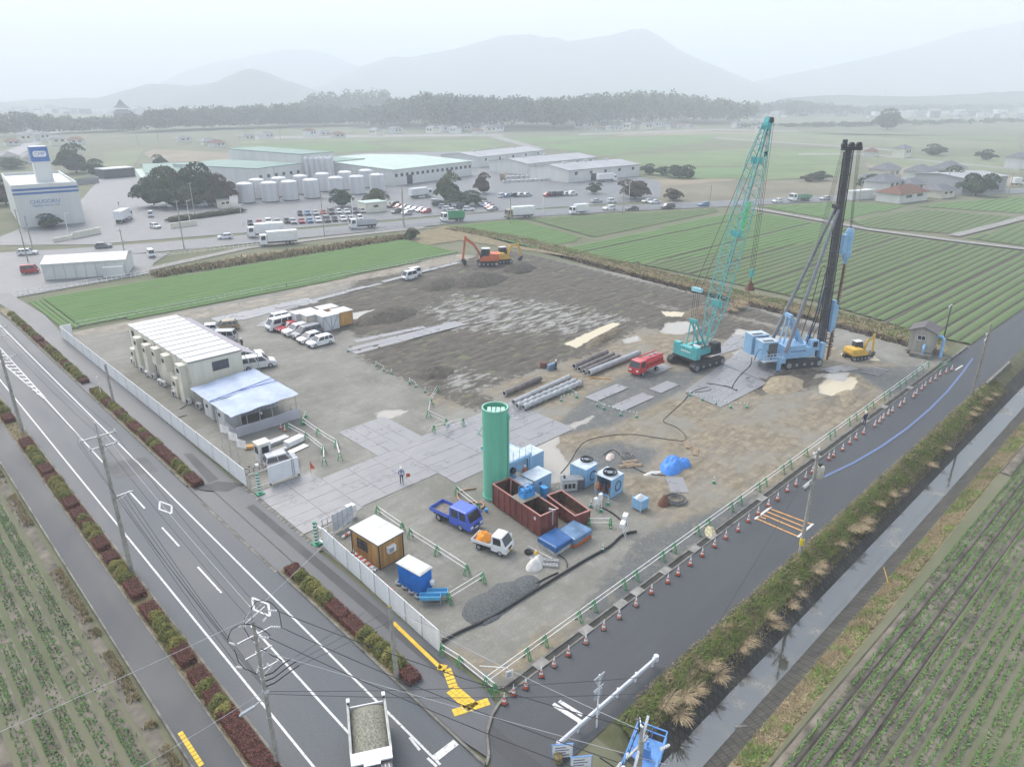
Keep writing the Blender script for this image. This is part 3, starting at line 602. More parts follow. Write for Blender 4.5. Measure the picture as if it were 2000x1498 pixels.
ridge('low_hill', [(1540, 192), (1640, 186), (1780, 188), (1900, 183), (2100, 176)], 1900, 300, 41)
# ================================================================ planting along the road, banks, crops
m_shrub = mat('golden_shrub_leaf', (0.33, 0.29, 0.075), 0.7, 0.3, 6.0, col2=(0.17, 0.17, 0.04))
m_shrub_g = mat('green_shrub_leaf', (0.25, 0.25, 0.065), 0.7, 0.3, 6.0, col2=(0.12, 0.135, 0.03))
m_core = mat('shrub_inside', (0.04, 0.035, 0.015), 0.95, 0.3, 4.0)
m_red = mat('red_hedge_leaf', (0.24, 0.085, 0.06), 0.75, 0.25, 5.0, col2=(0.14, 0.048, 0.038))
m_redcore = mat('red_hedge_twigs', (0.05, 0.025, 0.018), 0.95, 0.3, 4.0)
def dome_mesh(name, rx, ry, h, n, m, core, leaf=0.05, seed=0):
    """clipped round shrub: twiggy core plus leaf faces over the dome"""
    k = int(n); t = rng.random(k) * 2 * math.pi; u = rng.random(k) ** 0.8; ph = u * 0.5 * math.pi
    lump = 1 + 0.10 * np.sin(3 * t + seed) * np.sin(2 * ph) + 0.06 * rng.normal(0, 1, k)
    N_ = np.stack([np.cos(t) * np.sin(ph), np.sin(t) * np.sin(ph), np.cos(ph)], 1)
    P = N_ * np.array([rx, ry, h]) * lump[:, None]; P[:, 2] += 0.06
    V, F = leafcards(P, N_, leaf, 0.7)
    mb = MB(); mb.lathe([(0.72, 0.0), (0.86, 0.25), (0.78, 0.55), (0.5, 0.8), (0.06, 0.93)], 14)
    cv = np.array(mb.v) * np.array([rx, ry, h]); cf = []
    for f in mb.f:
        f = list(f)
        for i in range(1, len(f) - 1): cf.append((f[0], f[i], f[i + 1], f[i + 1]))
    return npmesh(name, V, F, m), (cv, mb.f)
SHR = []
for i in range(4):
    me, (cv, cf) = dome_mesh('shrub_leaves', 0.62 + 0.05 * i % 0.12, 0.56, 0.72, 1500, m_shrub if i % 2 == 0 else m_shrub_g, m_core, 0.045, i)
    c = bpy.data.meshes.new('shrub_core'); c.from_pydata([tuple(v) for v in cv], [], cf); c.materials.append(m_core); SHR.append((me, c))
def shrub(px, py, X, label, group, s=1.0):
    y = G(px, py, 0.4)[1]; me, c = SHR[random.randrange(4)]
    o = put('round_shrub', None, None, (X + random.uniform(-.06, .06), y, WZ - 0.03), random.random() * 6, label, 'shrub', group)
    o.scale = (s * random.uniform(.9, 1.08), s * random.uniform(.9, 1.08), s * random.uniform(.85, 1.1))
    put('foliage', me, o); put('branches', c, o)
def hedge_mesh(L, w_, h, n):
    k = int(n); P = []; N_ = []
    at, ax_, ay = L * w_, L * h, w_ * h; tot = at + 2 * ax_ + 2 * ay; r = rng.random(k) * tot; a, b_ = rng.random(k) - .5, rng.random(k)
    P = np.zeros((k, 3)); N_ = np.zeros((k, 3))
    m1 = r < at; P[m1] = np.stack([a[m1] * w_, (b_[m1] - .5) * L, np.full(m1.sum(), h)], 1); N_[m1] = (0, 0, 1)
    m2 = (r >= at) & (r < at + 2 * ax_); s = np.where(rng.random(k) < .5, -1, 1); P[m2] = np.stack([s[m2] * w_ / 2, a[m2] * L, b_[m2] * h], 1); N_[m2, 0] = s[m2]
    m3 = r >= at + 2 * ax_; P[m3] = np.stack([a[m3] * w_, s[m3] * L / 2, b_[m3] * h], 1); N_[m3, 1] = s[m3]
    P += rng.normal(0, 0.022, P.shape); P[:, 2] += 0.03 * np.sin(P[:, 1] * 7) * (P[:, 2] / h)
    V, F = leafcards(P, N_, 0.042, 0.8); me = npmesh('hedge_leaves', V, F, m_red)
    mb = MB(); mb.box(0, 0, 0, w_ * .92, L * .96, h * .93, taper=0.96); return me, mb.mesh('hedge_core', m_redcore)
HED = {k: hedge_mesh(k, 1.05, 0.5, 900 * k) for k in (1.0, 1.6, 2.2, 3.2, 8.5)}
def hedge(px, py, X, L, label, group):
    y = G(px, py, 0.45)[1]; k = min(HED, key=lambda q: abs(q - L)); me, c = HED[k]
    o = put('clipped_hedge', None, None, (X, y, WZ - 0.03), 0, label, 'hedge', group, scale=(random.uniform(.95, 1.06), L / k, random.uniform(.9, 1.1)))
    put('foliage', me, o); put('branches', c, o)
RB, LB = -2.35, -12.42
seg = [('far', 'beside the far end of the white hoarding', [(5, 615), (12, 621), (17, 625), (23, 629), (27, 633), (32, 637), (45, 647), (52, 652), (59, 657), (85, 681), (92, 686), (104, 693), (109, 698), (112, 702), (116, 706), (127, 716), (133, 721), (139, 726), (144, 732), (151, 738)],
        [(38, 643, 1.6), (64, 663, 2.6), (77, 674, 2.6), (99, 690, 1.4), (122, 711, 2.4), (159, 742, 1.2)]),
       ('middle', 'in the planting bed beside the long hoarding and office', [(184, 765), (188, 770), (193, 775), (200, 780), (216, 792), (221, 797), (228, 802), (241, 814), (248, 820), (252, 826), (275, 843), (294, 863), (304, 869), (343, 905), (348, 912), (354, 918), (362, 925)],
        [(175, 764, 1.4), (208, 786, 1.8), (233, 807, 1.8), (257, 830, 2.6), (266, 838, 1.6), (286, 854, 2.8), (314, 879, 3.0), (332, 895, 3.4), (374, 936, 2.4)]),
       ('near', 'in the roadside bed next to the concrete pole stub', [(581, 1129), (594, 1142), (606, 1152), (617, 1162), (627, 1173), (703, 1247), (717, 1260), (733, 1276), (744, 1288), (760, 1305)],
        [(568, 1116, 1.5), (648, 1195, 2.2), (684, 1227, 2.4), (787, 1324, 1.3)])]
for nm, where, sh, he in seg:
    for p in sh: shrub(p[0], p[1], RB, 'round golden green shrub ' + where, 'round shrubs on the site side of the road', 1.08 if nm == 'near' else 1.0)
    for p in he: hedge(p[0], p[1], RB, p[2], 'low red brown clipped hedge ' + where, 'red clipped hedges on the site side of the road')
for p in [(0, 787), (8, 801), (72, 876), (77, 883), (81, 889), (85, 895), (89, 901), (118, 937), (124, 944), (130, 951), (135, 957), (141, 965), (173, 1008), (183, 1024), (190, 1032), (197, 1042), (237, 1100), (245, 1112), (252, 1123), (312, 1203), (319, 1215), (332, 1228), (340, 1242), (350, 1255), (407, 1337), (431, 1368), (439, 1386)]:
    shrub(p[0], p[1], LB, 'round golden green shrub in the bed between road and field side pavement', 'round shrubs on the field side of the road', 1.0)
for p in [(19, 814, 2.2), (60, 863, 3.0), (97, 912, 2.2), (109, 929, 1.6), (147, 977, 2.0), (163, 998, 2.0), (181, 1016, 1.0), (206, 1056, 2.0), (226, 1082, 1.5), (270, 1145, 2.4), (301, 1189, 2.2), (363, 1275, 2.0), (393, 1320, 2.0), (420, 1350, 1.6), (497, 1455, 8.0)]:
    hedge(p[0], p[1], LB, p[2], 'low red brown clipped hedge in the bed between road and field side pavement', 'red clipped hedges on the field side of the road')
def tufts(name, P, h, wd, mats, mi=None, nb=3, lean=0.5):
    n = len(P); k = n * nb; B = np.repeat(P, nb, 0); t = rng.random(k) * 2 * math.pi; hh = np.repeat(h if hasattr(h, '__len__') else np.full(n, h), nb) * (0.6 + 0.7 * rng.random(k))
    d = np.stack([np.cos(t), np.sin(t), np.zeros(k)], 1); s = np.stack([-np.sin(t), np.cos(t), np.zeros(k)], 1) * wd * (0.6 + .8 * rng.random((k, 1)))
    mid = B + d * (hh * lean * .35)[:, None]; mid[:, 2] += hh * .6; tip = B + d * (hh * lean)[:, None]; tip[:, 2] += hh
    V = np.stack([B - s, B + s, mid + s * .8, mid - s * .8, tip], 1).reshape(-1, 3); o = np.arange(k)[:, None] * 5
    F = np.concatenate([o + np.array([[0, 1, 2, 3]]), ], 0); T = o + np.array([[3, 2, 4, 4]])
    F3 = np.concatenate([o + np.array([[0, 1, 2]]), o + np.array([[0, 2, 3]]), o + np.array([[3, 2, 4]])], 0)
    MI = None if mi is None else np.tile(np.repeat(mi, nb), 3)
    return put(name, npmesh(name, V, F3, mats, MI), kind='stuff')
m_shoot = mat('wheat_shoot', (0.165, 0.29, 0.085), 0.75, 0.2, 0.6, col2=(0.11, 0.21, 0.06))
m_shoot2 = mat('yellowing_shoot', (0.2, 0.22, 0.08), 0.8, 0.2, 0.8)
m_gr1 = mat('bank_grass_green', (0.2, 0.26, 0.06), 0.8, 0.3, 0.5, col2=(0.13, 0.17, 0.045))
m_gr2 = mat('bank_grass_olive', (0.25, 0.23, 0.1), 0.85, 0.3, 0.5, col2=(0.17, 0.16, 0.07))
m_gr3 = mat('bank_grass_dry', (0.42, 0.34, 0.2), 0.9, 0.2, 1.0, col2=(0.29, 0.225, 0.125))
m_gr4 = mat('bright_verge_grass', (0.19, 0.3, 0.06), 0.8, 0.25, 0.6)
def crop_rows(poly_x, poly_y, th, pitch, offs, step, z, name, dens=0.9):
    c, s = math.cos(th), math.sin(th); P = []
    poly = [(poly_x[0], poly_y[0]), (poly_x[1], poly_y[0]), (poly_x[1], poly_y[1]), (poly_x[0], poly_y[1])]
    o_all = [-x * s + y * c for x, y in poly]; o = min(o_all) + pitch * .5
    while o < max(o_all):
        for d in offs:
            for a, b_ in clip_rows(poly, th, o + d):
                t = np.arange(a, b_, step); t = t + rng.uniform(-.5, .5, len(t)) * step; e = o + d + rng.normal(0, .035, len(t)); P.append(np.stack([t * c - e * s, t * s + e * c, np.full(len(t), z)], 1))
        o += pitch
    P = np.concatenate(P); nzv = fbm(P[:, 0] * .35, P[:, 1] * .35, 3); keep = rng.random(len(P)) < np.clip((nzv - .12) * 3.2, .35, dens); P = P[keep]
    mi = (rng.random(len(P)) < 0.16).astype(int); return tufts(name, P, 0.16, 0.042, [m_shoot, m_shoot2], mi, 3, 0.8)
crop_rows((5, 88), (-48, -15.2), R(-1.0), 1.12, (-.27, -.17, .17, .27), 0.13, -0.17, 'wheat_shoots', 1)
crop_rows((-23.2, -16.9), (10, 96), R(90), 1.15, (-.25, -.1, .12, .28), 0.16, -0.03, 'wheat_shoots')
crop_rows((-46, -23.6), (12, 60), R(-3), 1.1, (-.2, .16), 0.16, -0.02, 'wheat_shoots')
def bank(xr, yr, zf, n, name, mats, wts, h, wd, clump=0.7, skip=None):
    P = np.stack([rng.uniform(*xr, n), rng.uniform(*yr, n), np.zeros(n)], 1); v = fbm(P[:, 0] * clump, P[:, 1] * clump * 1.5, 3); P[:, 2] = np.interp(P[:, 1], zf[0], zf[1]) - 0.03
    q = np.argsort(np.argsort(v + rng.normal(0, .05, n))) / n; mi = np.searchsorted(np.cumsum(wts), q).clip(0, len(mats) - 1)
    return tufts(name, P, h * (0.5 + v), wd, mats, mi, 4, 0.9)
ZB = ([-14.4, -13.7, -12.6, -10.9, -9.3, -8.0, -6.9, -6.3], [-.25, -.35, -1.0, -2.55, -2.55, -.95, -.25, -.02])
bank((4.8, 88), (-8.1, -6.45), ZB, 22000, 'bank_grass', [m_gr2, m_gr1, m_gr1, m_gr2, m_gr3], [.25, .3, .2, .2, .05], 0.2, 0.03)
bank((7, 88), (-6.55, -6.1), ZB, 2500, 'road_edge_grass', [m_gr3, m_gr2], [.75, .25], 0.13, 0.025)
bank((8, 88), (-14.2, -12.7), ZB, 15000, 'far_bank_grass', [m_gr3, m_gr3, m_gr4, m_gr2, m_gr3], [.25, .2, .25, .15, .15], 0.2, 0.03, 0.35)
bank((8, 88), (-8.6, -7.9), ZB, 3500, 'dead_grass_fringe', [m_gr3, m_gr2], [.6, .4], 0.22, 0.02)
P = np.stack([rng.uniform(-3.05, -1.8, 1500), rng.uniform(5.3, 21.8, 1500), np.full(1500, WZ - .03)], 1); tufts('bed_grass', P, 0.08, 0.02, [m_gr3, m_gr2], (rng.random(1500) < .4).astype(int))
P = np.stack([rng.uniform(-13.1, -11.8, 6000), rng.uniform(1.5, 75, 6000), np.full(6000, WZ - .03)], 1); tufts('bed_grass', P, 0.09, 0.02, [m_gr3, m_gr2], (rng.random(6000) < .5).astype(int))
P = np.stack([-15.75 - np.abs(rng.normal(0, .35, 5000)), rng.uniform(9, 90, 5000), np.full(5000, -.05)], 1); P = P[fbm(P[:, 1] * .4, P[:, 1] * 0, 3) > .42]; tufts('field_edge_grass', P, 0.3, 0.022, [m_gr3, m_gr2], (rng.random(len(P)) < .25).astype(int), 4)
def ditchbank(n, u0, u1, zf, name, mats, wts, h):
    y = rng.uniform(3, 136, n); u = rng.uniform(u0, u1, n); x = np.array([ditch_x(v) for v in y]) + u; z = np.interp(u, zf[0], zf[1])
    P = np.stack([x, y, z - .08], 1); v = fbm(x * .3, y * .3, 3); q = np.argsort(np.argsort(v + rng.normal(0, .06, n))) / n; mi = np.searchsorted(np.cumsum(wts), q).clip(0, len(mats) - 1)
    return tufts(name, P, h, 0.06, mats, mi, 3, 0.8)
ditchbank(9000, 1.7, 8.5, ([1.7, 4, 8.5], [.1, .3, 0]), 'ditch_bank_grass', [m_gr2, m_gr3, m_gr3, m_gr2, m_gr1], [.2, .2, .2, .2, .2], 0.3)
ditchbank(2500, -1.2, 0.1, ([-1.2, -.5, .1], [-.05, -.6, -1.4]), 'ditch_edge_grass', [m_gr3, m_gr2], [.7, .3], 0.28)
m_reed = mat('brown_reed', (0.13, 0.085, 0.055), 0.9, 0.3, 1.0, col2=(0.07, 0.045, 0.03))
ditchbank(1500, 0.9, 1.7, ([.9, 1.7], [-1.4, .1]), 'ditch_reeds', [m_reed, m_gr3], [.8, .2], 0.5)
a0, b0 = np.array(G(300, 538)), np.array(G(790, 463)); t = rng.random(4000)[:, None]; P2 = a0 + (b0 - a0) * t + rng.normal(0, 1, (4000, 2)) * np.array([.3, 1.5])
tufts('road_verge_scrub', np.concatenate([P2, np.full((4000, 1), .05)], 1), 0.7, 0.07, [m_reed, m_gr3, m_gr2], rng.integers(0, 3, 4000), 3, .8)
m_pampas = mat('pampas_straw', (0.45, 0.36, 0.22), 0.9, 0.2, 3.0, col2=(0.27, 0.2, 0.11))
def clump_mesh(seed, nbl=150):
    r_ = np.random.default_rng(seed); V = []; F = []
    for i in range(nbl):
        t = r_.random() * 6.28; L = r_.uniform(.5, 1.25); dx, dy = math.cos(t), math.sin(t) - .35; b0 = (r_.normal(0, .12), r_.normal(0, .12)); w_ = r_.uniform(.008, .02); o = len(V)
        for k, f in enumerate((0, .4, .75, 1)):
            hx = L * (.1 * f + .75 * f * f); z = L * (1.0 * f - .62 * f * f); w = w_ * (1 - .5 * f)
            x, y = b0[0] + dx * hx, b0[1] + dy * hx; V += [(x - dy * w, y + dx * w, z), (x + dy * w, y - dx * w, z)]
        F += [(o + 2 * k, o + 2 * k + 1, o + 2 * k + 3, o + 2 * k + 2) for k in range(3)]
    return npmesh('pampas_clump', np.array(V), np.array(F), m_pampas)
PAM = [clump_mesh(i) for i in range(5)]
for (px, py, s) in [(1545, 1170, 1), (1590, 1110, 1.15), (1600, 1100, .8), (1535, 1130, .7), (1560, 1150, .8), (1500, 1200, .9), (1510, 1205, 1.0), (1460, 1245, 1.1), (1450, 1255, .8), (1402, 1308, 1.1), (1390, 1300, .9), (1360, 1340, 1.0), (1340, 1355, 1.2), (1310, 1365, 1.0), (1290, 1375, .9), (1660, 1035, 1.1), (1680, 1025, 1.2), (1690, 1015, .9), (1640, 1060, .8), (1715, 985, .9), (1740, 965, .9), (1765, 950, .7), (1815, 900, 1.0), (1845, 870, .9), (1895, 810, 1.0), (1905, 800, .9), (1940, 770, .9), (1925, 780, .8), (1325, 1385, 1.1)]:
    x, y = G(px, py, -.7); put('pampas_clump', PAM[random.randrange(5)], None, (x, min(max(y, -8.6), -7.5), float(np.interp(min(max(y, -8.6), -7.5), *ZB)) - .05), random.uniform(-.4, .4), 'straw coloured pampas grass clump drooping over the canal bank', 'grass clump', 'dry pampas clumps along the canal', scale=(s * random.uniform(.65, .95), s * random.uniform(.7, 1.0), s * random.uniform(.7, 1.15)))
for (px, py, s) in [(1437, 603, 2.0), (1441, 596, 1.8), (1425, 610, 1.5)]:
    x, y = G(px, py); put('pampas_clump', PAM[random.randrange(5)], None, (x, y, .1), 0, 'big pale pampas clump on the ditch bank behind the teal crane', 'grass clump', 'pampas clumps behind the crane', scale=s)
# ================================================================ utility poles and wires
m_pole = mat('concrete_pole', (0.36, 0.345, 0.3), 0.85, 0.2, 2.5, 0.004)
m_poled = mat('dark_wood_pole', (0.1, 0.085, 0.07), 0.9, 0.3, 3)
m_galv = mat('galvanised_steel', (0.5, 0.51, 0.52), 0.5, 0.12, 6, metal=0.4)
m_ins = mat('white_porcelain', (0.78, 0.78, 0.76), 0.35, 0.05, 5)
m_blk = mat('black_rubber', (0.018, 0.018, 0.02), 0.6, 0.2, 5)
m_wire = mat('wire', (0.03, 0.03, 0.033), 0.6, 0.1, 1)
m_wirew = mat('grey_wire', (0.42, 0.43, 0.44), 0.6, 0.1, 1)
m_white = mat('white_paint', (0.78, 0.78, 0.77), 0.5, 0.06, 3)
m_whitew = mat('weathered_white_paint', (0.68, 0.68, 0.66), 0.6, 0.14, 1.5, streak=True)
def upole(x, y, h, label, arms=(), r0=0.19, r1=0.11, m=None, group='utility poles', lean=(0, 0), extra=None, rz=0.0):
    """arms: (z, half-length, n insulators, side offset)"""
    t = thing('utility_pole', label, 'utility pole', (x, y, 0), rz, group)
    MB().cyl((0, 0, -.3), (lean[0], lean[1], h), r0, r1, 12).build('pole', m or m_pole, t, smooth=True)
    for (z, hl, n, off) in arms:
        lx, ly = lean[0] * z / h, lean[1] * z / h
        mb = MB(); mb.bar((lx - hl + off, ly + r1 + .05, z), (lx + hl + off, ly + r1 + .05, z), .09, .09); mb.bar((lx, ly + r1 + .04, z - .5), (lx + off + hl * .55, ly + r1 + .05, z - .02), .04, .04)
        a = mb.build('crossarm', m_galv, t)
        for i in range(n):
            f = -1 + 2 * i / max(1, n - 1) if n > 1 else 0; px = lx + off + f * (hl - .1)
            MB().lathe([(.035, 0), (.07, .05), (.045, .1), (.08, .14), (.04, .2), (.02, .24)], 8, (px, ly + r1 + .05, z + .045)).build('insulator', m_ins, a)
    if extra: extra(t)
    return t
def wire(a, b_, label, sag=0.4, r=0.014, m=None, n=14, group='overhead wires'):
    P = []
    for i in range(n + 1):
        f = i / n; P.append((a[0] + (b_[0] - a[0]) * f, a[1] + (b_[1] - a[1]) * f, a[2] + (b_[2] - a[2]) * f - sag * 4 * f * (1 - f)))
    mb = MB(); mb.tube(P, r, 5); return mb.build('overhead_wire', m or m_wire, None, label=label, cat='wire', group=group)
def near_gear(t):
    MB().bar((0, .1, 10.6), (0, .1, 12.4), .1, .1).bar((-.9, .1, 11.3), (1.05, .1, 11.9), .07).bar((-.9, .1, 11.3), (0, .1, 12.1), .05).build('top_bracket', m_galv, t)
    for p, q in (((1.25, .0, 11.6), (1.75, -.35, 11.5)), ((1.3, .1, 10.35), (1.85, -.3, 10.25)), ((.2, -.2, 10.3), (.75, -.6, 10.15)), ((-1.45, .3, 10.3), (-1.6, .9, 10.2)), ((-.5, .2, 11.2), (-.9, .75, 11.1)), ((-1.3, .2, 8.6), (-1.5, .7, 8.5)), ((.75, .1, 11.0), (1.2, .5, 10.9))):
        mb = MB()
        for i in range(4):
            f0, f1 = i / 4, (i + .75) / 4; A = Vector(p).lerp(Vector(q), f0); B_ = Vector(p).lerp(Vector(q), f1); mb.cyl(A, B_, .085, .05, 8)
        mb.build('strain_insulator', m_ins, t)
    for c in (((-1.9, .2, 10.9), (-1.5, .1, 11.5), (-.6, 0, 11.5), (.3, -.2, 10.9), (.9, -.5, 10.2)), ((-.1, .2, 11.9), (.6, .3, 12.4), (1.5, .2, 12.0), (2.0, 0, 11.2), (1.9, -.3, 10.3)), ((-1.5, .4, 9.9), (-1.4, .3, 9.0), (-1.1, .2, 8.4), (-.3, .1, 7.6)), ((.3, .2, 9.2), (.9, -.3, 8.6), (1.4, -.7, 8.2)), ((-.4, .3, 11.7), (-.6, .3, 11.0), (-.3, .4, 10.2), (.1, .3, 9.6))):
        P = [Vector(p) for p in c]; Q = []
        for i in range(len(P) - 1):
            for k in range(4): Q.append(P[i].lerp(P[i + 1], k / 4) + Vector((0, 0, .06 * math.sin(k / 4 * math.pi))))
        MB().tube(Q + [P[-1]], .028, 6).build('jumper_cable', m_blk, t)
    for z, l in ((7.4, 1.6), (7.0, 2.0), (6.6, 2.2)):
        MB().tube([(.15, -.1, z), (.8, -.1, z - .1), (l, -.12, z + .12), (l + .7, -.12, z + .18)], .045, 6).build('cable_sleeve', m_blk, t)
    MB().lathe([(.16, 0), (.2, .1), (.2, .3), (.1, .4)], 10, (.05, -.25, 6.0)).build('cable_junction', m_galv, t)
    MB().tube([(-.1, 0, 5.6), (-.6, -.1, 5.8), (-1.1, -.2, 5.75)], .03, 6).build('lamp_arm', m_galv, t)
    MB().loft([[(-1.0, -.3, 5.68), (-1.0, -.1, 5.68), (-1.0, -.1, 5.8), (-1.0, -.3, 5.8)], [(-2.0, -.42, 5.7), (-2.0, -.12, 5.7), (-2.0, -.16, 5.84), (-2.0, -.38, 5.84)], [(-2.25, -.36, 5.72), (-2.25, -.2, 5.72), (-2.25, -.22, 5.78), (-2.25, -.34, 5.78)]]).build('street_lamp_head', mat('lamp_grey', (0.33, 0.36, 0.38), .5), t)
    for z in (4.2, 6.3, 7.2, 8.1, 9.2, 9.9): MB().cyl((0, 0, z), (0, 0, z + .07), .18, n=12).build('pole_band', m_galv, t)
def N1(x, y, z): return (-11.85 + (x + 11.85) * .72, 5.1 + (y - 5.1) * .72, z * .925)
P1 = upole(-11.85, 5.1, 11.4, 'concrete utility pole with strain insulators and black jumpers beside the dump truck road', [(10.3, 1.3, 0, 0), (9.0, 1.05, 0, .1), (7.7, .9, 3, .6)], .2, .12, extra=near_gear)
def climb(t):
    MB().bar((0, .1, 11.8), (0, .1, 13.4), .1, .1).build('top_bracket', m_galv, t)
P1.scale = (.72, .72, .925)
P2 = upole(-11.75, 30.3, 12.2, 'concrete utility pole standing among red hedges with two insulator arms', [(12.2, 1.25, 3, 0), (11.3, 1.0, 3, .2), (6.9, .8, 0, .7)], .2, .12, extra=climb)
P3 = upole(-12.0, 66.3, 12.6, 'concrete utility pole standing next to the hatched road marking', [(12.4, 1.25, 3, 0), (11.5, 1.0, 3, .2), (9, .9, 2, .5)], .2, .12, extra=climb)
stub = thing('pole_stub', 'weathered concrete pole stub without wires beside the yellow tactile strip', 'pole', (-3.05, 5.7, 0))
MB().cyl((0, 0, 0), (-.05, .1, 6.0), .17, .13, 12).build('shaft', m_pole, stub, smooth=True)
MB().cyl((-.05, .1, 6.0), (-.05, .1, 6.08), .13, .1, 12).build('cap', mat('lichen', (.25, .2, .09), .95, .3, 6), stub)
x, y = G(224, 795); upole(x, y, HZ(224, 795, 712), 'bare concrete pole rising from a shrub beside the long hoarding', [], .15, .12, group='poles beside the hoarding')
x, y = G(199, 777); MB().cyl((0, 0, 0), (0, 0, HZ(199, 777, 735)), .05, n=8).build('marker_post', m_white, loc=(x, y, 0), label='slim white marker post in the shrubs near the bare pole', cat='post')
def transformer(t):
    tr = MB().lathe([(.28, 0), (.33, .08), (.33, .95), (.28, 1.05)], 14, (.5, -.2, 7.1)).build('transformer', mat('transformer_beige', (.5, .47, .4), .6, .1), t, smooth=True)
    mb = MB(); [mb.lathe([(.05, 0), (.07, .08), (.03, .2)], 8, (.5 + a, -.2 + b_, 8.15)) for a, b_ in ((-.15, 0), (.15, 0), (0, .15))]; mb.build('bushing', m_blk, tr)
    MB().cyl((0, 0, .75), (0, 0, 1.35), .2, n=12).build('warning_band', mat('warning_yellow', (.7, .55, .03), .6), t)
    for a in (-1.2, -.9, -.6): MB().cyl((a, .1, 6.7), (a, .1, 6.95), .07, .04, 8).build('fuse_switch', m_ins, t)
    MB().tube([(-1.2, .1, 6.7), (-1.0, .1, 6.3), (-.6, .1, 6.5), (-.3, .05, 6.2)], .03, 6).build('jumper_cable', m_blk, t)
PR1 = upole(*G(1563, 1078), 9.6, 'concrete pole with a drum transformer and yellow warning band beside the orange road stripes', [(6.8, .8, 0, -.7), (9.3, .6, 2, 0)], .17, .11, extra=transformer, lean=(.25, .1))
PR2 = upole(*G(1898, 770), 9.4, 'concrete pole beside the side road near the bridge wall', [(8.0, .5, 2, 0), (7.2, .4, 2, 0)], .16, .1, m=mat('brownish_pole', (.27, .24, .2), .9, .2), lean=(.5, 0))
PR3 = upole(*G(1836, 690), 7.4, 'dark timber pole standing beside the pump house', [(7.2, .7, 3, 0)], .12, .08, m=m_poled)
xp, yp = G(1255, 1420, 10.0)
def plat_gear(t):
    for p, q in (((.3, .2, 9.4), (.9, .8, 9.35)), ((.7, -.6, 8.6), (1.3, -.7, 8.5)), ((-1.2, .4, 8.1), (-.7, .5, 8.0)), ((-1.3, -.3, 7.6), (-.9, -.35, 7.5))):
        mb = MB()
        for i in range(4): mb.cyl(Vector(p).lerp(Vector(q), i / 4), Vector(p).lerp(Vector(q), (i + .75) / 4), .08, .05, 8)
        mb.build('strain_insulator', m_ins, t)
    for c in (((-.2, 0, 9.9), (.1, .3, 10.3), (.5, .5, 10.0), (.6, .4, 9.4)), ((-1.4, 1.2, 8.3), (-.9, .7, 7.7), (-.8, .2, 7.4), (-1.2, -.3, 7.6))):
        MB().tube(c, .03, 6).build('jumper_cable', m_blk, t)
    MB().bar((-.05, 0, 8.6), (-.05, 0, 10.1), .12, .12).bar((-1.7, -.6, 7.7), (1.2, .5, 9.4), .12, .12).build('top_bracket', m_galv, t)
    MB().cyl((-.9, .1, 7.55), (-.5, .5, 7.55), .11, n=10).build('cable_closure', m_ins, t)
P4 = upole(xp, yp, 9.2, 'concrete utility pole with galvanised strain arms above the blue sluice platform', [(8.6, .8, 2, 0)], .2, .13, extra=plat_gear)
for a, h in ((-1.1, 12.45), (0, 12.45), (1.1, 12.45)): wire((-12.0 + a, 66.4, h + .2), (-11.75 + a, 30.4, h), 'thin power line running along the main road', .5)
for a, h in ((-1.6, 10.2), (0, 11.3), (1.2, 11.0), (-1.4, 8.5)): wire((-11.75 + a * .9, 30.4, 12.2), N1(-11.85 + a, 5.6, h), 'thin power line running along the main road', .35)
wire((-11.75, 30.4, 13.4), N1(-11.85, 5.2, 12.4), 'pale earth wire along the tops of the roadside poles', .3, m=m_wirew); wire((-12, 66.4, 13.8), (-11.75, 30.4, 13.4), 'pale earth wire along the tops of the roadside poles', .4, m=m_wirew)
for a, z in ((.4, 6.9), (.7, 6.8), (1.0, 6.7)): wire((-11.75 + a, 30.4, 6.9), N1(-11.85 + a * .3, 5.2, 6.2), 'thick telephone cable along the main road', .5, .02)
for (p, q, s, r_, m) in ((N1(-10.1, 4.75, 11.5), (xp + .3, yp + .2, 9.4), .4, .022, m_wire), (N1(-10.0, 4.8, 10.25), (xp - .7, yp + .4, 8.0), .35, .022, m_wire), (N1(-11.1, 4.5, 10.15), (xp - 1.2, yp - .3, 7.6), .35, .022, m_wire)):
    wire(p, q, 'heavy black power cable crossing above the dump truck', s, r_, m, 20)
for p, q in ((N1(-11.6, 4.9, 6.2), (4, -8.5, 5.5)), (N1(-11.6, 4.9, 6.0), (3.8, -9.5, 5.2))): wire(p, q, 'thin telephone cable crossing the junction', .3, .016)
wire(N1(-11.8, 5.2, 9.3), (-2.0, -14, 8.5), 'pale stay wire running over the main road', .1, .012, m_wirew)
wire((-3.05, 5.8, 5.9), (xp, yp, 9.8), 'white service wire from the concrete stub across the side road', .25, .012, m_wirew); wire((-3.05, 5.8, 5.8), (2.6, 3.5, 0.6), 'white guy wire from the concrete stub down to the fence', .05, .012, m_wirew)
for x2, y2, z2 in ((-38, 10, 9), (-36, 3, 8)): wire(N1(-11.85, 5.3, 11.6 if y2 > 5 else 6.1), (x2, y2, z2), 'pale service wire over the field side pavement', .4, .013, m_wirew)
wire(N1(-11.6, 5.3, 11.9), (14, 22, 8.3), 'thin white wire over the blue toilet cabin', .6, .012, m_wirew)
for k in range(3): wire(N1(-9.2 + .1 * k, 4.9, 7.6 - .4 * k), (-4.5 + .4 * k, 6.5 - .9 * k, 6.0), 'short dark service drop over the road', .05, .012)
A1, A2, A3 = G(1563, 1078), G(1898, 770), G(1836, 690)
wire((A1[0] + .2, A1[1], 9.5), (xp, yp, 9.0), 'thin line above the canal bank', .5, .012); wire((A1[0], A1[1], 9.4), (A2[0] + .4, A2[1], 8.6), 'thin line above the side road', .5, .012); wire((A2[0] + .4, A2[1], 8.4), (A3[0], A3[1], 7.4), 'thin line to the pump house pole', .2, .012)
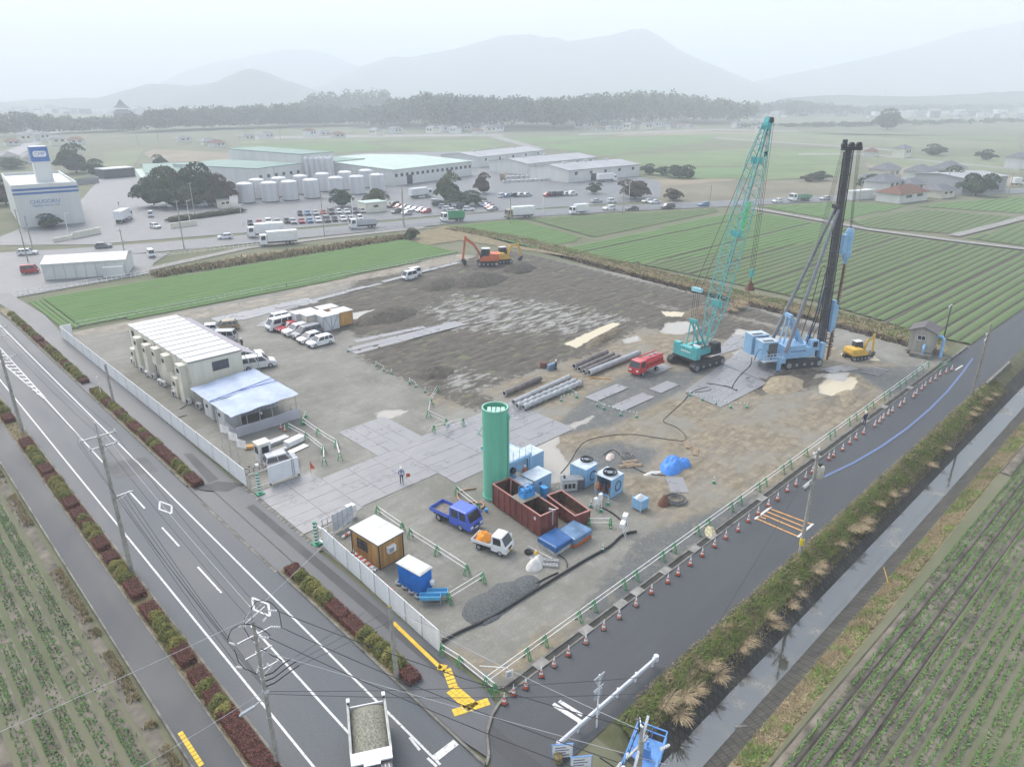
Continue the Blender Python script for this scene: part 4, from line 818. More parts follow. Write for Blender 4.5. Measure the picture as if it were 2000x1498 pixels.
# ================================================================ vehicles
m_tyre = mat('tyre_rubber', (0.025, 0.025, 0.027), 0.85, 0.2, 5)
m_rim = mat('wheel_rim', (0.42, 0.42, 0.43), 0.4, 0.1, 8, metal=0.5)
m_black = mat('black_plastic', (0.03, 0.03, 0.032), 0.6, 0.15, 4)
m_head = mat('headlight_lens', (0.7, 0.72, 0.74), 0.15, 0.1, 8)
m_tail = mat('tail_light_red', (0.4, 0.02, 0.02), 0.25, 0.1, 8)
m_glass = glassmat()
PAINT = {}
def paint(c):
    if c not in PAINT:
        m = mat('car_paint_%d' % len(PAINT), c, 0.3, 0.05, 1.2, spec=0.5); PAINT[c] = m
        m.node_tree.nodes['Principled BSDF'].inputs['Coat Weight'].default_value = 0.5
    return PAINT[c]
WHT, SIL, BLKC, GRY, REDC, BLUC, BRN = (.76, .77, .77), (.42, .43, .45), (.03, .03, .035), (.16, .165, .175), (.42, .02, .025), (.08, .22, .42), (.3, .23, .13)
class Asm:
    """collects parts; far=True joins them into one mesh for vehicles only a few pixels long"""
    def __init__(s, name, far=False):
        s.far = far; s.name = name; s.root = None if far else put(name, None); s.mb = MB(); s.mats = []
    def part(s, name, mb, m, parent=None, smooth=False):
        if s.far:
            if m not in s.mats: s.mats.append(m)
            s.mb.add(mb.v, mb.f, s.mats.index(m)); return None
        return mb.build(name, m, parent or s.root, smooth)
    def done(s):
        if s.far: s.root = put(s.name, s.mb.mesh(s.name, s.mats))
        return s.root
def wheel(A, x, y, r, w, far=False):
    mb = MB(); mb.cyl((x, y - w / 2, r), (x, y + w / 2, r), r, n=10 if A.far else 18); t = A.part('wheel', mb, m_tyre, smooth=not A.far)
    sg = 1 if y > 0 else -1; mb = MB(); mb.cyl((x, y + sg * w / 2, r), (x, y + sg * (w / 2 + .012), r), r * .64, r * .5, n=10); A.part('rim', mb, m_rim, t)
def quad_on(a, b_, c, d, u0, u1, v0, v1, out=.012):
    """panel inset in the quad a(bottom 0) b(bottom 1) c(top 1) d(top 0), set slightly proud"""
    a, b_, c, d = map(Vector, (a, b_, c, d)); n = (b_ - a).cross(d - a).normalized() * out
    f = lambda u, v: (a.lerp(b_, u)).lerp(d.lerp(c, u), v) + n
    P = [f(u0, v0), f(u1, v0), f(u1, v1), f(u0, v1)]; mb = MB(); mb.add([tuple(p) for p in P] + [tuple(p - n * 1.5) for p in P], [(0, 1, 2, 3), (4, 7, 6, 5), (0, 4, 5, 1), (1, 5, 6, 2), (2, 6, 7, 3), (3, 7, 4, 0)]); return mb
CARS = dict(hatch=(3.95, 1.69, 1.5, .3, .9, .82, .92, (.95, 1.75, 3.35, 3.88)), sedan=(4.5, 1.74, 1.44, .31, .88, .8, .9, (1.2, 2.0, 3.2, 4.0)), wagon=(4.25, 1.69, 1.53, .3, .9, .83, .95, (1.0, 1.7, 3.85, 4.2)), suv=(4.55, 1.84, 1.68, .36, 1.02, .96, 1.05, (1.2, 1.95, 3.9, 4.5)),
            minivan=(4.9, 1.85, 1.9, .34, 1.08, .95, 1.1, (.85, 1.75, 4.55, 4.88)), keivan=(3.4, 1.475, 1.9, .27, 1.0, .9, 1.0, (.15, .7, 3.3, 3.39)), kei=(3.4, 1.475, 1.6, .27, .9, .82, .95, (.55, 1.1, 3.1, 3.38)), van=(4.7, 1.7, 2.0, .33, 1.1, .95, 1.1, (.2, .85, 4.55, 4.68)), pickup=(5.3, 1.85, 1.78, .37, 1.05, 1.0, 1.0, (1.35, 2.0, 3.2, 3.5)))
def car(kind, col, far=False):
    L, W, H, r, zb, zf, zt, (g0, g1, g2, g3) = CARS[kind]; A = Asm(kind + '_car' if kind not in ('minivan', 'van') else kind, far); pm = paint(col); X = lambda d: L / 2 - d; h = W / 2
    prof = [(0.02, .38), (0, .55), (.06, zf - .12), (.22, zf), (g0, zb), (g3, zb), (L - .04, zt - .05), (L, .6), (L - .03, .36)]
    mb = MB(); lo = [(x, .22) for x in ()]
    rings = []
    for y, k in ((-h, .96), (-h + .06, 1), (-h * .5, 1.0), (h * .5, 1.0), (h - .06, 1), (h, .96)):
        rings.append([(X(L / 2 + (d - L / 2) * k), y, .5 + (z - .5) * (k if z > .5 else 1)) for d, z in prof + [(L - .1, .24), (.12, .24)]])
    mb.loft(rings)
    ti = h * .8; b0, b1 = h - .03, h - .03
    B = [(X(g0), -b0, zb - .02), (X(g0), b0, zb - .02), (X(g3), b1, zb - .02), (X(g3), -b1, zb - .02)]; T = [(X(g1), -ti, H - .04), (X(g1), ti, H - .04), (X(g2), ti, H - .04), (X(g2), -ti, H - .04)]
    R2 = [(x - (.12 if x > 0 else -.12), y * .88, H) for x, y, z in T]
    mb.loft([B, T, R2]); A.part('body', mb, pm, smooth=False)
    A.part('windscreen', quad_on(B[0], B[1], T[1], T[0], .04, .96, .06, .95), m_glass)
    A.part('rear_window', quad_on(B[2], B[3], T[3], T[2], .08, .92, .15, .9), m_glass)
    cuts = [(.1, .42), (.45, .7), (.73, .96)] if L > 4.2 and kind in ('minivan', 'van', 'suv', 'wagon') else [(.12, .5), (.54, .95)]
    if kind == 'pickup': cuts = [(.15, .55), (.6, .92)]
    for u0, u1 in cuts:
        A.part('side_window', quad_on(B[1], B[2], T[2], T[1], u0, u1, .1, .88), m_glass); A.part('side_window', quad_on(B[3], B[0], T[0], T[3], 1 - u1, 1 - u0, .1, .88), m_glass)
    fx, rx = X(.19 * L), X(.8 * L)
    for x in (fx, rx):
        for y in (-1, 1): wheel(A, x, y * (h - .09), r, .2)
    for y in (-1, 1):
        mb = MB(); mb.box(X(.08), y * (h - .24), zf - .28, .14, .34, .17); A.part('headlight', mb, m_head)
        mb = MB(); mb.box(X(L - .03), y * (h - .12), zt - .3, .1, .2, .3 if kind in ('minivan', 'van', 'keivan', 'wagon') else .18); A.part('tail_light', mb, m_tail)
        if not far: mb = MB(); mb.box(X(g0 + .3), y * (h + .08), zb + .02, .1, .18, .13); A.part('wing_mirror', mb, pm)
    mb = MB(); mb.box(X(.03), 0, .36, .1, W * .7, .2); A.part('grille', mb, m_black)
    if not far:
        mb = MB(); mb.box(X(-.01), 0, .48, .03, .33, .16); A.part('licence_plate', mb, m_white); mb = MB(); mb.box(0, 0, .12, L * .9, W * .86, .16); A.part('underbody', mb, m_black)
        if kind == 'pickup': mb = MB(); mb.box(X(4.35), 0, 1.02, 1.5, 1.5, .04); A.part('cargo_bed', mb, m_black)
    return A.done()
PROTO = {}
def park(kind, col, px, py, head, label, group=None, far=False, scale=1.0, xy=None):
    """head: heading in degrees in world X/Y; placed on the ground seen at (px,py)"""
    key = (kind, col, far); p = xy or G(px, py); z = 0.03
    if key not in PROTO:
        o = PROTO[key] = (truck(kind, col, far) if kind in TRUCKS else car(kind, col, far)); o.location = (p[0], p[1], z); o.rotation_euler = (0, 0, R(head))
    else: o = clone(PROTO[key], (p[0], p[1], z), R(head))
    o['label'] = label; o['category'] = {'van': 'van', 'keivan': 'van', 'minivan': 'minivan', 'pickup': 'pickup truck'}.get(kind, 'truck' if kind in TRUCKS else 'car')
    if group: o['group'] = group
    return o
TRUCKS = dict(boxtruck=(9.5, 2.45, 1.9, 2.85, 1.05, 2.5, 'box'), smallbox=(6.2, 2.1, 1.6, 2.4, .9, 2.2, 'box'), dumptruck=(7.8, 2.45, 1.9, 2.85, 1.15, 1.15, 'bin'), bintruck=(7.2, 2.4, 1.9, 2.8, 1.1, 1.9, 'bin'), flattruck=(5.6, 1.9, 1.6, 2.2, .85, .4, 'bin'), longflat=(9.0, 2.45, 1.9, 2.85, 1.1, 1.0, 'bin'))
def truck(kind, cols, far=False):
    L, W, cl, ch, bz, bh, st_ = TRUCKS[kind]; cc, bc = cols; A = Asm(kind.replace('truck', '_truck') if kind != 'smallbox' else 'box_truck', far); h = W / 2; X = lambda d: L / 2 - d
    mb = MB(); B = [(X(0), -h + .02, .5), (X(0), h - .02, .5), (X(cl), h - .02, .5), (X(cl), -h + .02, .5)]; M_ = [(X(0), -h + .02, ch * .52), (X(0), h - .02, ch * .52), (X(cl), h - .02, ch * .52), (X(cl), -h + .02, ch * .52)]
    T = [(X(.28), -h + .1, ch - .06), (X(.28), h - .1, ch - .06), (X(cl), h - .1, ch - .06), (X(cl), -h + .1, ch - .06)]; T2 = [(X(.42), -h + .2, ch), (X(.42), h - .2, ch), (X(cl - .05), h - .2, ch), (X(cl - .05), -h + .2, ch)]
    mb.loft([B, M_, T, T2]); A.part('cab', mb, paint(cc))
    A.part('windscreen', quad_on(M_[0], M_[1], T[1], T[0], .04, .96, .08, .92), m_glass)
    for q in ((M_[1], M_[2], T[2], T[1], .2, .8), (M_[3], M_[0], T[0], T[3], .2, .8)): A.part('side_window', quad_on(*q[:4], q[4], q[5], .1, .85), m_glass)
    bm_ = paint(bc); x0, x1 = X(cl + .12), X(L)
    if st_ == 'box':
        mb = MB(); mb.b2(x1, x0, -h, h, bz, bz + bh); A.part('cargo_box', mb, bm_)
        for y in (-1, 1): mb = MB(); mb.b2(x1 + .03, x0 - .03, y * h - .02, y * h + .02, bz - .06, bz + .1); A.part('side_rail', mb, m_rim)
    else:
        mb = MB()
        for (a, b_, c, d) in ((x1, x0, -h, -h + .07), (x1, x0, h - .07, h), (x1, x1 + .07, -h + .07, h - .07), (x0 - .1, x0, -h + .07, h - .07)): mb.b2(a, b_, c, d, bz, bz + bh)
        mb.b2(x1 + .07, x0 - .1, -h + .07, h - .07, bz + .004, bz + .1); A.part('cargo_bed', mb, bm_)
    mb = MB(); mb.b2(X(L - .2), X(.2), -h * .45, h * .45, .55, bz - .01); A.part('chassis', mb, m_black)
    r = .3 if L < 6.5 else .47; ax = [.13 * L + .2, .72 * L] + ([.72 * L + 1.05] if L > 7 else [])
    for d in ax:
        for y in (-1, 1): wheel(A, X(d), y * (h - .18), r, .28)
    mb = MB(); mb.b2(X(.02), X(-.06), -h + .04, h - .04, .4, .72); A.part('bumper', mb, m_black if L > 7 else paint(cc))
    for y in (-1, 1): mb = MB(); mb.box(X(-.03), y * (h - .35), .76, .1, .36, .2); A.part('headlight', mb, m_head)
    return A.done()
# ================================================================ the building site: fences, cabins, plant, materials
m_hoard = mat('hoarding_white', (0.82, 0.82, 0.81), 0.5, 0.05, 0.8, streak=True)
m_cream = mat('cabin_cream', (0.68, 0.65, 0.54), 0.55, 0.06, 1.0, streak=True)
m_roofw = mat('cabin_roof_white', (0.58, 0.585, 0.575), 0.5, 0.08, 0.8)
m_grn = mat('barricade_green', (0.04, 0.3, 0.1), 0.5, 0.12, 4)
m_grnc = mat('green_cone', (0.03, 0.26, 0.14), 0.55, 0.15, 6)
m_orc = mat('cone_red', (0.62, 0.11, 0.045), 0.55, 0.15, 5)
m_orf = mat('faded_cone_red', (0.6, 0.24, 0.16), 0.6, 0.15, 5)
m_steel = mat('bare_steel', (0.35, 0.36, 0.37), 0.45, 0.15, 4, metal=0.5)
def plates_mat():
    m, t, b = nodemat('steel_road_plate'); N, L = t.nodes, t.links
    geo = N.new('ShaderNodeNewGeometry'); n = N.new('ShaderNodeTexNoise'); n.inputs['Scale'].default_value = 0.4; n.inputs['Detail'].default_value = 7; n.inputs['Roughness'].default_value = 0.65; L.new(geo.outputs['Position'], n.inputs['Vector'])
    mx = N.new('ShaderNodeMix'); mx.data_type = 'RGBA'; mx.inputs['A'].default_value = (0.205, 0.2, 0.2, 1); mx.inputs['B'].default_value = (0.245, 0.24, 0.243, 1)
    r = N.new('ShaderNodeMapRange'); r.inputs['From Min'].default_value = .35; r.inputs['From Max'].default_value = .65; L.new(n.outputs['Fac'], r.inputs['Value']); L.new(r.outputs[0], mx.inputs['Factor']); L.new(mx.outputs['Result'], b.inputs['Base Color'])
    q = N.new('ShaderNodeMapRange'); q.inputs['From Min'].default_value = .35; q.inputs['From Max'].default_value = .6; q.inputs['To Min'].default_value = .22; q.inputs['To Max'].default_value = .42; L.new(n.outputs['Fac'], q.inputs['Value']); L.new(q.outputs[0], b.inputs['Roughness']); b.inputs['Specular IOR Level'].default_value = .6
    return m
m_plate = plates_mat(); m_plated = mat('worn_steel_plate', (0.24, 0.22, 0.2), .5, .15, .6)
PM = MB().box(0, 0, 0, 1, 1, 1).mesh('steel_plate', m_plate)
def plate(cx, cy, sx, sy, z=0.06, rz=0.0, label='', group='steel plates'):
    put('steel_plate', PM, None, (cx, cy, z + random.uniform(0, .012)), rz + random.gauss(0, .006), label, 'steel plate', group, scale=(sx - .03, sy - .03, .024))
def plate_area(x0, x1, y0, y1, px, py, label, group, z=0.05):
    nx_, ny_ = max(1, round((x1 - x0) / px)), max(1, round((y1 - y0) / py))
    for i in range(nx_):
        for j in range(ny_): plate(x0 + (i + .5) * (x1 - x0) / nx_, y0 + (j + .5) * (y1 - y0) / ny_, (x1 - x0) / nx_, (y1 - y0) / ny_, z, 0, label, group)
plate_area(0.95, 7.1, 25.3, 34.8, 3.05, 1.55, 'damp brown grey steel plate just inside the open site gate', 'steel plates at the gate')
plate_area(7.1, 16.3, 25.6, 33.0, 3.07, 1.52, 'grey steel plate on the haul road where the flagman stands', 'steel plates of the haul road')
plate_area(14.0, 20.3, 33.0, 41.0, 1.55, 4.0, 'pale steel plate in the side bay off the haul road', 'steel plates in the side bay')
plate_area(16.3, 34.3, 22.8, 33.6, 6.0, 1.54, 'wet steel plate beside the green silo', 'steel plates around the silo')
mb_tracks = []
def strip(p0, p1, w_, n, label, group, rows=1):
    a, b_ = Vector(G(*p0)), Vector(G(*p1)); L_ = (b_ - a).length / n; ang = math.atan2(b_.y - a.y, b_.x - a.x); d = (b_ - a).normalized(); nn = Vector((-d.y, d.x))
    for i in range(n):
        for k in range(rows):
            c = a + d * (L_ * (i + .5)) + nn * (w_ * k); z = 0.05
            for s in (-.4, 0, .4): z = max(z, sz(c.x + d.x * L_ * s, c.y + d.y * L_ * s) + .03)
            plate(c.x, c.y, L_, w_, z, ang, label, group)
strip((690, 690), (905, 634), 1.5, 5, 'steel plate of the double track strip crossing the dark mud', 'steel plates in the mud', 2)
strip((693, 668), (830, 640), 1.4, 3, 'outer plate of a short strip on the mud track', 'steel plates in the mud')
strip((470, 625), (895, 514), 1.5, 12, 'steel plate of the long track along the back of the site', 'steel plates of the back track')
strip((430, 632), (620, 590), 1.5, 5, 'steel plate of the turning area behind the parked cars', 'steel plates of the turning area', 3)
strip((540, 640), (572, 620), 1.5, 1, 'steel plate of the turning area behind the parked cars', 'steel plates of the turning area', 3)
strip((1170, 790), (1200, 755), 1.5, 1, '', '') if False else None
for (q, lab) in (((1185, 768), 'left of two pale plates lying alone on the dark gravel strip'), ((1236, 786), 'right of two pale plates lying alone on the dark gravel strip'), ((1297, 757), 'plate half under mud between the tanker and the crane'), ((1287, 722), 'plate on the gravel right behind the red tanker')):
    x, y = G(*q); plate(x, y, 6.6 if q[0] < 1240 else 4.2, 2.0, .09, R(-1), lab, 'single plates on the gravel strip')
def quadplates(corners, n, label, group, m=1):
    """plates laid side by side filling a four-cornered area given by pixels"""
    A, B_, C_, D_ = [Vector(G(*c)) for c in corners]
    for i in range(n):
        for j in range(m):
            P = [A.lerp(B_, (i + u) / n).lerp(D_.lerp(C_, (i + u) / n), (j + v) / m) for u, v in ((.012, .01), (.988, .01), (.988, .99), (.012, .99))]
            z = max(.05, max(sz(p.x, p.y) for p in P) + .02); MB().prism([tuple(p) for p in P], z, z + .025).build('steel_plate', m_plate, None, label=label, cat='steel plate', group=group)
quadplates([(1405, 798), (1500, 749), (1410, 712), (1335, 766)], 1, 'muddy steel plate in front of the piling rig', 'steel plates by the machines', 6)
quadplates([(1410, 712), (1490, 745), (1560, 712), (1455, 678)], 1, 'steel plate under the piling rig power pack', 'steel plates by the machines', 3)
quadplates([(1385, 700), (1450, 680), (1520, 655), (1430, 655)], 3, 'wet plate between the crane and the rig', 'steel plates by the machines', 2)
quadplates([(1600, 722), (1650, 712), (1680, 722), (1625, 730)], 1, 'steel plate right under the auger tip', 'steel plates by the machines')
x, y = G(1322, 948); plate(x, y, 3.0, 1.8, .07, R(45), 'square steel plate with bent bars lying near the blue tarpaulin heap', 'single plates')
for i in range(4):
    p = G(1700 + i * 6, 731 - i * 3); plate(p[0], p[1], .35, 2.2, .1, R(10), 'concrete kerb stone, one of four laid beside the round pond', 'kerb stones')
def hoarding(a, b_, n, label, h=2.0, first=None):
    t = thing('hoarding_fence', label, 'fence', (a[0], a[1], 0)); d = Vector((b_[0] - a[0], b_[1] - a[1])); L_ = d.length / n; ang = math.atan2(d.y, d.x); t.rotation_euler = (0, 0, ang)
    mb = MB(); mb.b2(.012, L_ - .012, -.02, .02, .06, h)
    for k in np.arange(.25, L_ - .1, .33): mb.b2(k, k + .12, -.033, -.0195, .07, h - .012)
    pm = mb.mesh('fence_panel', m_hoard); mb = MB(); mb.cyl((0, .09, 0), (0, .09, h - .1), .03, n=8); mb.bar((0, .1, h * .8), (0, 1.2, .05), .04); po = mb.mesh('fence_post', m_galv)
    mb = MB(); mb.b2(-.05, .05, -.04, -.022, .1, h - .02); st_ = mb.mesh('joint_strip', mat('joint_grey', (.5, .52, .55), .5))
    MB().b2(0, L_ * n, .03, .09, h * .45, h * .5).build('fence_rail', m_galv, t)
    for i in range(n):
        put('fence_panel', pm, t, (i * L_, 0, 0)); put('fence_post', po, t, (i * L_, 0, 0))
        if i and (n < 10 or i % 2 == 0): put('joint_strip', st_, t, (i * L_, 0, 0))
    return t
FN0, FN1 = G(860, 1276), G(632, 1068); hoarding(FN1, FN0, 8, 'white panel hoarding between the yellow hut and the pavement')
FF0, FF1 = G(482, 951), G(122, 660); hoarding(FF1, FF0, 34, 'long white panel hoarding running past the two storey site office', 2.0)
x, y = FF1; MB().b2(0, 1.6, -.03, .03, .05, 2.0).build('end_panel', m_hoard, None, loc=(x, y + .05, 0), rz=R(5), label='short white return panel closing the far end of the long hoarding', cat='fence panel')
def text(body, size, loc, rot, m, parent=None, name='lettering', ext=.006):
    cu = bpy.data.curves.new(name, 'FONT'); cu.body = body; cu.size = size; cu.extrude = ext; cu.align_x = 'CENTER'; cu.align_y = 'CENTER'; tmp = bpy.data.objects.new('tmp', cu); C.objects.link(tmp)
    dg = bpy.context.evaluated_depsgraph_get(); me = bpy.data.meshes.new_from_object(tmp.evaluated_get(dg)); bpy.data.objects.remove(tmp); me.materials.clear(); me.materials.append(m)
    o = put(name, me, parent); o.location = loc; o.rotation_euler = rot; return o
m_gw = mat('gate_white', (.78, .79, .8), .45, .05, 1)
def striped_post(x, y, h, label):
    t = thing('gate_post', label, 'gate post', (x, y, 0)); n = 14
    for i in range(n): MB().cyl((0, 0, h * i / n), (0, 0, h * (i + 1) / n), .16, n=12).build('stripe_band', m_grnc if i % 2 else m_white, t)
    MB().b2(-.35, .35, -.35, .35, .04, .2).build('foot', m_grnc, t)
x, y = G(508, 966); striped_post(x, y, 2.3, 'green and white striped gate post next to the bicycle'); x, y = G(619, 1064); striped_post(x, y, 2.3, 'green and white striped gate post next to the near hoarding')
gx, gy = G(527, 948); t = thing('panel_gate', 'white solid sliding gate leaf standing open in front of the white car', 'gate', (gx, gy, 0), R(-3))
MB().b2(0, 3.2, -.04, .04, .2, 2.1).build('gate_panel', m_gw, t)
for k in (2.45, 2.62): MB().b2(k, k + .07, -.06, -.041, .2, 2.12).build('gate_stile', m_steel, t)
for k in (0, 3.0): MB().cyl((k + .1, -.05, .1), (k + .1, .05, .1), .1, n=10).build('gate_wheel', m_black, t)
MB().bar((-1.9, 0, .35), (0, 0, .35), .05).bar((-1.9, 0, 1.9), (0, 0, 1.9), .05).bar((-1.9, 0, .35), (-1.9, 0, 1.9), .05).bar((-.95, 0, .35), (-.95, 0, 1.9), .04).build('gate_frame', m_galv, t)
gx, gy = G(623, 1058); hx, hy = G(690, 1023); t = thing('leaf_gate', 'tubular gate leaf with pale sheet panels opened towards the yellow hut', 'gate', (gx, gy, 0), math.atan2(hy - gy, hx - gx)); GL = math.hypot(hx - gx, hy - gy)
mb = MB()
for z in (.25, 1.1, 1.95): mb.bar((0, 0, z), (GL, 0, z), .05)
for i in range(8): mb.bar((GL * i / 7, 0, .2), (GL * i / 7, 0, 2.0), .05)
mb.build('gate_frame', m_galv, t)
for i in range(3, 7): MB().b2(GL * i / 7 + .03, GL * (i + 1) / 7 - .03, -.02, .02, .3, 1.9).build('gate_sheet', mat('gate_pale_blue', (.55, .62, .68), .5), t)
MB().b2(-.1, .1, -1.3, 0, .2, .25).b2(-.1, .1, -1.3, 0, 1.6, 1.65).build('gate_return', m_galv, t)
x, y = G(686, 1010); MB().b2(-.4, .4, -.3, .3, 0, 1.3).build('white_cabinet', m_white, None, loc=(x, y, 0), label='white cabinet standing behind the tubular gate leaf', cat='cabinet')
def cone_mesh(m, band):
    t = put('traffic_cone', None); MB().b2(-.19, .19, -.19, .19, 0, .045).build('base', m_black if band else m, t)
    prof = [(.15, .045), (.115, .24), (.09, .38), (.065, .5), (.035, .7)]
    for i in range(4): MB().lathe([prof[i], prof[i + 1]], 12).build('cone_band', m if i in (0, 2) else m_white, t, smooth=True)
    MB().cyl((0, 0, .68), (0, 0, .86), .022, n=6).build('cone_tip', m_white, t); return t
CN = {'red': cone_mesh(m_orc, True), 'faded': cone_mesh(m_orf, True), 'green': cone_mesh(m_grnc, False)}; used_cone = set()
def cone(px, py, kind, label, group, s=1.0, z=0.012, xy=None):
    p = xy or G(px, py); c = CN[kind]
    if kind in used_cone: o = clone(c, (p[0], p[1], z), random.random(), label, s, group)
    else: used_cone.add(kind); o = c; o.location = (p[0], p[1], z); o.scale = (s,) * 3; o['label'] = label; o['group'] = group
    o['category'] = 'traffic cone'; return o
RC = [(985, 1374), (1003, 1357), (1027, 1344), (1057, 1321), (1082, 1301), (1110, 1280), (1144, 1256), (1179, 1229), (1209, 1207), (1242, 1183), (1272, 1159), (1304, 1138), (1324, 1123), (1348, 1104), (1371, 1086), (1395, 1068), (1417, 1052), (1441, 1037), (1461, 1019), (1480, 1005), (1500, 989), (1518, 977), (1537, 960), (1554, 949), (1573, 935), (1586, 924), (1618, 898), (1627, 892), (1645, 880), (1659, 867), (1671, 858), (1686, 848), (1708, 833), (1717, 826), (1724, 819), (1734, 811), (1742, 805), (1757, 795), (1765, 788), (1783, 777), (1789, 771), (1799, 762), (1806, 756), (1816, 748), (1826, 742), (1835, 734), (1847, 729), (1858, 724)]
for i, (a, b_) in enumerate(RC):
    k = 'faded' if (i > 31 or i in (4, 6, 7, 8, 9, 24)) else 'red'
    w_ = 'at the road corner by the yellow tactile tiles' if i < 3 else 'along the gutter opposite the white guard rail' if i < 10 else 'along the gutter before the orange road stripes' if i < 18 else 'by the gutter at the drum transformer pole' if i < 27 else 'along the gutter beside the faded blue road line' if i < 43 else 'near the pump house'
    cone(a, b_, k, ('%s and white traffic cone ' % ('faded pink' if k == 'faded' else 'red')) + w_, 'traffic cones along the side road', 1.05)
for a, b_ in ((519 + 0, 838), (527 + 0, 843)): cone(a + 30, b_ + 0, 'red', 'red cone in the pair beside the carport skirt', 'cones by the carport')
for a, b_ in ((1088, 963), (1154, 991), (1187, 986), (1174, 1000), (1394, 944), (1177, 1077), (735, 716), (750, 725), (765, 731), (800, 749), (812, 757), (831, 767), (680, 688), (570, 806), (1800, 716)):
    cone(a, b_, 'green', 'green and white cone ' + ('around the blue hose cabins' if 1080 < a < 1190 and b_ < 1010 else 'beside the orange tarped box' if a == 1177 else 'at the edge of the dark mud' if a < 840 else 'standing alone on the sandy ground'), 'green cones on the site', .95, .06)
x, y = G(692, 1089); cone(0, 0, 'red', 'squat red cone between the hoarding and the yellow hut', 'cones by the hut', 1, .06, (x, y))
def barline(pts, label, col=m_white):
    for (a, b_) in zip(pts[:-1], pts[1:]):
        A_, B_ = G(*a), G(*b_); mb = MB(); n = 8
        for i in range(n):
            f0, f1 = i / n, (i + 1) / n; mb.bar((A_[0] + (B_[0] - A_[0]) * f0, A_[1] + (B_[1] - A_[1]) * f0, .72), (A_[0] + (B_[0] - A_[0]) * f1, A_[1] + (B_[1] - A_[1]) * f1, .72), .045, mi=i % 2)
        mb.build('cone_bar', [m_white, m_grnc], None, label=label, cat='cone bar', group='striped bars between green cones')
for pts, lab, grp in (([(1166, 794), (1179, 800), (1212, 812), (1243, 816)], 'striped bar between green cones in front of the two loose plates', 'a'), ([(1347, 774), (1372, 783), (1398, 791), (1427, 797), (1458, 797)], 'striped bar between green cones in front of the muddy plates', 'b'), ([(1109, 766), (1126, 777), (1096, 784)], 'striped bar between green cones right of the ribbed piles', 'c'), ([(735, 716), (750, 725)], 'striped bar between two cones at the corner of the dark mud', 'd'), ([(800, 749), (812, 757)], 'striped bar between two cones at the lower edge of the dark mud', 'e'), ([(583, 806), (598, 815), (592, 829)], 'striped bar between green cones beside the carport', 'f')):
    for p in pts:
        if grp in 'abcf': cone(p[0], p[1], 'green', 'green and white cone carrying a striped bar', 'green cones on the site', .95, .06)
    barline(pts, lab)
mb = MB()
for s in (-1, 1):
    for q in (-1, 1): mb.bar((q * .12, s * .28, 0), (q * .05, s * .02, .95), .045)
    mb.bar((-.1, s * .17, .4), (.1, s * .17, .4), .04); mb.bar((-.12, s * .28, .03), (.12, s * .28, .03), .05)
mb.bar((-.09, 0, .9), (.09, 0, .9), .07); mb.bar((0, -.16, .47), (0, .16, .47), .05); STAND = mb.mesh('barricade_stand', m_grn)
def barricade(pts, label, rail=m_white, zs=(.48, .92), world=None, base=.05):
    W_ = world or [G(*p) for p in pts]; t = thing('pipe_barricade', label, 'barricade', (W_[0][0], W_[0][1], 0), 0, 'green stand pipe barricades'); o = W_[0]
    for i, p in enumerate(W_):
        a = W_[max(i - 1, 0)]; b_ = W_[min(i + 1, len(W_) - 1)]; put('barricade_stand', STAND, t, (p[0] - o[0], p[1] - o[1], base), math.atan2(b_[1] - a[1], b_[0] - a[0]))
    for a, b_ in zip(W_[:-1], W_[1:]):
        for z in zs: MB().cyl((a[0] - o[0], a[1] - o[1], z + base), (b_[0] - o[0], b_[1] - o[1], z + base), .03, n=6).build('rail_pipe', rail, t)
    return t
RB_ = [(967, 1357), (1045, 1297), (1076, 1269), (1145, 1222), (1173, 1200), (1233, 1158), (1256, 1140), (1310, 1103), (1331, 1086), (1377, 1052), (1397, 1036), (1443, 1004), (1458, 990), (1497, 965), (1509, 955), (1544, 930), (1559, 920), (1591, 897), (1632, 863), (1644, 857), (1673, 836), (1684, 825), (1709, 811), (1717, 801), (1738, 785), (1748, 777), (1770, 763), (1778, 754), (1795, 745), (1803, 739), (1816, 730), (1829, 723)]
barricade(0, 'long pipe barricade on green stands along the side road edge of the site', world=[(G(*p)[0], 1.1) for p in RB_], base=.04)
barricade([(864, 1280), (899, 1302), (967, 1357)], 'pipe barricade closing the corner between hoarding and side road')
barricade([(738, 1006), (786, 1039)], 'two stand pipe barricade behind the yellow hut'); barricade([(802, 1051), (854, 1084), (912, 1122)], 'three stand pipe barricade in front of the small white truck'); barricade([(877, 1178), (943, 1137)], 'two stand pipe barricade between the wash sinks and the gravel heaps')
barricade([(564, 841), (599, 860), (633, 886), (634, 909)], 'pipe barricade beside the stacked white boards', zs=(.48, .9)); barricade([(592, 830), (622, 852), (658, 874), (665, 900)], 'outer pipe barricade turning a corner near the carport')
barricade([(854, 768), (841, 790)], 'yellowish pipe barricade at the edge of the mud', m_galv); barricade([(841, 790), (837, 816), (872, 832)], 'bent pipe barricade left of the green silo', m_galv); barricade([(848, 846), (905, 832)], 'pipe barricade carrying a notice board left of the silo')
barricade([(893, 967), (934, 1000)], 'pipe barricade between the blue truck and the silo hose'); barricade([(1150, 1030), (1192, 1030)], 'pipe barricade behind the orange tarped box'); barricade([(1836, 722), (1850, 716)], 'short pipe barricade in front of the pump house', m_galv)
def board(px, py, z, w_, h, label, rz=0, lines=5, frame=m_steel):
    x, y = G(px, py); t = thing('notice_board', label, 'notice board', (x, y, z), rz); MB().b2(-w_ / 2, w_ / 2, -.02, .02, 0, h).build('board', m_white, t)
    for k in range(lines): MB().b2(-w_ * .38, w_ * (.38 if k % 2 else .2), -.026, -.0205, h * (.15 + .7 * k / lines), h * (.15 + .7 * k / lines) + h * .05).build('print_line', mat('print_ink', (.1, .1, .2), .7), t)
    return t
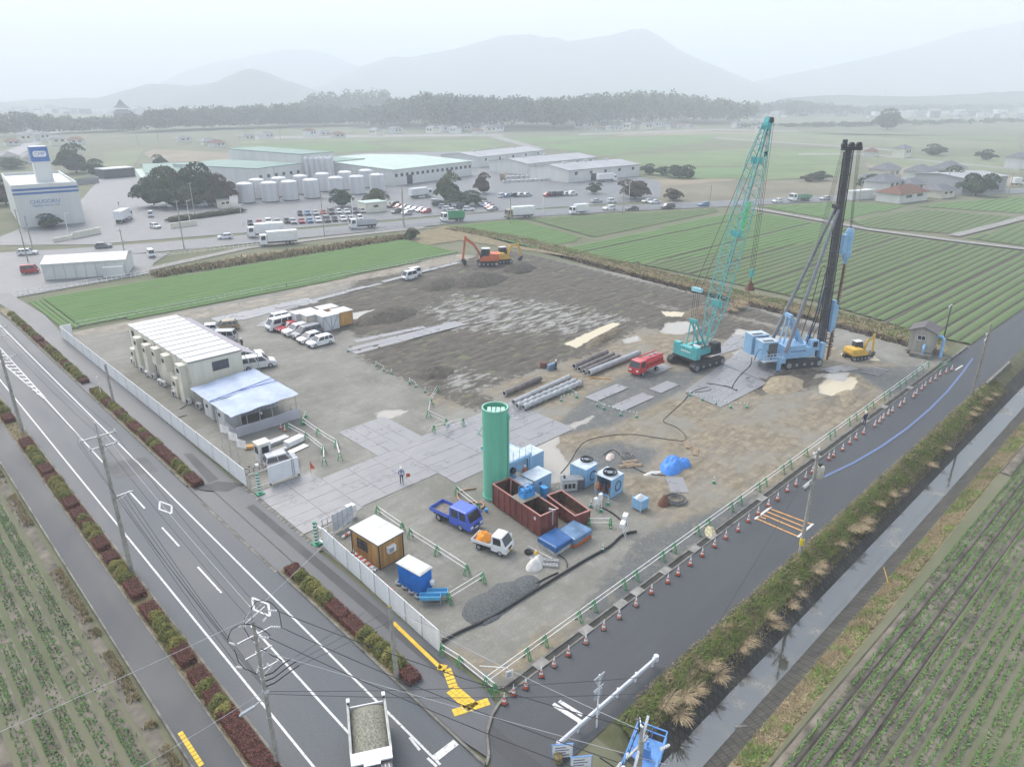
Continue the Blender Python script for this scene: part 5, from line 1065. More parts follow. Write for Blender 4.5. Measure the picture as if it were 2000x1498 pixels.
board(876, 842, .45, .7, .6, 'small white notice board hung on the pipe barricade', R(10)); board(995, 1331, .35, .5, .6, 'small notice board hung at the road corner barricade', R(-20))
MB().cyl((*G(937, 1318), .8), (*G(992, 1322), .8), .03, n=6).build('barrier_tube', m_white, None, label='loose white tube bracing the corner barricade', cat='tube')
OX0, OX1, OY0, OY1, OH = 5.5, 12.2, 60.6, 82.6, 5.5; NB = 11; BL = (OY1 - OY0) / NB
t = thing('site_office', 'cream two storey modular site office with ribbed white roof behind the long hoarding', 'site office', (0, 0, 0))
MB().b2(OX0, OX1, OY0, OY1, .1, OH - .1).build('wall', m_cream, t)
for i in range(NB):
    y0_ = OY0 + i * BL; MB().b2(OX0 - .08, OX1 + .08, y0_ + .04, y0_ + BL - .04, OH - .1, OH + .06).build('roof_panel', m_roofw, t)
    MB().b2(OX0 - .1, OX1 + .1, y0_ - .09, y0_ + .09, OH - .06, OH + .09).build('roof_rib', mat('roof_rib_grey', (.2, .2, .19), .6), t)
    if i % 2 == 0 or i in (3, 7): MB().b2(OX0 - .03, OX0 - .002, y0_ - .03, y0_ + .03, .15, OH - .12).build('wall_joint', mat('joint_dark_cream', (.42, .4, .33), .7), t)  # joint strips in a darker cream than the wall
MB().b2(OX0 - .02, OX0 - .003, OY0, OY1, 2.72, 2.84).build('floor_band', mat('band_cream', (.55, .52, .42), .6), t)
def window(par, x, y, z, w_, h, face, name='window', panes=2, fr=m_black):
    """window on a wall face: '-x', '-y'"""
    g = put(name, None, par); mb = MB(); e = .05
    B_ = (lambda a, b_, c, d, p, q: mb.b2(x - q, x - p, y + a, y + b_, z + c, z + d)) if face == '-x' else (lambda a, b_, c, d, p, q: mb.b2(x + a, x + b_, y - q, y - p, z + c, z + d))
    B_(0, w_, 0, e, .0, .06); B_(0, w_, h - e, h, .0, .06); B_(0, e, e, h - e, .0, .06); B_(w_ - e, w_, e, h - e, .0, .06)
    for i in range(1, panes): B_(w_ * i / panes - .02, w_ * i / panes + .02, e, h - e, .0, .06)
    fo = mb.build('window_frame', fr, g)
    for i in range(panes): mb = MB(); B_(w_ * i / panes + (.05 if i == 0 else .02), w_ * (i + 1) / panes - (.05 if i == panes - 1 else .02), e, h - e, .005, .03); mb.build('pane', m_glass, g)
window(t, 8.3, OY0, 3.7, 2.1, 1.2, '-y', panes=2)
for y, z in ((62.6, 3.9), (71.4, 3.9), (75.8, 3.6), (75.0, 3.7), (80.6, 3.8), (81.4, .9), (78.2, .9), (73.4, .9), (62.2, 3.1)): window(t, OX0, y, z, .9 if z > 1 else 1.0, 1.1 if z != 3.1 else .5, '-x')
for y, z, h in ((61.4, .1, 5.0), (63.8, .1, 2.6), (66.4, 2.9, 2.2), (70.0, 2.9, 2.2), (73.6, .1, 4.6), (77.0, .1, 4.8), (79.4, .1, 2.6)): MB().b2(OX0 - .9, OX0 - .001, y, y + 1.4, z, z + h).build('service_box', m_cream, t); window(t, OX0 - .9, y + .4, z + h - 1.0, .6, .5, '-x', panes=1)
MB().loft([[(OX1 + .1, OY0 - .1, 5.35), (OX1 + 2.2, OY0 - .1, 4.4), (OX1 + 2.2, OY1 + .1, 4.4), (OX1 + .1, OY1 + .1, 5.35)], [(OX1 + .1, OY0 - .1, 5.43), (OX1 + 2.2, OY0 - .1, 4.48), (OX1 + 2.2, OY1 + .1, 4.48), (OX1 + .1, OY1 + .1, 5.43)]]).build('awning', mat('awning_mauve', (.36, .33, .36), .55, .06), t)
MB().loft([[(OX1 + .1, OY0 - .1, 2.7), (OX1 + 2.2, OY0 - .1, .1), (OX1 + 2.2, OY0 + 1.0, .1), (OX1 + .1, OY0 + 1.0, 2.7)], [(OX1 + .1, OY0 - .1, 2.85), (OX1 + 2.2, OY0 - .1, .25), (OX1 + 2.2, OY0 + 1.0, .25), (OX1 + .1, OY0 + 1.0, 2.85)]]).bar((OX1 + .1, OY0 - .12, 5.2), (OX1 + 2.2, OY0 - .12, .3), .06).build('outside_stair', m_steel, t)
for yy in (60.7, 66, 71, 76, 82): MB().cyl((OX1 + 2.1, yy, 0), (OX1 + 2.1, yy, 4.4), .05, n=6).build('awning_post', m_galv, t)
au = put('air_conditioner_unit', None); MB().b2(-.2, .2, -.42, .42, .08, .75).build('case', m_whitew, au); MB().cyl((-.2, -.08, .42), (-.215, -.08, .42), .27, n=14).build('fan_grille', m_black, au); MB().b2(-.2, .2, -.4, -.32, 0, .08).b2(-.2, .2, .32, .4, 0, .08).build('foot', m_black, au)
for i, (x, y) in enumerate(((4.9, 61.2), (5.0, 63.2), (4.6, 65.0), (5.0, 66.2), (4.8, 69.4), (4.7, 70.4), (4.9, 73.2), (4.5, 74.8), (4.9, 75.7), (4.7, 77.0), (5.0, 79.0), (4.8, 80.2), (4.9, 81.6), (5.3, 58.9))):
    o = au if i == 0 else clone(au, (x, y, 0)); o.location = (x, y, .05); o.rotation_euler = (0, 0, random.gauss(0, .1)); o['label'] = 'white air conditioner outdoor unit on the gravel along the office wall'; o['category'] = 'air conditioner'; o['group'] = 'air conditioner units by the office'
t = thing('shelter', 'open shelter with pale blue sheeted roof and white skirt next to the site office', 'shelter', (0, 0, 0)); X0, X1, Y0, Y1 = 5.0, 12.6, 47.8, 59.3
m_bsheet = mat('pale_blue_sheet', (.36, .43, .56), .5, .12, .5)
def sheet3(nm, f, n, m_, k, m, par, th=.02):
    V = []; F = []
    for j in range(k + 1):
        for i in range(n + 1): V.append(f(i / n, j / k))
    F = [(j * (n + 1) + i, j * (n + 1) + i + 1, (j + 1) * (n + 1) + i + 1, (j + 1) * (n + 1) + i) for j in range(k) for i in range(n)]
    nv = len(V); mb = MB(); mb.add(V + [(x, y, z - th) for x, y, z in V], F + [tuple(nv + q for q in reversed(f_)) for f_ in F]); return mb.build(nm, m, par, smooth=60)
for ya, yb in ((Y0 - .2, 53.4), (53.3, Y1)):
    sheet3('roof_sheet', lambda u, v: (X0 - .3 + (X1 - X0 + .7) * u, ya + (yb - ya) * v + (0.8 * u if yb < 54 and v == 1 else 0), 2.75 + .45 * u + .05 * math.sin(u * 19) + .04 * math.sin(v * 11 + u * 5) + (.012 if ya > 50 else 0)), 28, 0, 10, m_bsheet, t)
for a, b_ in (((X0 - .3, 53.5), (X1 + .4, 54.2)), ((X0 + 3.5, 53.7), (X1 + .4, 52.9))):
    mb = MB(); P = [(a[0] + (b_[0] - a[0]) * k / 20, a[1] + (b_[1] - a[1]) * k / 20, 2.85 + .45 * ((a[0] + (b_[0] - a[0]) * k / 20 - X0) / (X1 - X0)) + .03) for k in range(21)]; mb.tube(P, .05, 5); mb.build('sheet_fold', mat('blue_fold', (.1, .18, .5), .6), t)
for x in np.linspace(X0, X1, 6):
    for y in (Y0, Y1): MB().cyl((x, y, 0), (x, y, 2.7 + .4 * (x - X0) / (X1 - X0)), .035, n=6).build('post', m_galv, t)
MB().b2(X0, X1, Y0 + 4.9, Y0 + 5.0, .1, 2.75).build('back_panel', mat('panel_grey', (.5, .53, .57), .5), t)
for k in np.arange(.4, 7.4, .5): MB().b2(X0 + k, X0 + k + .05, Y0 + 4.86, Y0 + 4.9, .1, 2.7).build('panel_rib', m_steel, t)
m_skirt = mat('white_skirt_sheet', (.72, .72, .78), .5, .05, .6)
sheet3('skirt_sheet', lambda u, v: (X0 + (X1 - X0 + .2) * u, Y0 - .1 + .05 * math.sin(u * 17), .08 + 1.25 * v + .03 * math.sin(u * 9)), 30, 0, 3, m_skirt, t, .01); sheet3('skirt_sheet', lambda u, v: (X0 - .05 - .05 * math.sin(u * 5), Y0 - .1 + 2.6 * u, .08 + 1.25 * v), 8, 0, 3, m_skirt, t, .01)
for y0_, y1_ in ((50.6, 53.2), (54.2, 56.6)):
    c = thing('storage_cabin', 'grey white steel storage cabin with a small window under the shelter roof' if y0_ < 53 else 'second steel storage cabin under the shelter nearer the office', 'cabin', (X0, y0_, 0)); MB().b2(.1, 2.0, 0, y1_ - y0_, .05, 2.5).build('wall', m_whitew, c); window(c, .1, 1.2, 1.3, .5, .4, '-x', panes=1); MB().b2(.06, .098, .2, 1.0, .1, 2.1).build('door', mat('cabin_door', (.6, .6, .57), .5), c)
def shed(a, b_, h, wall, label, door=True):
    t = thing('storage_shed', label, 'shed', (a[0], a[1], 0), 0, 'storage sheds in a cluster'); w_, d = b_[0] - a[0], b_[1] - a[1]; MB().b2(0, w_, 0, d, .1, h).build('wall', wall, t)
    MB().b2(-.1, w_ + .1, -.1, d + .1, h, h + .1).build('roof', m_roofw, t)
    for k in (0.02, w_ - .08): MB().b2(k, k + .06, -.04, -.002, .1, h).build('corner_post', m_steel, t)
    if door:
        MB().bar((w_ * .08, -.03, h), (w_ * .46, -.03, .2), .05).bar((w_ * .92, -.03, h), (w_ * .54, -.03, .2), .05).bar((w_ * .5, -.03, .1), (w_ * .5, -.03, h), .06).build('door_brace', m_steel, t)
    return t
m_shw, m_shb, m_shc = mat('shed_white', (.62, .64, .66), .5, .08, 1, streak=True), mat('shed_brown', (.55, .31, .1), .7, .15, 2, streak=True), mat('shed_cream', (.62, .58, .48), .5, .08, 1, streak=True)
shed((32.2, 75.2), (35.2, 77.3), 2.5, m_shw, 'white storage shed with braced double door at the front of the shed cluster'); shed((30.6, 77.5), (34.2, 79.5), 2.5, m_shc, 'cream walled storage shed in the middle of the shed cluster', False); shed((29.9, 79.7), (33.6, 81.7), 2.5, m_shw, 'white shed at the left rear of the shed cluster', False)
shed((35.5, 75.9), (38.2, 78.6), 2.4, m_shb, 'orange brown shed at the right of the shed cluster', False); shed((34.5, 79.4), (37.6, 81.8), 2.4, m_shb, 'orange brown shed at the back of the shed cluster', False)
a0, a1 = G(690, 1080), G(743, 1114); t = thing('wooden_hut', 'yellow timber clad hut with white roof and wall air conditioner', 'hut', (a1[0], a1[1], .08), math.atan2(a0[1] - a1[1], a0[0] - a1[0]) - R(90)); HL = math.dist(a0, a1); HW = 2.5
m_wood = [mat('cladding_%d' % i, c, .6, .16, 2, streak=True) for i, c in enumerate(((.46, .25, .08), (.5, .29, .1), (.42, .22, .07)))]
MB().b2(.03, HW - .03, .03, HL - .03, 0, 2.35).build('wall', m_wood[2], t)
bm_ = {}
def boardpart(x0, x1, y0, y1, k): MB().b2(x0, x1, y0, y1, .02, 2.33).build('cladding_board', m_wood[k % 3], t)
n = int(HL / .22)
for i in range(n): boardpart(0, .028, HL * i / n + .008, HL * (i + 1) / n - .008, random.randrange(3))
n = int(HW / .22)
for i in range(n): boardpart(HW * i / n + .008, HW * (i + 1) / n - .008, 0, .028, random.randrange(3))
for x, y in ((.0, .0), (HW, 0), (0, HL)): MB().b2(x - .04, x + .04, y - .04, y + .04, 0, 2.36).build('corner_trim', m_black, t)
n = 6
for i in range(n): MB().b2(-.12, HW + .12, -.12 + (HL + .24) * i / n + .005, -.12 + (HL + .24) * (i + 1) / n - .005, 2.38, 2.46).build('roof_sheet', m_roofw, t)
MB().b2(-.1, HW + .1, -.1, HL + .1, 2.3, 2.375).build('roof_edge', m_black, t)
window(t, 0, HL * .42, .95, 1.3, .95, '-x', panes=2)
a = MB().b2(.75, 1.55, -.32, -.002, 1.25, 1.8).build('air_conditioner', m_white, t); MB().b2(.82, 1.3, -.335, -.322, 1.32, 1.72).build('fan_grille', mat('grille_grey', (.3, .32, .33), .5), a)
mb = MB(); P = [G(700, 1089), G(735, 1118)]
for i in range(9):
    for k in range(2): mb.box(P[0][0] + (P[1][0] - P[0][0]) * i / 9, P[0][1] + (P[1][1] - P[0][1]) * i / 9 + .3 * k, .06 + .1 * k, .34, .3, .12, R(-60), mi=i % 2)
mb.build('marker_bundle', [m_white, m_orc], None, label='bundle of red and white marker strips lying beside the yellow hut', cat='bundle')
mb = MB(); [mb.box(G(705 + i * 2, 1094)[0] - .25 + .02 * i, G(715, 1103)[1], .06 + .05 * (i % 2), .12, 2.6, .1, R(2 * i)) for i in range(5)]; mb.build('pipe_bundle', m_galv, None, label='bundle of steel scaffold members lying along the hoarding by the hut', cat='bundle')
def torus(R_, r, n=20, k=8, z=0):
    mb = MB(); V = []; F = []
    for i in range(n):
        for j in range(k): a, b_ = 6.2832 * i / n, 6.2832 * j / k; V.append(((R_ + r * math.cos(b_)) * math.cos(a), (R_ + r * math.cos(b_)) * math.sin(a), z + r * math.sin(b_)))
    F = [(i * k + j, ((i + 1) % n) * k + j, ((i + 1) % n) * k + (j + 1) % k, i * k + (j + 1) % k) for i in range(n) for j in range(k)]; mb.add(V, F); return mb
TY = torus(.26, .11, z=.12).mesh('tyre', m_tyre, True)
TYG = torus(.26, .11, z=.12).mesh('tyre', mat('grey_tyre', (.3, .3, .33), .8, .2, 4), True)
put('tyre', TY, None, (*G(686, 1086), .05), 0, 'single black tyre lying in front of the yellow hut', 'tyre')
x0r, y0r = G(678, 1046); mb = MB()
for i in range(8): mb.b2(i * .32, i * .32 + .3, -.08, .08, .1, .3, mi=i % 2)
mb.build('warning_bar', [m_white, m_orc], None, loc=(x0r - .6, y0r - .2, 0), rz=R(12), label='red and white striped warning bar lying under the gate leaf', cat='warning bar')
a0, a1 = G(778, 1142), G(823, 1168); t = thing('toilet_cabin', 'bright blue portable toilet cabin with flat white roof', 'portable toilet', (a1[0], a1[1], .12), math.atan2(a0[1] - a1[1], a0[0] - a1[0]) - R(90)); TL = math.dist(a0, a1); m_tb = mat('toilet_blue', (.015, .22, .7), .45, .08, 2)
MB().b2(.05, 1.25, .05, TL - .05, 0, 1.95).build('wall', m_tb, t)
n = 18
for i in range(n): MB().b2(0, .05, .05 + (TL - .1) * (i + .15) / n, .05 + (TL - .1) * (i + .75) / n, .02, 1.93).build('rib', m_tb, t)
for i in range(9): MB().b2(.05 + 1.2 * (i + .15) / 9, .05 + 1.2 * (i + .75) / 9, .0, .05, .02, 1.93).build('rib', m_tb, t)
MB().loft([[(-.08, -.05, 1.95), (1.35, -.05, 1.95), (1.35, TL + .05, 1.95), (-.08, TL + .05, 1.95)], [(-.08, -.05, 2.02), (1.35, -.05, 2.02), (1.35, TL + .05, 2.02), (-.08, TL + .05, 2.02)], [(.05, .1, 2.1), (1.22, .1, 2.1), (1.22, TL - .1, 2.1), (.05, TL - .1, 2.1)]]).build('roof', mat('toilet_roof', (.58, .58, .54), .5, .06, 2), t)
for i, (px, py) in enumerate(((781, 1140), (793, 1148), (806, 1157), (818, 1166))): put('tyre', TYG, None, (*G(px, py), .05), 0, 'grey tyre wedged under the foot of the blue toilet cabin', 'tyre', 'tyres under the toilet cabin')
m_sink = mat('sink_blue', (.12, .42, .68), .35, .06, 3)
for i, (px, py) in enumerate(((841, 1178), (855, 1169))):
    x, y = G(px, py); t = thing('wash_sink', 'nearer pale blue double wash sink on a steel frame' if i == 0 else 'farther pale blue wash sink carrying a white water tank', 'sink', (x, y, .05), R(-42)); mb = MB()
    for (a, b_, c, d, e, f) in ((0, 1.6, 0, .04, .45, .75), (0, 1.6, .56, .6, .45, .75), (0, .04, .04, .56, .45, .75), (1.56, 1.6, .04, .56, .45, .75), (0.04, 1.56, .04, .56, .45, .5)): mb.b2(a - .8, b_ - .8, c - .3, d - .3, e, f)
    mb.build('basin', m_sink, t)
    for sx in (-.78, .78):
        for sy in (-.28, .28): MB().cyl((sx, sy, 0), (sx, sy, .45), .02, n=6).build('leg', m_galv, t)
    MB().bar((-.78, -.28, .12), (.78, -.28, .12), .03).build('frame_rail', m_galv, t)
x, y = G(845, 1158); MB().lathe([(.16, 0), (.2, .06), (.2, .3), (.1, .4), (.08, .44)], 12).build('water_tank', m_white, None, smooth=True, loc=(x, y, .85), label='white plastic water tank standing on the farther wash sink', cat='water tank')
MB().lathe([(.1, 0), (.1, .14)], 8).build('bucket', m_orc, None, loc=(*G(767, 1153), .05), label='small orange pot near the hoarding beside the toilet cabin', cat='pot')
# ================================================================ crane, piling rig, diggers, plant
def PLANE(px, py, x0, y0, th):
    """point on the vertical plane through (x0,y0) with heading th that shows at a pixel"""
    A_ = Vector(G(px, py, 0)).to_3d(); Cm = Vector((CAMX, CAMY, CAMH)); d = A_ - Cm; n = Vector((-math.sin(th), math.cos(th), 0)); t = (Vector((x0, y0, 0)) - Cm).dot(n) / d.dot(n); return Cm + d * t
m_teal = mat('crane_teal', (.1, .42, .42), .4, .08, 1.5); m_lb = mat('rig_light_blue', (.27, .47, .68), .45, .08, 1.5); m_lbr = mat('light_blue_top', (.5, .58, .64), .6, .14, 1.5)
m_dark = mat('dark_machine', (.045, .045, .05), .6, .2, 3); m_mast = mat('mast_dark', (.06, .063, .07), .5, .2, 2); m_stay = mat('stay_grey', (.2, .21, .24), .5, .1, 2); m_rust = mat('rust_steel', (.16, .075, .05), .8, .25, 3)
m_exy = mat('digger_yellow', (.68, .42, .07), .5, .12, 2); m_exo = mat('digger_orange', (.6, .14, .05), .5, .12, 2)
def tracks(t, L_, w_, h, off, m=m_dark):
    for s in (-1, 1):
        mb = MB(); pr = []
        for k in range(9): a = math.pi / 2 + math.pi * k / 8; pr.append((-L_ / 2 + h / 2 + h / 2 * math.cos(a), h / 2 + h / 2 * math.sin(a)))
        for k in range(9): a = -math.pi / 2 + math.pi * k / 8; pr.append((L_ / 2 - h / 2 + h / 2 * math.cos(a), h / 2 + h / 2 * math.sin(a)))
        mb.xprism(pr, s * off - w_ / 2, s * off + w_ / 2); tr = mb.build('crawler_track', m, t)
        mb = MB(); n = int(L_ / .28)
        for i in range(n): x = -L_ / 2 + .3 + (L_ - .6) * i / (n - 1); mb.box(x, s * off, h - .01, .17, w_ + .03, .05); mb.box(x, s * off, -.015, .17, w_ + .03, .02)
        mb.build('track_shoes', m, tr, kind='stuff')
        for k in range(5): mb = MB(); x = -L_ / 2 + h / 2 + (L_ - h) * k / 4; y = s * (off + w_ / 2 + .02) * 1.0; mb.cyl((x, s * (off + w_ / 2 - .02), h / 2), (x, s * (off + w_ / 2 + .04), h / 2), h * (.36 if k in (0, 4) else .2), n=12); mb.build('track_roller', m_steel, tr)
    MB().box(0, 0, h * .35, L_ * .45, off * 2 - w_ + .1, h * .5).build('undercarriage', m, t)
def lattice(mb, p0, p1, w0, w1, nb, up, r=.055, rb=.03):
    """four chords with zigzag bracing from p0 to p1"""
    p0, p1 = Vector(p0), Vector(p1); d = (p1 - p0).normalized(); sv = d.cross(up).normalized(); uv = sv.cross(d)
    def c(i, f): w_ = w0 + (w1 - w0) * f; a, b_ = ((-1, -1), (1, -1), (1, 1), (-1, 1))[i % 4]; return p0.lerp(p1, f) + sv * a * w_ / 2 + uv * b_ * w_ / 2
    for i in range(4): mb.cyl(c(i, 0), c(i, 1), r, n=5)
    for k in range(nb):
        f0, f1 = k / nb, (k + 1) / nb
        for i in range(4): a, b_ = (i, i + 1) if k % 2 == 0 else (i + 1, i); mb.cyl(c(a, f0), c(b_, f1), rb, n=4, caps=False)
TH = R(-9); cx, cy = 63.2, 25.0; t = thing('crawler_crane', 'teal lattice boom crawler crane parked behind the red tanker', 'crane', (cx, cy, .1), TH)
tracks(t, 6.4, .95, 1.05, 2.15)
MB().cyl((0, 0, .9), (0, 0, 1.35), 1.2, n=20).build('slew_ring', m_dark, t)
MB().b2(-1.9, 2.7, -1.45, 1.45, 1.35, 1.7).build('deck', m_dark, t)
mb = MB(); prof = [(-2.6, 1.45), (-2.6, 3.0), (-1.75, 3.0), (-1.6, 1.45)]; mb.xprism(prof, -2.1, 2.1); mb.b2(-2.55, -1.7, 1.2, 2.1, 3.0, 3.25); mb.b2(-2.55, -1.7, -2.1, -1.2, 3.0, 3.25); cw = mb.build('counterweight', m_teal, t)
MB().b2(-2.63, -1.5, -2.13, 2.13, 1.22, 1.5).build('counterweight_base', m_dark, t)
text('CRAWLER', .3, (-2.62, 0, 2.35), (R(90), 0, R(-90)), m_white, t) if False else None
for y in (-.9, -.55, -.2, .15, .5): MB().box(-2.61, y, 2.28, .02, .24, .2).build('logo_letter', m_white, cw)
for s in (-1, 1): MB().b2(-1.55, 1.9, s * 1.45 - (.55 if s > 0 else 0), s * 1.45 + (.55 if s < 0 else 0), 1.7, 2.65).build('machinery_house', m_teal, t)
MB().b2(-1.5, 1.3, -.85, .85, 1.7, 2.2).build('winch_bay', m_dark, t)
for x in (-1.0, .1): MB().cyl((x, -.7, 2.35), (x, .7, 2.35), .38, n=14).build('winch_drum', m_steel, t)
MB().b2(-1.3, 1.4, -1.42, -.95, 2.66, 2.72).build('walkway', m_dark, t)
cab = MB().loft([[(1.3, -2.0, 1.5), (3.0, -2.0, 1.5), (3.0, -1.0, 1.5), (1.3, -1.0, 1.5)], [(1.3, -2.0, 3.2), (2.6, -2.0, 3.2), (2.6, -1.0, 3.2), (1.3, -1.0, 3.2)]]).build('cab', m_dark, t)
MB().add([(3.01, -1.9, 1.9), (3.01, -1.1, 1.9), (2.68, -1.1, 3.0), (2.68, -1.9, 3.0)], [(0, 1, 2, 3)]).b2(1.5, 2.5, -2.015, -2.005, 2.1, 3.0).build('cab_window', m_glass, cab)
foot = Vector((1.7, 0, 2.3)); fw = Vector((cx, cy, .1)) + Matrix.Rotation(TH, 3, 'Z') @ foot; tipw = PLANE(1499, 240, fw.x, fw.y, TH); tip = Matrix.Rotation(-TH, 3, 'Z') @ (tipw - Vector((cx, cy, .1)))
ax = (tip - foot).normalized(); up = Vector((0, 1, 0)).cross(ax); P = lambda f: foot.lerp(tip, f); BLn = (tip - foot).length
mb = MB(); lattice(mb, P(0.0), P(.2), .75, 2.0, 5, up, .08, .045); mb.build('boom_foot_section', m_teal, t)
for i, (a, b_) in enumerate(((.2, .36), (.36, .52), (.52, .68), (.68, .84))): mb = MB(); lattice(mb, P(a), P(b_ - .004), 2.0, 2.0 if i < 3 else 1.9, 7, up, .075, .036); mb.build('boom_section', m_teal, t)
mb = MB(); lattice(mb, P(.84), P(.99), 1.9, .8, 6, up, .075, .04); mb.build('boom_tip_section', m_teal, t)
for f in (.2, .52, .84): mb = MB(); c_ = P(f); mb.bar(c_ + Vector((0, -.95, 0)), c_ + Vector((0, .95, 0)), .12, .9); mb.build('section_joint', m_teal, t)
MB().bar(P(.3) + Vector((0, -.3, 0)), P(.98) + Vector((0, -.3, 0)), .3, .05).build('boom_walkway', mat('walkway_brown', (.2, .17, .15), .8, .2), t)
MB().bar(P(.52) + Vector((0, -.8, .7)), P(.64) + Vector((0, -.8, .7)), .08, .8).build('boom_banner', mat('banner_lime', (.2, .7, .3), .6, .1), t)
MB().bar(P(.985) + Vector((0, -.55, 0)), P(.985) + Vector((0, .55, 0)), .7, .8).bar(P(.985), P(1.02), .7, .8).build('boom_head', m_teal, t)
for y in (-.35, 0, .35): mb = MB(); c_ = P(1.01) + Vector((.3, y, 0)); mb.cyl(c_ + Vector((0, -.06, 0)), c_ + Vector((0, .06, 0)), .42, n=14); mb.build('sheave', m_dark, t)
mb = MB(); pr = [Vector((.9, s * .55, 2.3)) for s in (-1, 1)]; top = Vector((-1.3, 0, 6.6))
for s in (-1, 1): mb.bar((1.2, s * .6, 2.2), top + Vector((0, s * .45, 0)), .22); mb.bar((-1.7, s * .6, 2.5), top + Vector((0, s * .45, 0)), .14)
mb.bar(top + Vector((0, -.7, 0)), top + Vector((0, .7, 0)), .3, .4); mb.build('gantry', m_teal, t)
br = Vector((2.0, 0, 11.0)) - Vector((3.2, 0, 0)); MB().bar(br + Vector((0, -.8, 0)), br + Vector((0, .8, 0)), .5, .5).build('bridle', mat('bridle_teal', (.3, .62, .68), .5, .1), t)
for y in (-.5, -.2, .2, .5): MB().cyl(top + Vector((0, y, .2)), br + Vector((0, y, 0)), .025, n=4).build('luffing_rope', m_wire, t)
for y in (-.6, .6): MB().cyl(br + Vector((0, y, .1)), P(.985) + Vector((0, y * .8, .2)), .03, n=4).build('pendant_rope', m_wire, t)
hx = P(1.01) + Vector((.75, 0, 0)); hookw = PLANE(1463, 535, *( (Vector((cx, cy, 0)) + Matrix.Rotation(TH, 3, 'Z') @ Vector((hx.x, 0, 0))).to_2d() ), TH); hz = hookw.z - .1
for x, y in ((-.2, -.25), (-.2, .25), (.2, -.25), (.2, .25)): MB().cyl((hx.x + x, y, hx.z), (hx.x + x * .9, y, hz + .6), .022, n=4).build('hoist_rope', m_wire, t)
MB().box(hx.x, 0, hz - .5, .7, .35, 1.1, taper=.8).build('hook_block', m_teal, t)
MB().cyl((hx.x, 0, hz - 1.0), (hx.x, 0, hz - .5), .06, n=6).build('hook', m_dark, t)
o = thing('lifting_cone', 'dark triangular lifting tool hanging from the crane hook', 'lifting tool', tuple(Vector((cx, cy, .1)) + Matrix.Rotation(TH, 3, 'Z') @ Vector((hx.x, 0, hz - 2.5)))); MB().lathe([(.75, 0), (.7, .15), (.1, 1.45)], 8).build('shell', m_rust, o)
MB().cyl((hx.x + .2, .4, hx.z - 4), (hx.x + .2, .4, hx.z), .02, n=4).box(hx.x + .2, .4, hx.z - 4.7, .3, .3, .7).build('aux_hook', m_dark, t)
TH = R(-30); cx, cy = 73.6, 15.2; t = thing('piling_rig', 'light blue three point piling rig with tall dark leader mast and auger', 'piling rig', (cx, cy, .1), TH)
tracks(t, 6.0, .85, 1.1, 1.95)
MB().cyl((0, 0, .9), (0, 0, 1.3), 1.3, n=18).build('slew_ring', m_dark, t)
MB().b2(-3.0, 2.0, -1.6, 1.6, 1.3, 2.75).b2(-3.0, .4, -1.6, 1.6, 2.755, 3.15).build('machinery_house', m_lb, t)
for k in (-2.2, -1.0, .2): MB().b2(k, k + .95, -1.63, -1.602, 1.6, 2.6).build('access_door', m_lb, t)
for k in range(9): MB().box(-1.9 + .28 * k, -1.64, 2.25, .18, .015, .16).build('logo_letter', mat('ink_navy', (.04, .06, .25), .6), t)
cab = MB().loft([[(1.2, -1.65, 2.2), (2.7, -1.65, 2.2), (2.7, -.7, 2.2), (1.2, -.7, 2.2)], [(1.25, -1.6, 3.7), (2.4, -1.6, 3.7), (2.4, -.75, 3.7), (1.25, -.75, 3.7)]]).build('cab', m_lb, t)
MB().b2(1.5, 2.2, -1.67, -1.655, 2.75, 3.5).b2(2.62, 2.64, -1.5, -.85, 2.7, 3.4).build('cab_window', m_glass, cab)
[MB().b2(2.7, 3.3, y, y + .7, .9, 3.3).build('front_jack', m_lb, t) for y in (-1.9, 1.2)]
MB().b2(-4.2, -3.0, -2.2, 2.2, .9, 1.6).cyl((-4.0, -2.2, 0), (-4.0, -2.2, 1.6), .3, n=10).cyl((-4.0, 2.2, 0), (-4.0, 2.2, 1.6), .3, n=10).build('outrigger_beam', m_lb, t)
for x0, y0, w_, d, h in ((-6.5, -1.6, 2.4, 2.0, 2.5), (-6.8, .7, 2.6, 2.0, 2.8)):
    pk = MB().b2(x0, x0 + w_, y0, y0 + d, 1.5, 1.5 + h).build('power_pack', m_lb, t); MB().b2(x0 - .03, x0 + w_ + .03, y0 - .03, y0 + d + .03, 1.5 + h, 1.56 + h).build('pack_roof', m_lbr, pk)
    MB().b2(x0 + .9, x0 + w_ - .1, y0 - .03, y0 - .002, 1.9, 1.3 + h).build('radiator_grille', mat('grille_dark', (.1, .1, .11), .6, .2), pk)
    for k in range(4): MB().b2(x0 + .3 + .4 * k, x0 + .6 + .4 * k, y0 + .3, y0 + .7, 1.56 + h, 1.63 + h).build('vent', m_dark, pk)
mb = MB()
for z in (1.5, 2.0, 2.45): mb.bar((-6.6, -2.2, z), (-3.6, -2.2, z), .05)
for k in range(7): mb.bar((-6.6 + .5 * k, -2.2, 1.4), (-6.6 + .5 * k, -2.2, 2.45), .05)
mb.b2(-6.6, -3.6, -2.25, -1.6, 1.35, 1.42); mb.build('platform_railing', mat('rail_lightblue', (.6, .68, .76), .5), t)
MB().tube([(-6.9, -.6, 1.2), (-7.1, -1.0, 1.9), (-6.9, -1.2, 2.8), (-6.2, -1.5, 3.2), (-5.4, -1.66, 2.4), (-5.0, -1.7, 1.4)], .05, 6).build('hose_loop', m_blk, t)
mx, mz = 4.1, 29.2; lean = -.9
mast = MB().cyl((mx, 0, .4), (mx + lean, 0, mz), .46, .44, 14).build('leader_mast', m_mast, t, smooth=True)
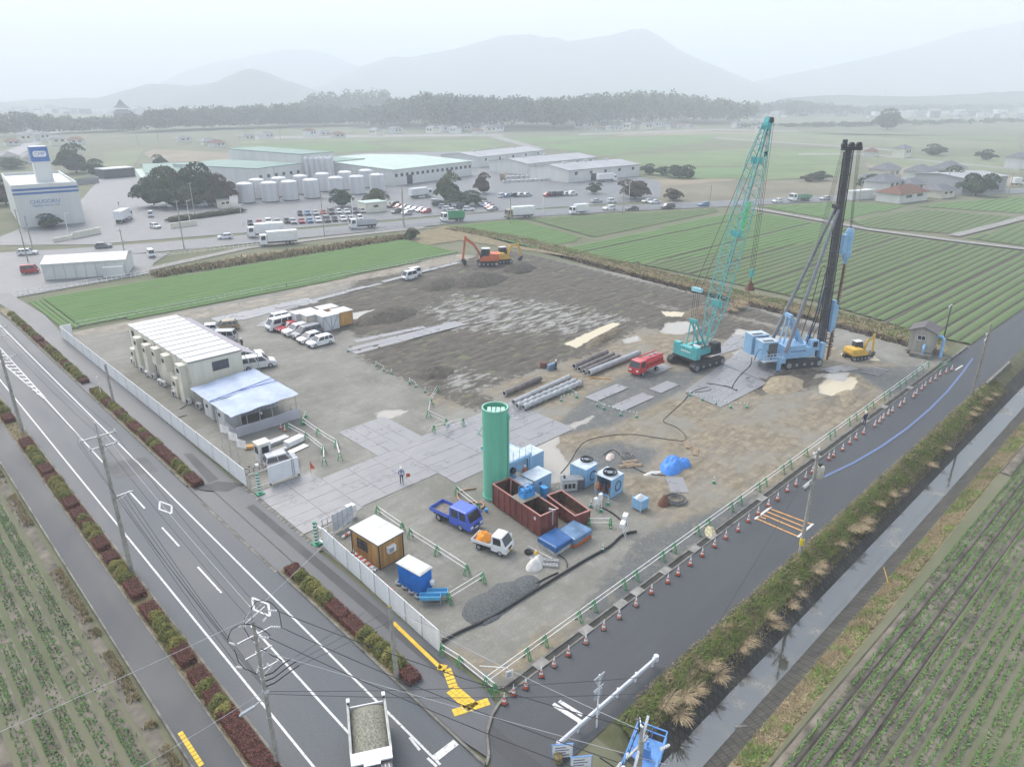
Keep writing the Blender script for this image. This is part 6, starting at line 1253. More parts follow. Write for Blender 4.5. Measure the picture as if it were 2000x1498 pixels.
MB().cyl((mx - .05, .62, .4), (mx - .05 + lean, .62, mz - .3), .2, n=8).bar((mx + .48, -.3, .5), (mx + .48 + lean, -.3, mz), .1).bar((mx + .48, .3, .5), (mx + .48 + lean, .3, mz), .1).build('guide_rails', mat('rail_black', (.03, .03, .033), .5, .2), t)
for k in range(14): f = (k + .5) / 14; MB().cyl((mx + lean * f, 0, .4 + (mz - .4) * f), (mx + lean * f, 0, .55 + (mz - .4) * f), .56, n=12).build('mast_flange', m_mast, t)
MB().bar((mx + lean - .9, 0, mz + .2), (mx + lean + 1.7, 0, mz + .2), .9, .45).bar((mx + lean - .7, 0, mz + .4), (mx + lean - .8, 0, mz + 1.3), .5, .4).build('mast_head', m_dark, t)
for x in (-.8, .3, 1.4): MB().cyl((mx + lean + x, -.2, mz + .6), (mx + lean + x, .2, mz + .6), .38, n=12).build('sheave', m_dark, t)
bz = 22.0; bx = mx + lean * bz / mz - .4
for s in (-1, 1):
    MB().cyl((bx, s * .35, bz), (-2.6 - .4, s * 1.9, 2.4), .2, .26, 12).build('back_stay', m_stay, t, smooth=True)
MB().bar((bx - .2, -.7, bz), (bx - .2, .7, bz), .5, .5).build('stay_bracket', m_dark, t)
mb = MB()
for s in (-1, 1): mb.bar((.6, s * .5, 2.8), (-1.9, s * .4, 7.2), .32, .42); mb.bar((-2.6, s * .5, 3.0), (-1.9, s * .4, 7.2), .16)
mb.bar((-2.0, -.75, 7.2), (-2.0, .75, 7.2), .4, .5); mb.build('gantry', m_lb, t)
ax_, ay = mx + 1.45, -.1
mb = MB(); mb.cyl((ax_, ay, 14.2), (ax_ - .1, ay, 0), .15, n=8); V = []; F = []; nt = 120
for i in range(nt + 1):
    a = i / nt * 2 * math.pi * 34; z = .3 + 13.8 * i / nt; c_, s_ = math.cos(a), math.sin(a); V += [(ax_ + .1 * c_, ay + .1 * s_, z), (ax_ + .27 * c_, ay + .27 * s_, z)]
nt2 = 480; V = []
for i in range(nt2 + 1): a = i / nt2 * 2 * math.pi * 34; z = .3 + 13.8 * i / nt2; V += [(ax_ + .1 * math.cos(a), ay + .1 * math.sin(a), z), (ax_ + .34 * math.cos(a), ay + .34 * math.sin(a), z + .02)]
mb.add(V, [(2 * i, 2 * i + 1, 2 * i + 3, 2 * i + 2) for i in range(nt2)]); mb.build('auger', m_rust, t)
MB().lathe([(.5, 16.0), (.55, 16.3), (.55, 18.6), (.4, 19.0)], 10, (ax_, ay, 0)).lathe([(.2, 14.1), (.3, 14.6), (.62, 15.2), (.62, 15.8), (.5, 16.0)], 10, (ax_, ay, 0)).b2(mx + .4, ax_, ay - .35, ay + .35, 15.6, 18.2).build('auger_drive', m_lb, t)
MB().b2(mx + .5, mx + 1.25, -.75, .35, 5.2, 8.4).loft([[(mx + .5, -.75, 5.2), (mx + 1.25, -.75, 5.2), (mx + 1.25, .35, 5.2), (mx + .5, .35, 5.2)], [(mx + .65, -.5, 4.3), (mx + 1.05, -.5, 4.3), (mx + 1.05, .1, 4.3), (mx + .65, .1, 4.3)]]).b2(mx + .55, mx + 1.0, -.6, .1, 8.4, 9.0).build('hammer_unit', m_lb, t)
for z in (2.2, 2.9, 3.6): mb = torus(.75, .07, 18, 6, z); mb.v = [(x + mx + 1.0, y, zz) for x, y, zz in mb.v]; mb.build('casing_guide', mat('muddy_steel', (.14, .12, .09), .8, .2), t)
for k, (x, y, zt) in enumerate(((1.6, -.8, 13.5), (2.1, -.4, 11.0), (2.3, .3, 11.5), (1.2, .3, 14.0), (2.5, -.6, 9.0))): MB().tube([(x - .6, y, 2.9), (x - .3, y, 4.5), (x + .35, y * .8, zt * .6), (x + .9, y * .5, zt - .5), (x + 1.2, y * .3, zt), (mx - .45, y * .2, zt - 1.2)], .07 if k < 3 else .05, 6).build('hydraulic_hose', m_blk if k != 2 else mat('hose_blue', (.05, .12, .3), .6), t)
for y in (-.3, -.1, .1, .3):
    MB().cyl((mx + lean + 1.5, y, mz + .3), (ax_ + y * .3, ay + y, 18.9), .02, n=4).build('hoist_rope', m_wire, t); MB().cyl((mx + lean - .8, y, mz + .6), (-.6, y * 2, 3.0), .018, n=4).build('winch_rope', m_wire, t)
def excavator(loc, hd, m, label, s, a1, a2, a3, swing=0):
    t = thing('excavator', label, 'excavator', (*loc, sz(*loc) if loc[1] < 103 else 0), R(hd)); t.scale = (s,) * 3; tracks(t, 3.2, .5, .65, .9)
    MB().loft([[(-1.5, -1.05, .75), (1.2, -1.05, .75), (1.2, 1.05, .75), (-1.5, 1.05, .75)], [(-1.7, -1.05, 1.1), (1.25, -1.05, 1.1), (1.25, 1.05, 1.1), (-1.7, 1.05, 1.1)], [(-1.6, -1.0, 1.75), (.2, -1.0, 1.75), (.2, 1.0, 1.75), (-1.6, 1.0, 1.75)]]).build('house', m, t)
    cb = MB().loft([[(-.35, .1, 1.1), (1.2, .1, 1.1), (1.2, 1.02, 1.1), (-.35, 1.02, 1.1)], [(-.3, .12, 2.5), (.85, .12, 2.5), (.85, .98, 2.5), (-.3, .98, 2.5)]]).build('cab', m_dark, t)
    MB().b2(-.35, .9, .1, 1.02, 2.505, 2.58).build('cab_roof', mat('cab_roof_white', (.7, .7, .68), .5), cb)
    MB().b2(-.15, .7, 1.02, 1.035, 1.5, 2.35).b2(-.15, .7, .085, .098, 1.5, 2.35).build('cab_window', m_glass, cb)
    p0, p1, p2, p3, p4 = Vector((1.0, -.2, 1.3)), Vector(a1[0]), Vector(a1[1]), Vector(a2), Vector(a3)
    MB().bar(p0, p1, .26, .36).bar(p1, p2, .24, .34).build('boom', m, t); MB().bar(p2 + (p2 - p3).normalized() * .35, p3, .2, .3).build('stick', m, t)
    MB().cyl(p0.lerp(p1, .3) + Vector((.1, .2, 0)), p1 + Vector((.1, .2, -.1)), .06, n=6).cyl(p1 + Vector((0, 0, .25)), p2 + Vector((0, 0, .25)), .05, n=6).build('hydraulic_ram', m_steel, t)
    mb = MB(); q = p4 - p3; mb.loft([[(p3.x - .2, -.6, p3.z), (p3.x + .25, -.6, p3.z), (p3.x + .25, .25, p3.z), (p3.x - .2, .25, p3.z)], [(p3.x - .55, -.6, p3.z - .45), (p3.x + .15, -.6, p3.z - .45), (p3.x + .15, .25, p3.z - .45), (p3.x - .55, .25, p3.z - .45)], [(p3.x - .4, -.6, p3.z - .8), (p3.x - .05, -.6, p3.z - .8), (p3.x - .05, .25, p3.z - .8), (p3.x - .4, .25, p3.z - .8)]]); mb.build('bucket', m_dark, t)
excavator((82.0, 9.7), -28, m_exy, 'small yellow excavator standing behind the piling rig by the ditch', .98, [(1.3, -.2, 2.7), (2.4, -.2, 3.3)], (2.6, -.2, .9), (2.3, -.2, .3))
excavator((84.5, 93.0), 140, m_exo, 'orange excavator with raised arm on the soil heap at the back of the site', 1.55, [(1.9, -.2, 2.9), (3.2, -.2, 3.9)], (3.6, -.2, .9), (3.2, -.2, .3))
excavator((88.5, 92.6), -25, m_exy, 'yellow excavator with white cab roof beside the orange excavator', 1.35, [(1.6, -.2, 2.9), (2.9, -.2, 2.9)], (3.4, -.2, 1.0), (3.0, -.2, .3))
SX, SY_ = 17.6, 18.3; t = thing('cement_silo', 'tall green cylindrical cement silo at the centre of the site', 'silo', (SX, SY_, .1)); m_sil = mat('silo_green', (.15, .5, .34), .5, .08, .8, streak=True); SR, SH = 1.2, 9.3
MB().lathe([(SR, .2), (SR, SH)], 32, cap=False).lathe([(SR - .06, SH), (SR - .06, SH - 1.3), (.05, SH - 1.5)], 32, cap=False).build('shell', m_sil, t, smooth=True)
MB().lathe([(SR + .03, SH - .06), (SR + .03, SH + .05), (SR - .08, SH + .05), (SR - .08, SH - .06)], 32, cap=False).build('rim', mat('silo_rim', (.3, .58, .46), .5), t, smooth=True)
MB().lathe([(SR + .08, 0), (SR + .08, .2)], 24).build('base_ring', m_sil, t)
for k in range(4): mb = MB(); y = -.9 + .42 * k; x = math.sqrt(max(0, (SR - .1) ** 2 - (y + .2) ** 2)) * .98; mb.b2(-min(x, 1.0), .15, y, y + .34, SH - .12, SH - .04); mb.build('top_grating', mat('grating_green', (.4, .62, .5), .5), t).rotation_euler = (0, 0, R(45))
MB().b2(.1, .35, -.6, -.3, SH - .6, SH - .1).build('filter_box', m_exy, t)
for s in (-.2, .2): MB().cyl((1.1 + s * .7, -.72 + s * .7, .2), (1.1 + s * .7, -.72 + s * .7, SH - .1), .03, n=6).build('ladder_rail', m_steel, t)
mb = MB(); [mb.cyl((1.1 - .14, -.72 - .14, z), (1.1 + .14, -.72 + .14, z), .015, n=4) for z in np.arange(.4, SH, .35)]; mb.build('ladder_rungs', m_steel, t)
MB().cyl((.62, -1.12, 1.2), (.62, -1.12, SH - .5), .08, n=8).build('fill_pipe', m_sil, t); MB().lathe([(.16, 0), (.16, .3), (.08, .45)], 8, (.62, -1.16, SH - 1.0)).build('pipe_valve', m_sil, t)
for ang in (-120,): mb = MB(); a = R(ang); c, s_ = math.cos(a), math.sin(a); mb.cyl((SR * c * 1.0, SR * s_, 0), (SR * c, SR * s_, .0), .01); mb.loft([[(SR * math.cos(a + q) * k, SR * math.sin(a + q) * k, z) for q, z in ((-.25, .3), (.25, .3), (.25, 1.1), (.14, 1.4), (-.14, 1.4), (-.25, 1.1))] for k in (1.0, 1.02)]); mb.build('hatch_opening', m_dark, t)
MB().bar((-1.15, .4, 7.6), (-1.6, .6, 6.9), .06).bar((-1.2, .4, 6.6), (-1.6, .6, 6.9), .06).build('lifting_lug', m_sil, t)
m_ru = mat('oxide_red', (.2, .06, .05), .7, .2, 1.2, streak=True); m_rui = mat('rusty_inside', (.13, .07, .045), .9, .3, 1.5); m_rim2 = mat('oxide_rim', (.42, .2, .17), .6, .1, 3)
def skip_box(loc, rz, L_, w_, h, label, div=None):
    t = thing('open_tank', label, 'open tank', (*loc, .08), rz)
    for (a, b_, c, d) in ((0, L_, 0, .06), (0, L_, w_ - .06, w_), (0, .06, .06, w_ - .06), (L_ - .06, L_, .06, w_ - .06)): MB().b2(a, b_, c, d, .1, h).build('side_wall', m_ru, t)
    MB().b2(.06, L_ - .06, .06, w_ - .06, .1, .2).build('bottom', m_rui, t)
    for (a, b_, c, d) in ((.06, L_ - .06, .06, .075), (.06, L_ - .06, w_ - .075, w_ - .06), (.06, .075, .08, w_ - .08), (L_ - .075, L_ - .06, .08, w_ - .08)): MB().b2(a, b_, c, d, .2, h - .02).build('inner_lining', m_rui, t)
    for (a, b_, c, d) in ((-.06, L_ + .06, -.06, .09), (-.06, L_ + .06, w_ - .09, w_ + .06), (-.06, .09, .09, w_ - .09), (L_ - .09, L_ + .06, .09, w_ - .09)): MB().b2(a, b_, c, d, h, h + .07).build('rim', m_rim2, t)
    n = round(L_ / .9)
    for i in range(n + 1):
        for y in (-.07, w_): MB().b2((L_ - .08) * i / n, (L_ - .08) * i / n + .08, y, y + .07, .12, h - .01).build('stiffener', m_ru, t)
    for i in range(3):
        for x in (-.07, L_): MB().b2(x, x + .07, (w_ - .08) * i / 2, (w_ - .08) * i / 2 + .08, .12, h - .01).build('stiffener', m_ru, t)
    MB().b2(0, L_, -.06, -.01, h * .45, h * .45 + .06).b2(0, L_, w_ + .01, w_ + .06, h * .45, h * .45 + .06).build('side_band', m_ru, t); return t
A_, B_ = Vector(G(1055, 1052)), Vector(G(963, 987)); rz = math.atan2(B_.y - A_.y, B_.x - A_.x); CL = (B_ - A_).length; t = skip_box(tuple(A_ + Vector((math.sin(rz), -math.cos(rz))) * 2.0), rz, CL, 2.0, 2.2, 'long rust red open slurry tank beside the green silo')
MB().b2(CL * .36, CL * .58, -.12, 2.12, 2.28, 2.34).build('cover_plate', mat('deck_plate', (.3, .27, .22), .7, .2), t); MB().b2(CL * .44, CL * .5, .06, 1.94, .2, 2.2).build('divider', m_rui, t); MB().box(.8, 2.015, 1.5, .3, .03, .3).build('sign_plate', m_white, t); MB().bar((-.1, .7, 2.4), (-.1, .7, .9), .08).bar((-.2, .5, 2.35), (.3, .8, 2.35), .12).build('pipe_fitting', m_galv, t); MB().cyl((CL - 1.4, 1.0, .3), (CL - 1.1, .7, 2.7), .06, n=8).build('suction_pipe', m_rim2, t)
pw = Vector((A_.x, A_.y)) + Vector((math.cos(rz), math.sin(rz))) * CL * .47 + Vector((math.sin(rz), -math.cos(rz))) * 1.1
m_bp = mat('pump_blue', (.05, .3, .65), .45, .12, 3); p = thing('grout_pump', 'bright blue pump unit standing on the tank cover plate', 'pump', (pw.x, pw.y, 2.42), rz + R(90)); MB().b2(-.65, .65, -.4, .4, 0, .12).b2(-.6, .6, -.35, .35, .12, .45).build('base', m_bp, p)
for k in (-.45, 0, .4): MB().cyl((k, -.3, .62), (k, .3, .62), .18, n=10).build('pump_cylinder', m_bp, p)
mb = MB(); [mb.bar((a, b_, .12), (a, b_, .95), .05) for a in (-.62, .62) for b_ in (-.37, .37)]; mb.bar((-.62, -.37, .95), (.62, -.37, .95), .05); mb.bar((-.62, .37, .95), (.62, .37, .95), .05); mb.build('pump_frame', m_bp, p)
MB().b2(-.35, .35, -.25, .25, .5, 1.3).b2(-.3, -.25, -.2, .2, 0, .5).b2(.25, .3, -.2, .2, 0, .5).build('control_box', m_bp, None, loc=(*G(1062, 975), .08), rz=rz, label='bright blue control box on legs beside the tank cover', cat='control box')
A_, B_ = Vector(G(1122, 1035)), Vector(G(1075, 999)); rz2 = math.atan2(B_.y - A_.y, B_.x - A_.x); skip_box(tuple(A_ + Vector((math.sin(rz2), -math.cos(rz2))) * 1.7), rz2, 4.2, 1.7, 1.35, 'shorter empty rust red open tank right of the long tank')
# ================================================================ pipes, heaps, tarps, people, vehicles on site
def lump(name, cx, cy, rx, ry, h, m, label, cat, seed=0, rz=0.0, rough=.12, n=22, z=0.0, group=None, pw=1.0, sharp=0):
    """irregular heap with a noisy surface"""
    V = []; F = []; k = 9
    for j in range(k + 1):
        f = j / k
        for i in range(n):
            a = 6.2832 * i / n; q = 1 + .22 * (float(fbm(math.cos(a) * 1.5 + seed, math.sin(a) * 1.5 + seed, 3)) - .47) * 2
            zz = h * (1 - f ** (1.6 if pw == 1 else pw)) * (1 + rough * 2 * (float(fbm(f * 4 * math.cos(a) + seed, f * 4 * math.sin(a) + 3, 3)) - .47)) if f < 1 else -.05
            V.append((rx * f * q * math.cos(a), ry * f * q * math.sin(a), zz + rough * h * (float(fbm(f * 9 * math.cos(a) + seed + 7, f * 9 * math.sin(a), 2)) - .4) * (f < 1) * (f > 0)))
    F = [(j * n + i, j * n + (i + 1) % n, (j + 1) * n + (i + 1) % n, (j + 1) * n + i) for j in range(k) for i in range(n)]
    return put(name, npmesh(name, np.array(V), np.array(F), m, smooth=not sharp), None, (cx, cy, z), rz, label, cat, group)
m_mudh = mat('dark_soil_heap', (.085, .075, .06), .95, .3, 1.5, .08); m_grh = mat('crushed_stone', (.11, .118, .118), .9, .3, 7, .05); m_sandh = mat('sandy_heap', (.3, .25, .17), .95, .2, 1.5, .05)
for px, py, rx, ry, h, lab in ((948, 1188, 2.3, 1.7, .55, 'nearest of three dark crushed stone heaps'), (985, 1162, 2.2, 1.6, .5, 'middle of three dark crushed stone heaps'), (1025, 1146, 1.7, 1.3, .4, 'farthest of three dark crushed stone heaps')):
    lump('stone_heap', *G(px, py), rx, ry, h, m_grh, lab, 'stone heap', px, .1, group='crushed stone heaps')
for i, (px, py, rx, ry, h, lab) in enumerate(((935, 548, 8, 5.5, 1.9, 'broad dark soil heap in front of the orange excavator'), (860, 556, 7, 4, 1.3, 'flat brown soil heap beside the white van'), (1015, 527, 4.5, 3.5, 1.6, 'dark soil heap right of the two excavators'), (755, 618, 7, 4.5, 1.5, 'dark soil heap behind the storage sheds'), (850, 728, 3.2, 2.6, .9, 'round damp soil heap at the near corner of the mud'), (1365, 612, 6, 2.5, .9, 'soil bank behind the crane'), (1180, 660, 7, 1.4, .7, 'low spoil bank beside the pale pond strip'), (1650, 778, 3.5, 1.6, .7, 'spoil bank around the round pond'), (1530, 752, 4.5, 2.6, .8, 'sandy heap in front of the piling rig tracks'))):
    x, y = G(px, py); lump('soil_heap', x, y, rx, ry, h, m_mudh if i < 5 else m_sandh if i in (8, 7) else mat('brown_soil_heap', (.16, .13, .09), .95, .3, 1.2, .06), lab, 'soil heap', i * 3, .2, .22, 30, -.05)
m_pg = mat('pile_grey', (.36, .37, .38), .7, .12, 1.5); m_pd = mat('pile_dark', (.17, .15, .145), .75, .2, 1.2); m_pin = mat('pile_end', (.55, .55, .53), .7, .1, 3)
def pile(p0, p1, r, m, label, ribs=0, group='foundation piles'):
    a, b_ = Vector(G(*p0)), Vector(G(*p1)); d = (b_ - a); L_ = d.length; t = thing('foundation_pile', label, 'pile', (a.x, a.y, r + .12), math.atan2(d.y, d.x), group); prof = [(r, 0), (r, L_)]
    if ribs:
        prof = []
        for i in range(ribs): x = L_ * (i + .5) / ribs; prof += [(r, L_ * i / ribs), (r, x - .3), (r * 1.28, x - .1), (r * 1.28, x + .1), (r, x + .3)]
        prof += [(r, L_)]
    mb = MB(); V = [[(z, q * math.cos(6.2832 * i / 18), q * math.sin(6.2832 * i / 18)) for i in range(18)] for q, z in prof]; mb.loft(V, False); mb.loft([[(z, q * math.cos(6.2832 * i / 18), q * math.sin(6.2832 * i / 18)) for i in range(18)] for q, z in ((r * .76, L_), (r * .76, 0))], False); mb.build('pile_shaft', m, t, smooth=True)
    for x in (0, L_): MB().loft([[(x + dx, q * math.cos(6.2832 * i / 18), q * math.sin(6.2832 * i / 18)) for i in range(18)] for q, dx in ((r * 1.02, -.02), (r * 1.02, .02), (r * .74, .02), (r * .74, -.02))] + [[(x - .02, r * 1.02 * math.cos(6.2832 * i / 18), r * 1.02 * math.sin(6.2832 * i / 18)) for i in range(18)]], False).build('end_ring', m_pin if x == 0 else m_dark, t)
pile((985, 775), (1055, 745), .36, m_pd, 'single dark smooth pile lying left of the ribbed grey piles')
pile((1003, 792), (1112, 742), .34, m_pg, 'smooth grey pile on the far side of the ribbed piles'); pile((1010, 799), (1125, 749), .33, m_pg, 'middle ribbed grey pile of the near stack', 10); pile((1022, 802), (1135, 753), .34, m_pg, 'front ribbed grey pile of the near stack', 10)
pile((1121, 722), (1184, 694), .4, m_pd, 'leftmost dark pile of the group left of the tanker'); pile((1131, 727), (1197, 698), .36, m_pd, 'second dark pile of the group left of the tanker'); pile((1140, 731), (1208, 701), .33, m_pd, 'third dark pile of the group left of the tanker'); pile((1150, 735), (1247, 696), .42, m_pg, 'long pale grey pile next to the red tanker')
for a, b_ in (((1020, 778), (1045, 785)), ((1090, 748), (1130, 762)), ((1150, 738), (1195, 742))): A_, B_ = G(*a), G(*b_); MB().bar((*A_, .1), (*B_, .1), .12).build('timber_bearer', m_shb, None, label='timber bearer under the lying piles', cat='timber', group='timber bearers')
mb = MB(); rr = np.random.default_rng(3)
for i in range(26): x, y = G(1008 + rr.uniform(-14, 18), 806 + rr.uniform(-10, 14)); a = rr.uniform(0, 3); mb.cyl((x, y, .12 + rr.uniform(0, .2)), (x + math.cos(a) * .8, y + math.sin(a) * .8, .1 + rr.uniform(0, .4)), .03, n=5)
mb.build('metal_bits', m_galv, None, label='tangle of short metal rods in front of the ribbed piles', cat='rods')
def hose(pts, r, label, m=None, z=.06, cat='hose'):
    P = [Vector((*G(*p), 0)) for p in pts]; Q = []
    for i in range(len(P) - 1):
        p0, p1, p2, p3 = P[max(i - 1, 0)], P[i], P[i + 1], P[min(i + 2, len(P) - 1)]
        for k in range(5): u = k / 5; Q.append(.5 * ((2 * p1) + (p2 - p0) * u + (2 * p0 - 5 * p1 + 4 * p2 - p3) * u * u + (3 * p1 - p0 - 3 * p2 + p3) * u ** 3))
    Q = [(q.x, q.y, max(z, sz(q.x, q.y) + r + .02)) for q in Q + [P[-1]]]; mb = MB(); mb.tube(Q, r, 6); return mb.build(cat.split()[-1], m or m_blk, None, smooth=True, label=label, cat=cat)
hose([(864, 1256), (895, 1238), (960, 1208), (1030, 1165), (1095, 1125), (1150, 1092), (1190, 1070), (1215, 1048), (1243, 1040)], .11, 'thick black hose bundle snaking from the hoarding to the cable rack'); hose([(864, 1250), (900, 1235), (970, 1195), (1050, 1140), (1090, 1120)], .06, 'thin black cable beside the thick hose bundle', cat='cable')
hose([(1172, 992), (1190, 1000), (1210, 1015), (1225, 1028)], .07, 'black hose from the switch post to the cable rack'); hose([(1095, 925), (1112, 905), (1140, 865), (1190, 852), (1240, 850), (1290, 857), (1335, 862), (1337, 850), (1320, 835), (1296, 825), (1305, 812), (1335, 785)], .035, 'long dark hose looping over the sandy ground to the rig')
hose([(1335, 785), (1350, 768), (1380, 758), (1386, 764), (1340, 770)], .05, 'dark hose curl beside the muddy plates', cat='cable'); hose([(1380, 750), (1420, 757), (1440, 765), (1430, 758), (1445, 735), (1465, 715), (1468, 700)], .06, 'dark hose crossing the muddy plates up to the rig', z=.12)
hose([(930, 955), (902, 960), (893, 970), (905, 985), (920, 983), (938, 982), (945, 990), (935, 998), (925, 995), (930, 985), (942, 985)], .09, 'tan coiled hose at the foot of the silo', mat('hose_tan', (.42, .26, .17), .7, .12, 3)); hose([(1065, 1045), (1070, 1065), (1085, 1080), (1105, 1095), (1108, 1110)], .04, 'thin dark cable in front of the blue tarped box', cat='cable')
hose([(1178, 890), (1200, 880), (1225, 905), (1260, 925), (1300, 930)], .04, 'thin cable lying behind the hose cabins', cat='cable'); hose([(325, 828), (345, 818), (365, 812)], .04, 'dark cable from the hoarding to the office', cat='cable'); hose([(352, 800), (370, 790), (390, 780)], .04, 'dark cable curling beside the office', cat='cable')
def steelbox(name, px, py, sx, sy, h, rz, m, label, cat, roof=None, z=.1, extra=None):
    t = thing(name, label, cat, (*G(px, py), z), rz); MB().b2(0, sx, 0, sy, 0, h).build('case', m, t)
    if roof: MB().b2(-.04, sx + .04, -.04, sy + .04, h, h + .06).build('roof', roof, t)
    if extra: extra(t)
    return t
m_lbox = mat('plant_light_blue', (.25, .45, .66), .5, .1, 1.2); RZ = rz - R(90)
def doors(t):
    for i in range(2): MB().b2(.1 + .9 * i, .9 + .9 * i, -.03, -.002, .15, 1.4).build('access_door', m_lbox, t)
    MB().b2(.6, 1.0, -.04, -.031, 1.05, 1.3).build('name_plate', mat('ink_navy', (.04, .06, .25), .6), t)
steelbox('plant_cabinet', 1020, 982, 1.9, 1.7, 1.5, R(0), m_lbox, 'left of two light blue plant cabinets behind the rusty tank', 'cabinet', m_lbr, extra=doors)
steelbox('plant_cabinet', 1043, 972, 2.4, 1.8, 1.7, R(0), m_lbox, 'right taller of two light blue plant cabinets behind the rusty tank', 'cabinet', m_lbr, extra=doors)
t = thing('mixing_plant', 'light blue two storey mixing plant frame beside the green silo', 'mixing plant', (*G(990, 965), .1), R(0)); PX, PY, PH = 3.2, 3.0, 3.2
for x in (0, PX):
    for y in (0, PY): MB().b2(x - .08, x + .08, y - .08, y + .08, 0, PH).build('frame_post', m_lbox, t)
MB().b2(-.1, PX + .1, -.1, PY + .1, PH - .3, PH).build('deck', m_lbox, t); MB().b2(.05, PX - .05, .05, PY - .05, PH, PH + .03).build('deck_plate', m_lbr, t)
MB().lathe([(.9, .1), (.9, 1.1), (.75, 1.3)], 18, (1.2, 1.2, 0)).build('mixer_drum', m_lbox, t, smooth=True); MB().b2(.4, 1.9, .5, 1.8, 1.5, 2.6).build('hopper', m_lbox, t); MB().cyl((1.2, .2, 1.9), (1.2, .8, 1.9), .3, n=12).build('motor', m_dark, t)
for x in np.linspace(-.1, PX + .1, 5):
    for y in (-.1, PY + .1): MB().cyl((x, y, PH), (x, y, PH + 1.1), .025, n=5).build('railing_post', m_galv, t)
sg = MB().b2(-.6, .4, PY + .05, PY + .1, PH + .5, PH + .95).build('banner', m_white, t)
for k in range(4): MB().box(-.45 + .22 * k, PY + .03, PH + .6, .13, .03, .26).build('banner_letter', m_bp, sg)
t = thing('pump_cabin', 'light blue open fronted pump cabin with red machinery inside', 'pump cabin', (*G(1030, 930), .1), R(0))
for (a, b_, c, d, e, f) in ((0, 2.4, 1.9, 1.96, 0, 1.9), (0, .06, 0, 1.9, 0, 1.9), (0, 2.4, 0, .06, 0, 1.9), (0, 2.4, 0, 1.96, 1.905, 1.98)): MB().b2(a, b_, c, d, e, f).build('cabin_panel', m_lbr if e > 1 else m_lbox, t)
MB().b2(1.5, 2.2, .4, 1.5, .1, .9).cyl((1.85, .95, .9), (1.85, .95, 1.4), .3, n=10).build('red_pump', mat('pump_red', (.45, .03, .04), .5), t)
t = steelbox('generator', 1098, 962, 2.1, 1.0, 1.15, R(-35), mat('generator_grey', (.5, .52, .53), .5, .1), 'dark and pale grey diesel generator with exhaust', 'generator', mat('generator_top', (.2, .22, .24), .6, .1)); MB().b2(1.5, 2.13, -.03, 1.03, .05, 1.14).build('engine_cover', mat('generator_dark', (.12, .13, .15), .6), t); MB().cyl((.3, .5, 1.2), (.3, .5, 1.5), .1, n=8).build('exhaust', m_dark, t)
for k in range(3): MB().b2(.2 + .4 * k, .5 + .4 * k, -.02, -.002, .3, .8).build('vent', m_dark, t)
def coil(px, py, R_, n, z, label, m=m_blk, xy=None):
    x, y = xy or G(px, py); mb = MB(); P = []
    for i in range(n * 16): a = 6.2832 * i / 16; q = R_ * (.75 + .25 * math.sin(i * .13)); P.append((q * math.cos(a), q * math.sin(a), .05 + .05 * (i // 16) * .6))
    mb.tube(P, .045, 5); return mb.build('hose_coil', m, None, smooth=True, loc=(x, y, z), label=label, cat='hose coil')
def hosecabin(px, py, label, openf):
    t = thing('hose_cabin', label, 'hose cabin', (*G(px, py), .1), R(2)); W_, D_, H_ = 2.0, 2.0, 1.95
    for (a, b_, c, d, e, f, nm) in ((0, .05, 0, D_, 0, H_, 0), (W_ - .05, W_, 0, D_, 0, H_, 0), (.05, W_ - .05, D_ - .05, D_, 0, H_, 0), (0, W_, 0, D_, H_, H_ + .06, 1), (.05, W_ - .05, .05, D_ - .05, 0, .06, 0)):
        if openf and a == 0 and b_ == .05: continue
        MB().b2(a, b_, c, d, e, f).build('cabin_roof' if nm else 'cabin_panel', m_lbr if nm else m_lbox, t)
    MB().b2(.05, W_ - .05, .0, .05, 0, H_).build('cabin_panel', m_lbox, t)
    if openf:
        for y in (0, D_ - .06): MB().b2(0, .06, y, y + .06, 0, H_).build('frame_post', m_lbox, t)
        for i in range(7): MB().box(.4 + .2 * (i % 3), .3 + .22 * i, .1, .25, .2, .4 + .2 * (i % 4)).build('stored_gear', [mat('gear_yellow', (.4, .28, .05), .7), m_bp, m_orc, m_rust][i % 4], t)
    mb = torus(.5, .05, 18, 5); mb.v = [(x * .9 + 1.1, -.06 + z * .5, y + 1.0) for x, y, z in mb.v]; mb.build('hung_hose', m_blk, t); return t
hosecabin(1143, 955, 'closed light blue hose cabin with a lamp post in front', False); hosecabin(1192, 976, 'open light blue hose cabin with tools inside and a coil on top', True); x, y = G(1192, 976); coil(0, 0, .7, 5, 2.17, 'big black hose coil lying on the open hose cabin roof', xy=(x + 1.0, y + 1.0)); x, y = G(1143, 955); coil(0, 0, .65, 4, 2.17, 'black hose coil on the closed hose cabin', xy=(x + 1.6, y + 1.3))
coil(1318, 978, 1.1, 7, .06, 'large grey cable coil on the ground beside the brown machine', mat('cable_grey', (.16, .16, .16), .7, .2)); coil(1032, 1080, .35, 4, .06, 'small black hose coil in front of the white truck'); coil(1225, 890, .8, 3, .08, 'loose thin hose loops behind the hose cabins', mat('hose_grey', (.2, .2, .19), .7))
lump('rusty_machine', *G(1297, 985), .8, .6, 1.1, m_rust, 'brown rusty pump machine beside the large cable coil', 'machine', 4, sharp=1, n=9)
t = thing('lamp_post', 'thin timber lamp post with a switch box in front of the closed hose cabin', 'post', (*G(1163, 972), .05)); MB().cyl((0, 0, 0), (0, 0, 4.2), .08, .06, 8).build('post', m_galv, t); MB().b2(-.3, .3, -.1, -.05, 1.0, 1.7).b2(-.14, .14, -.2, -.101, 1.1, 1.6).build('switch_box', mat('ply', (.5, .34, .2), .7), t)
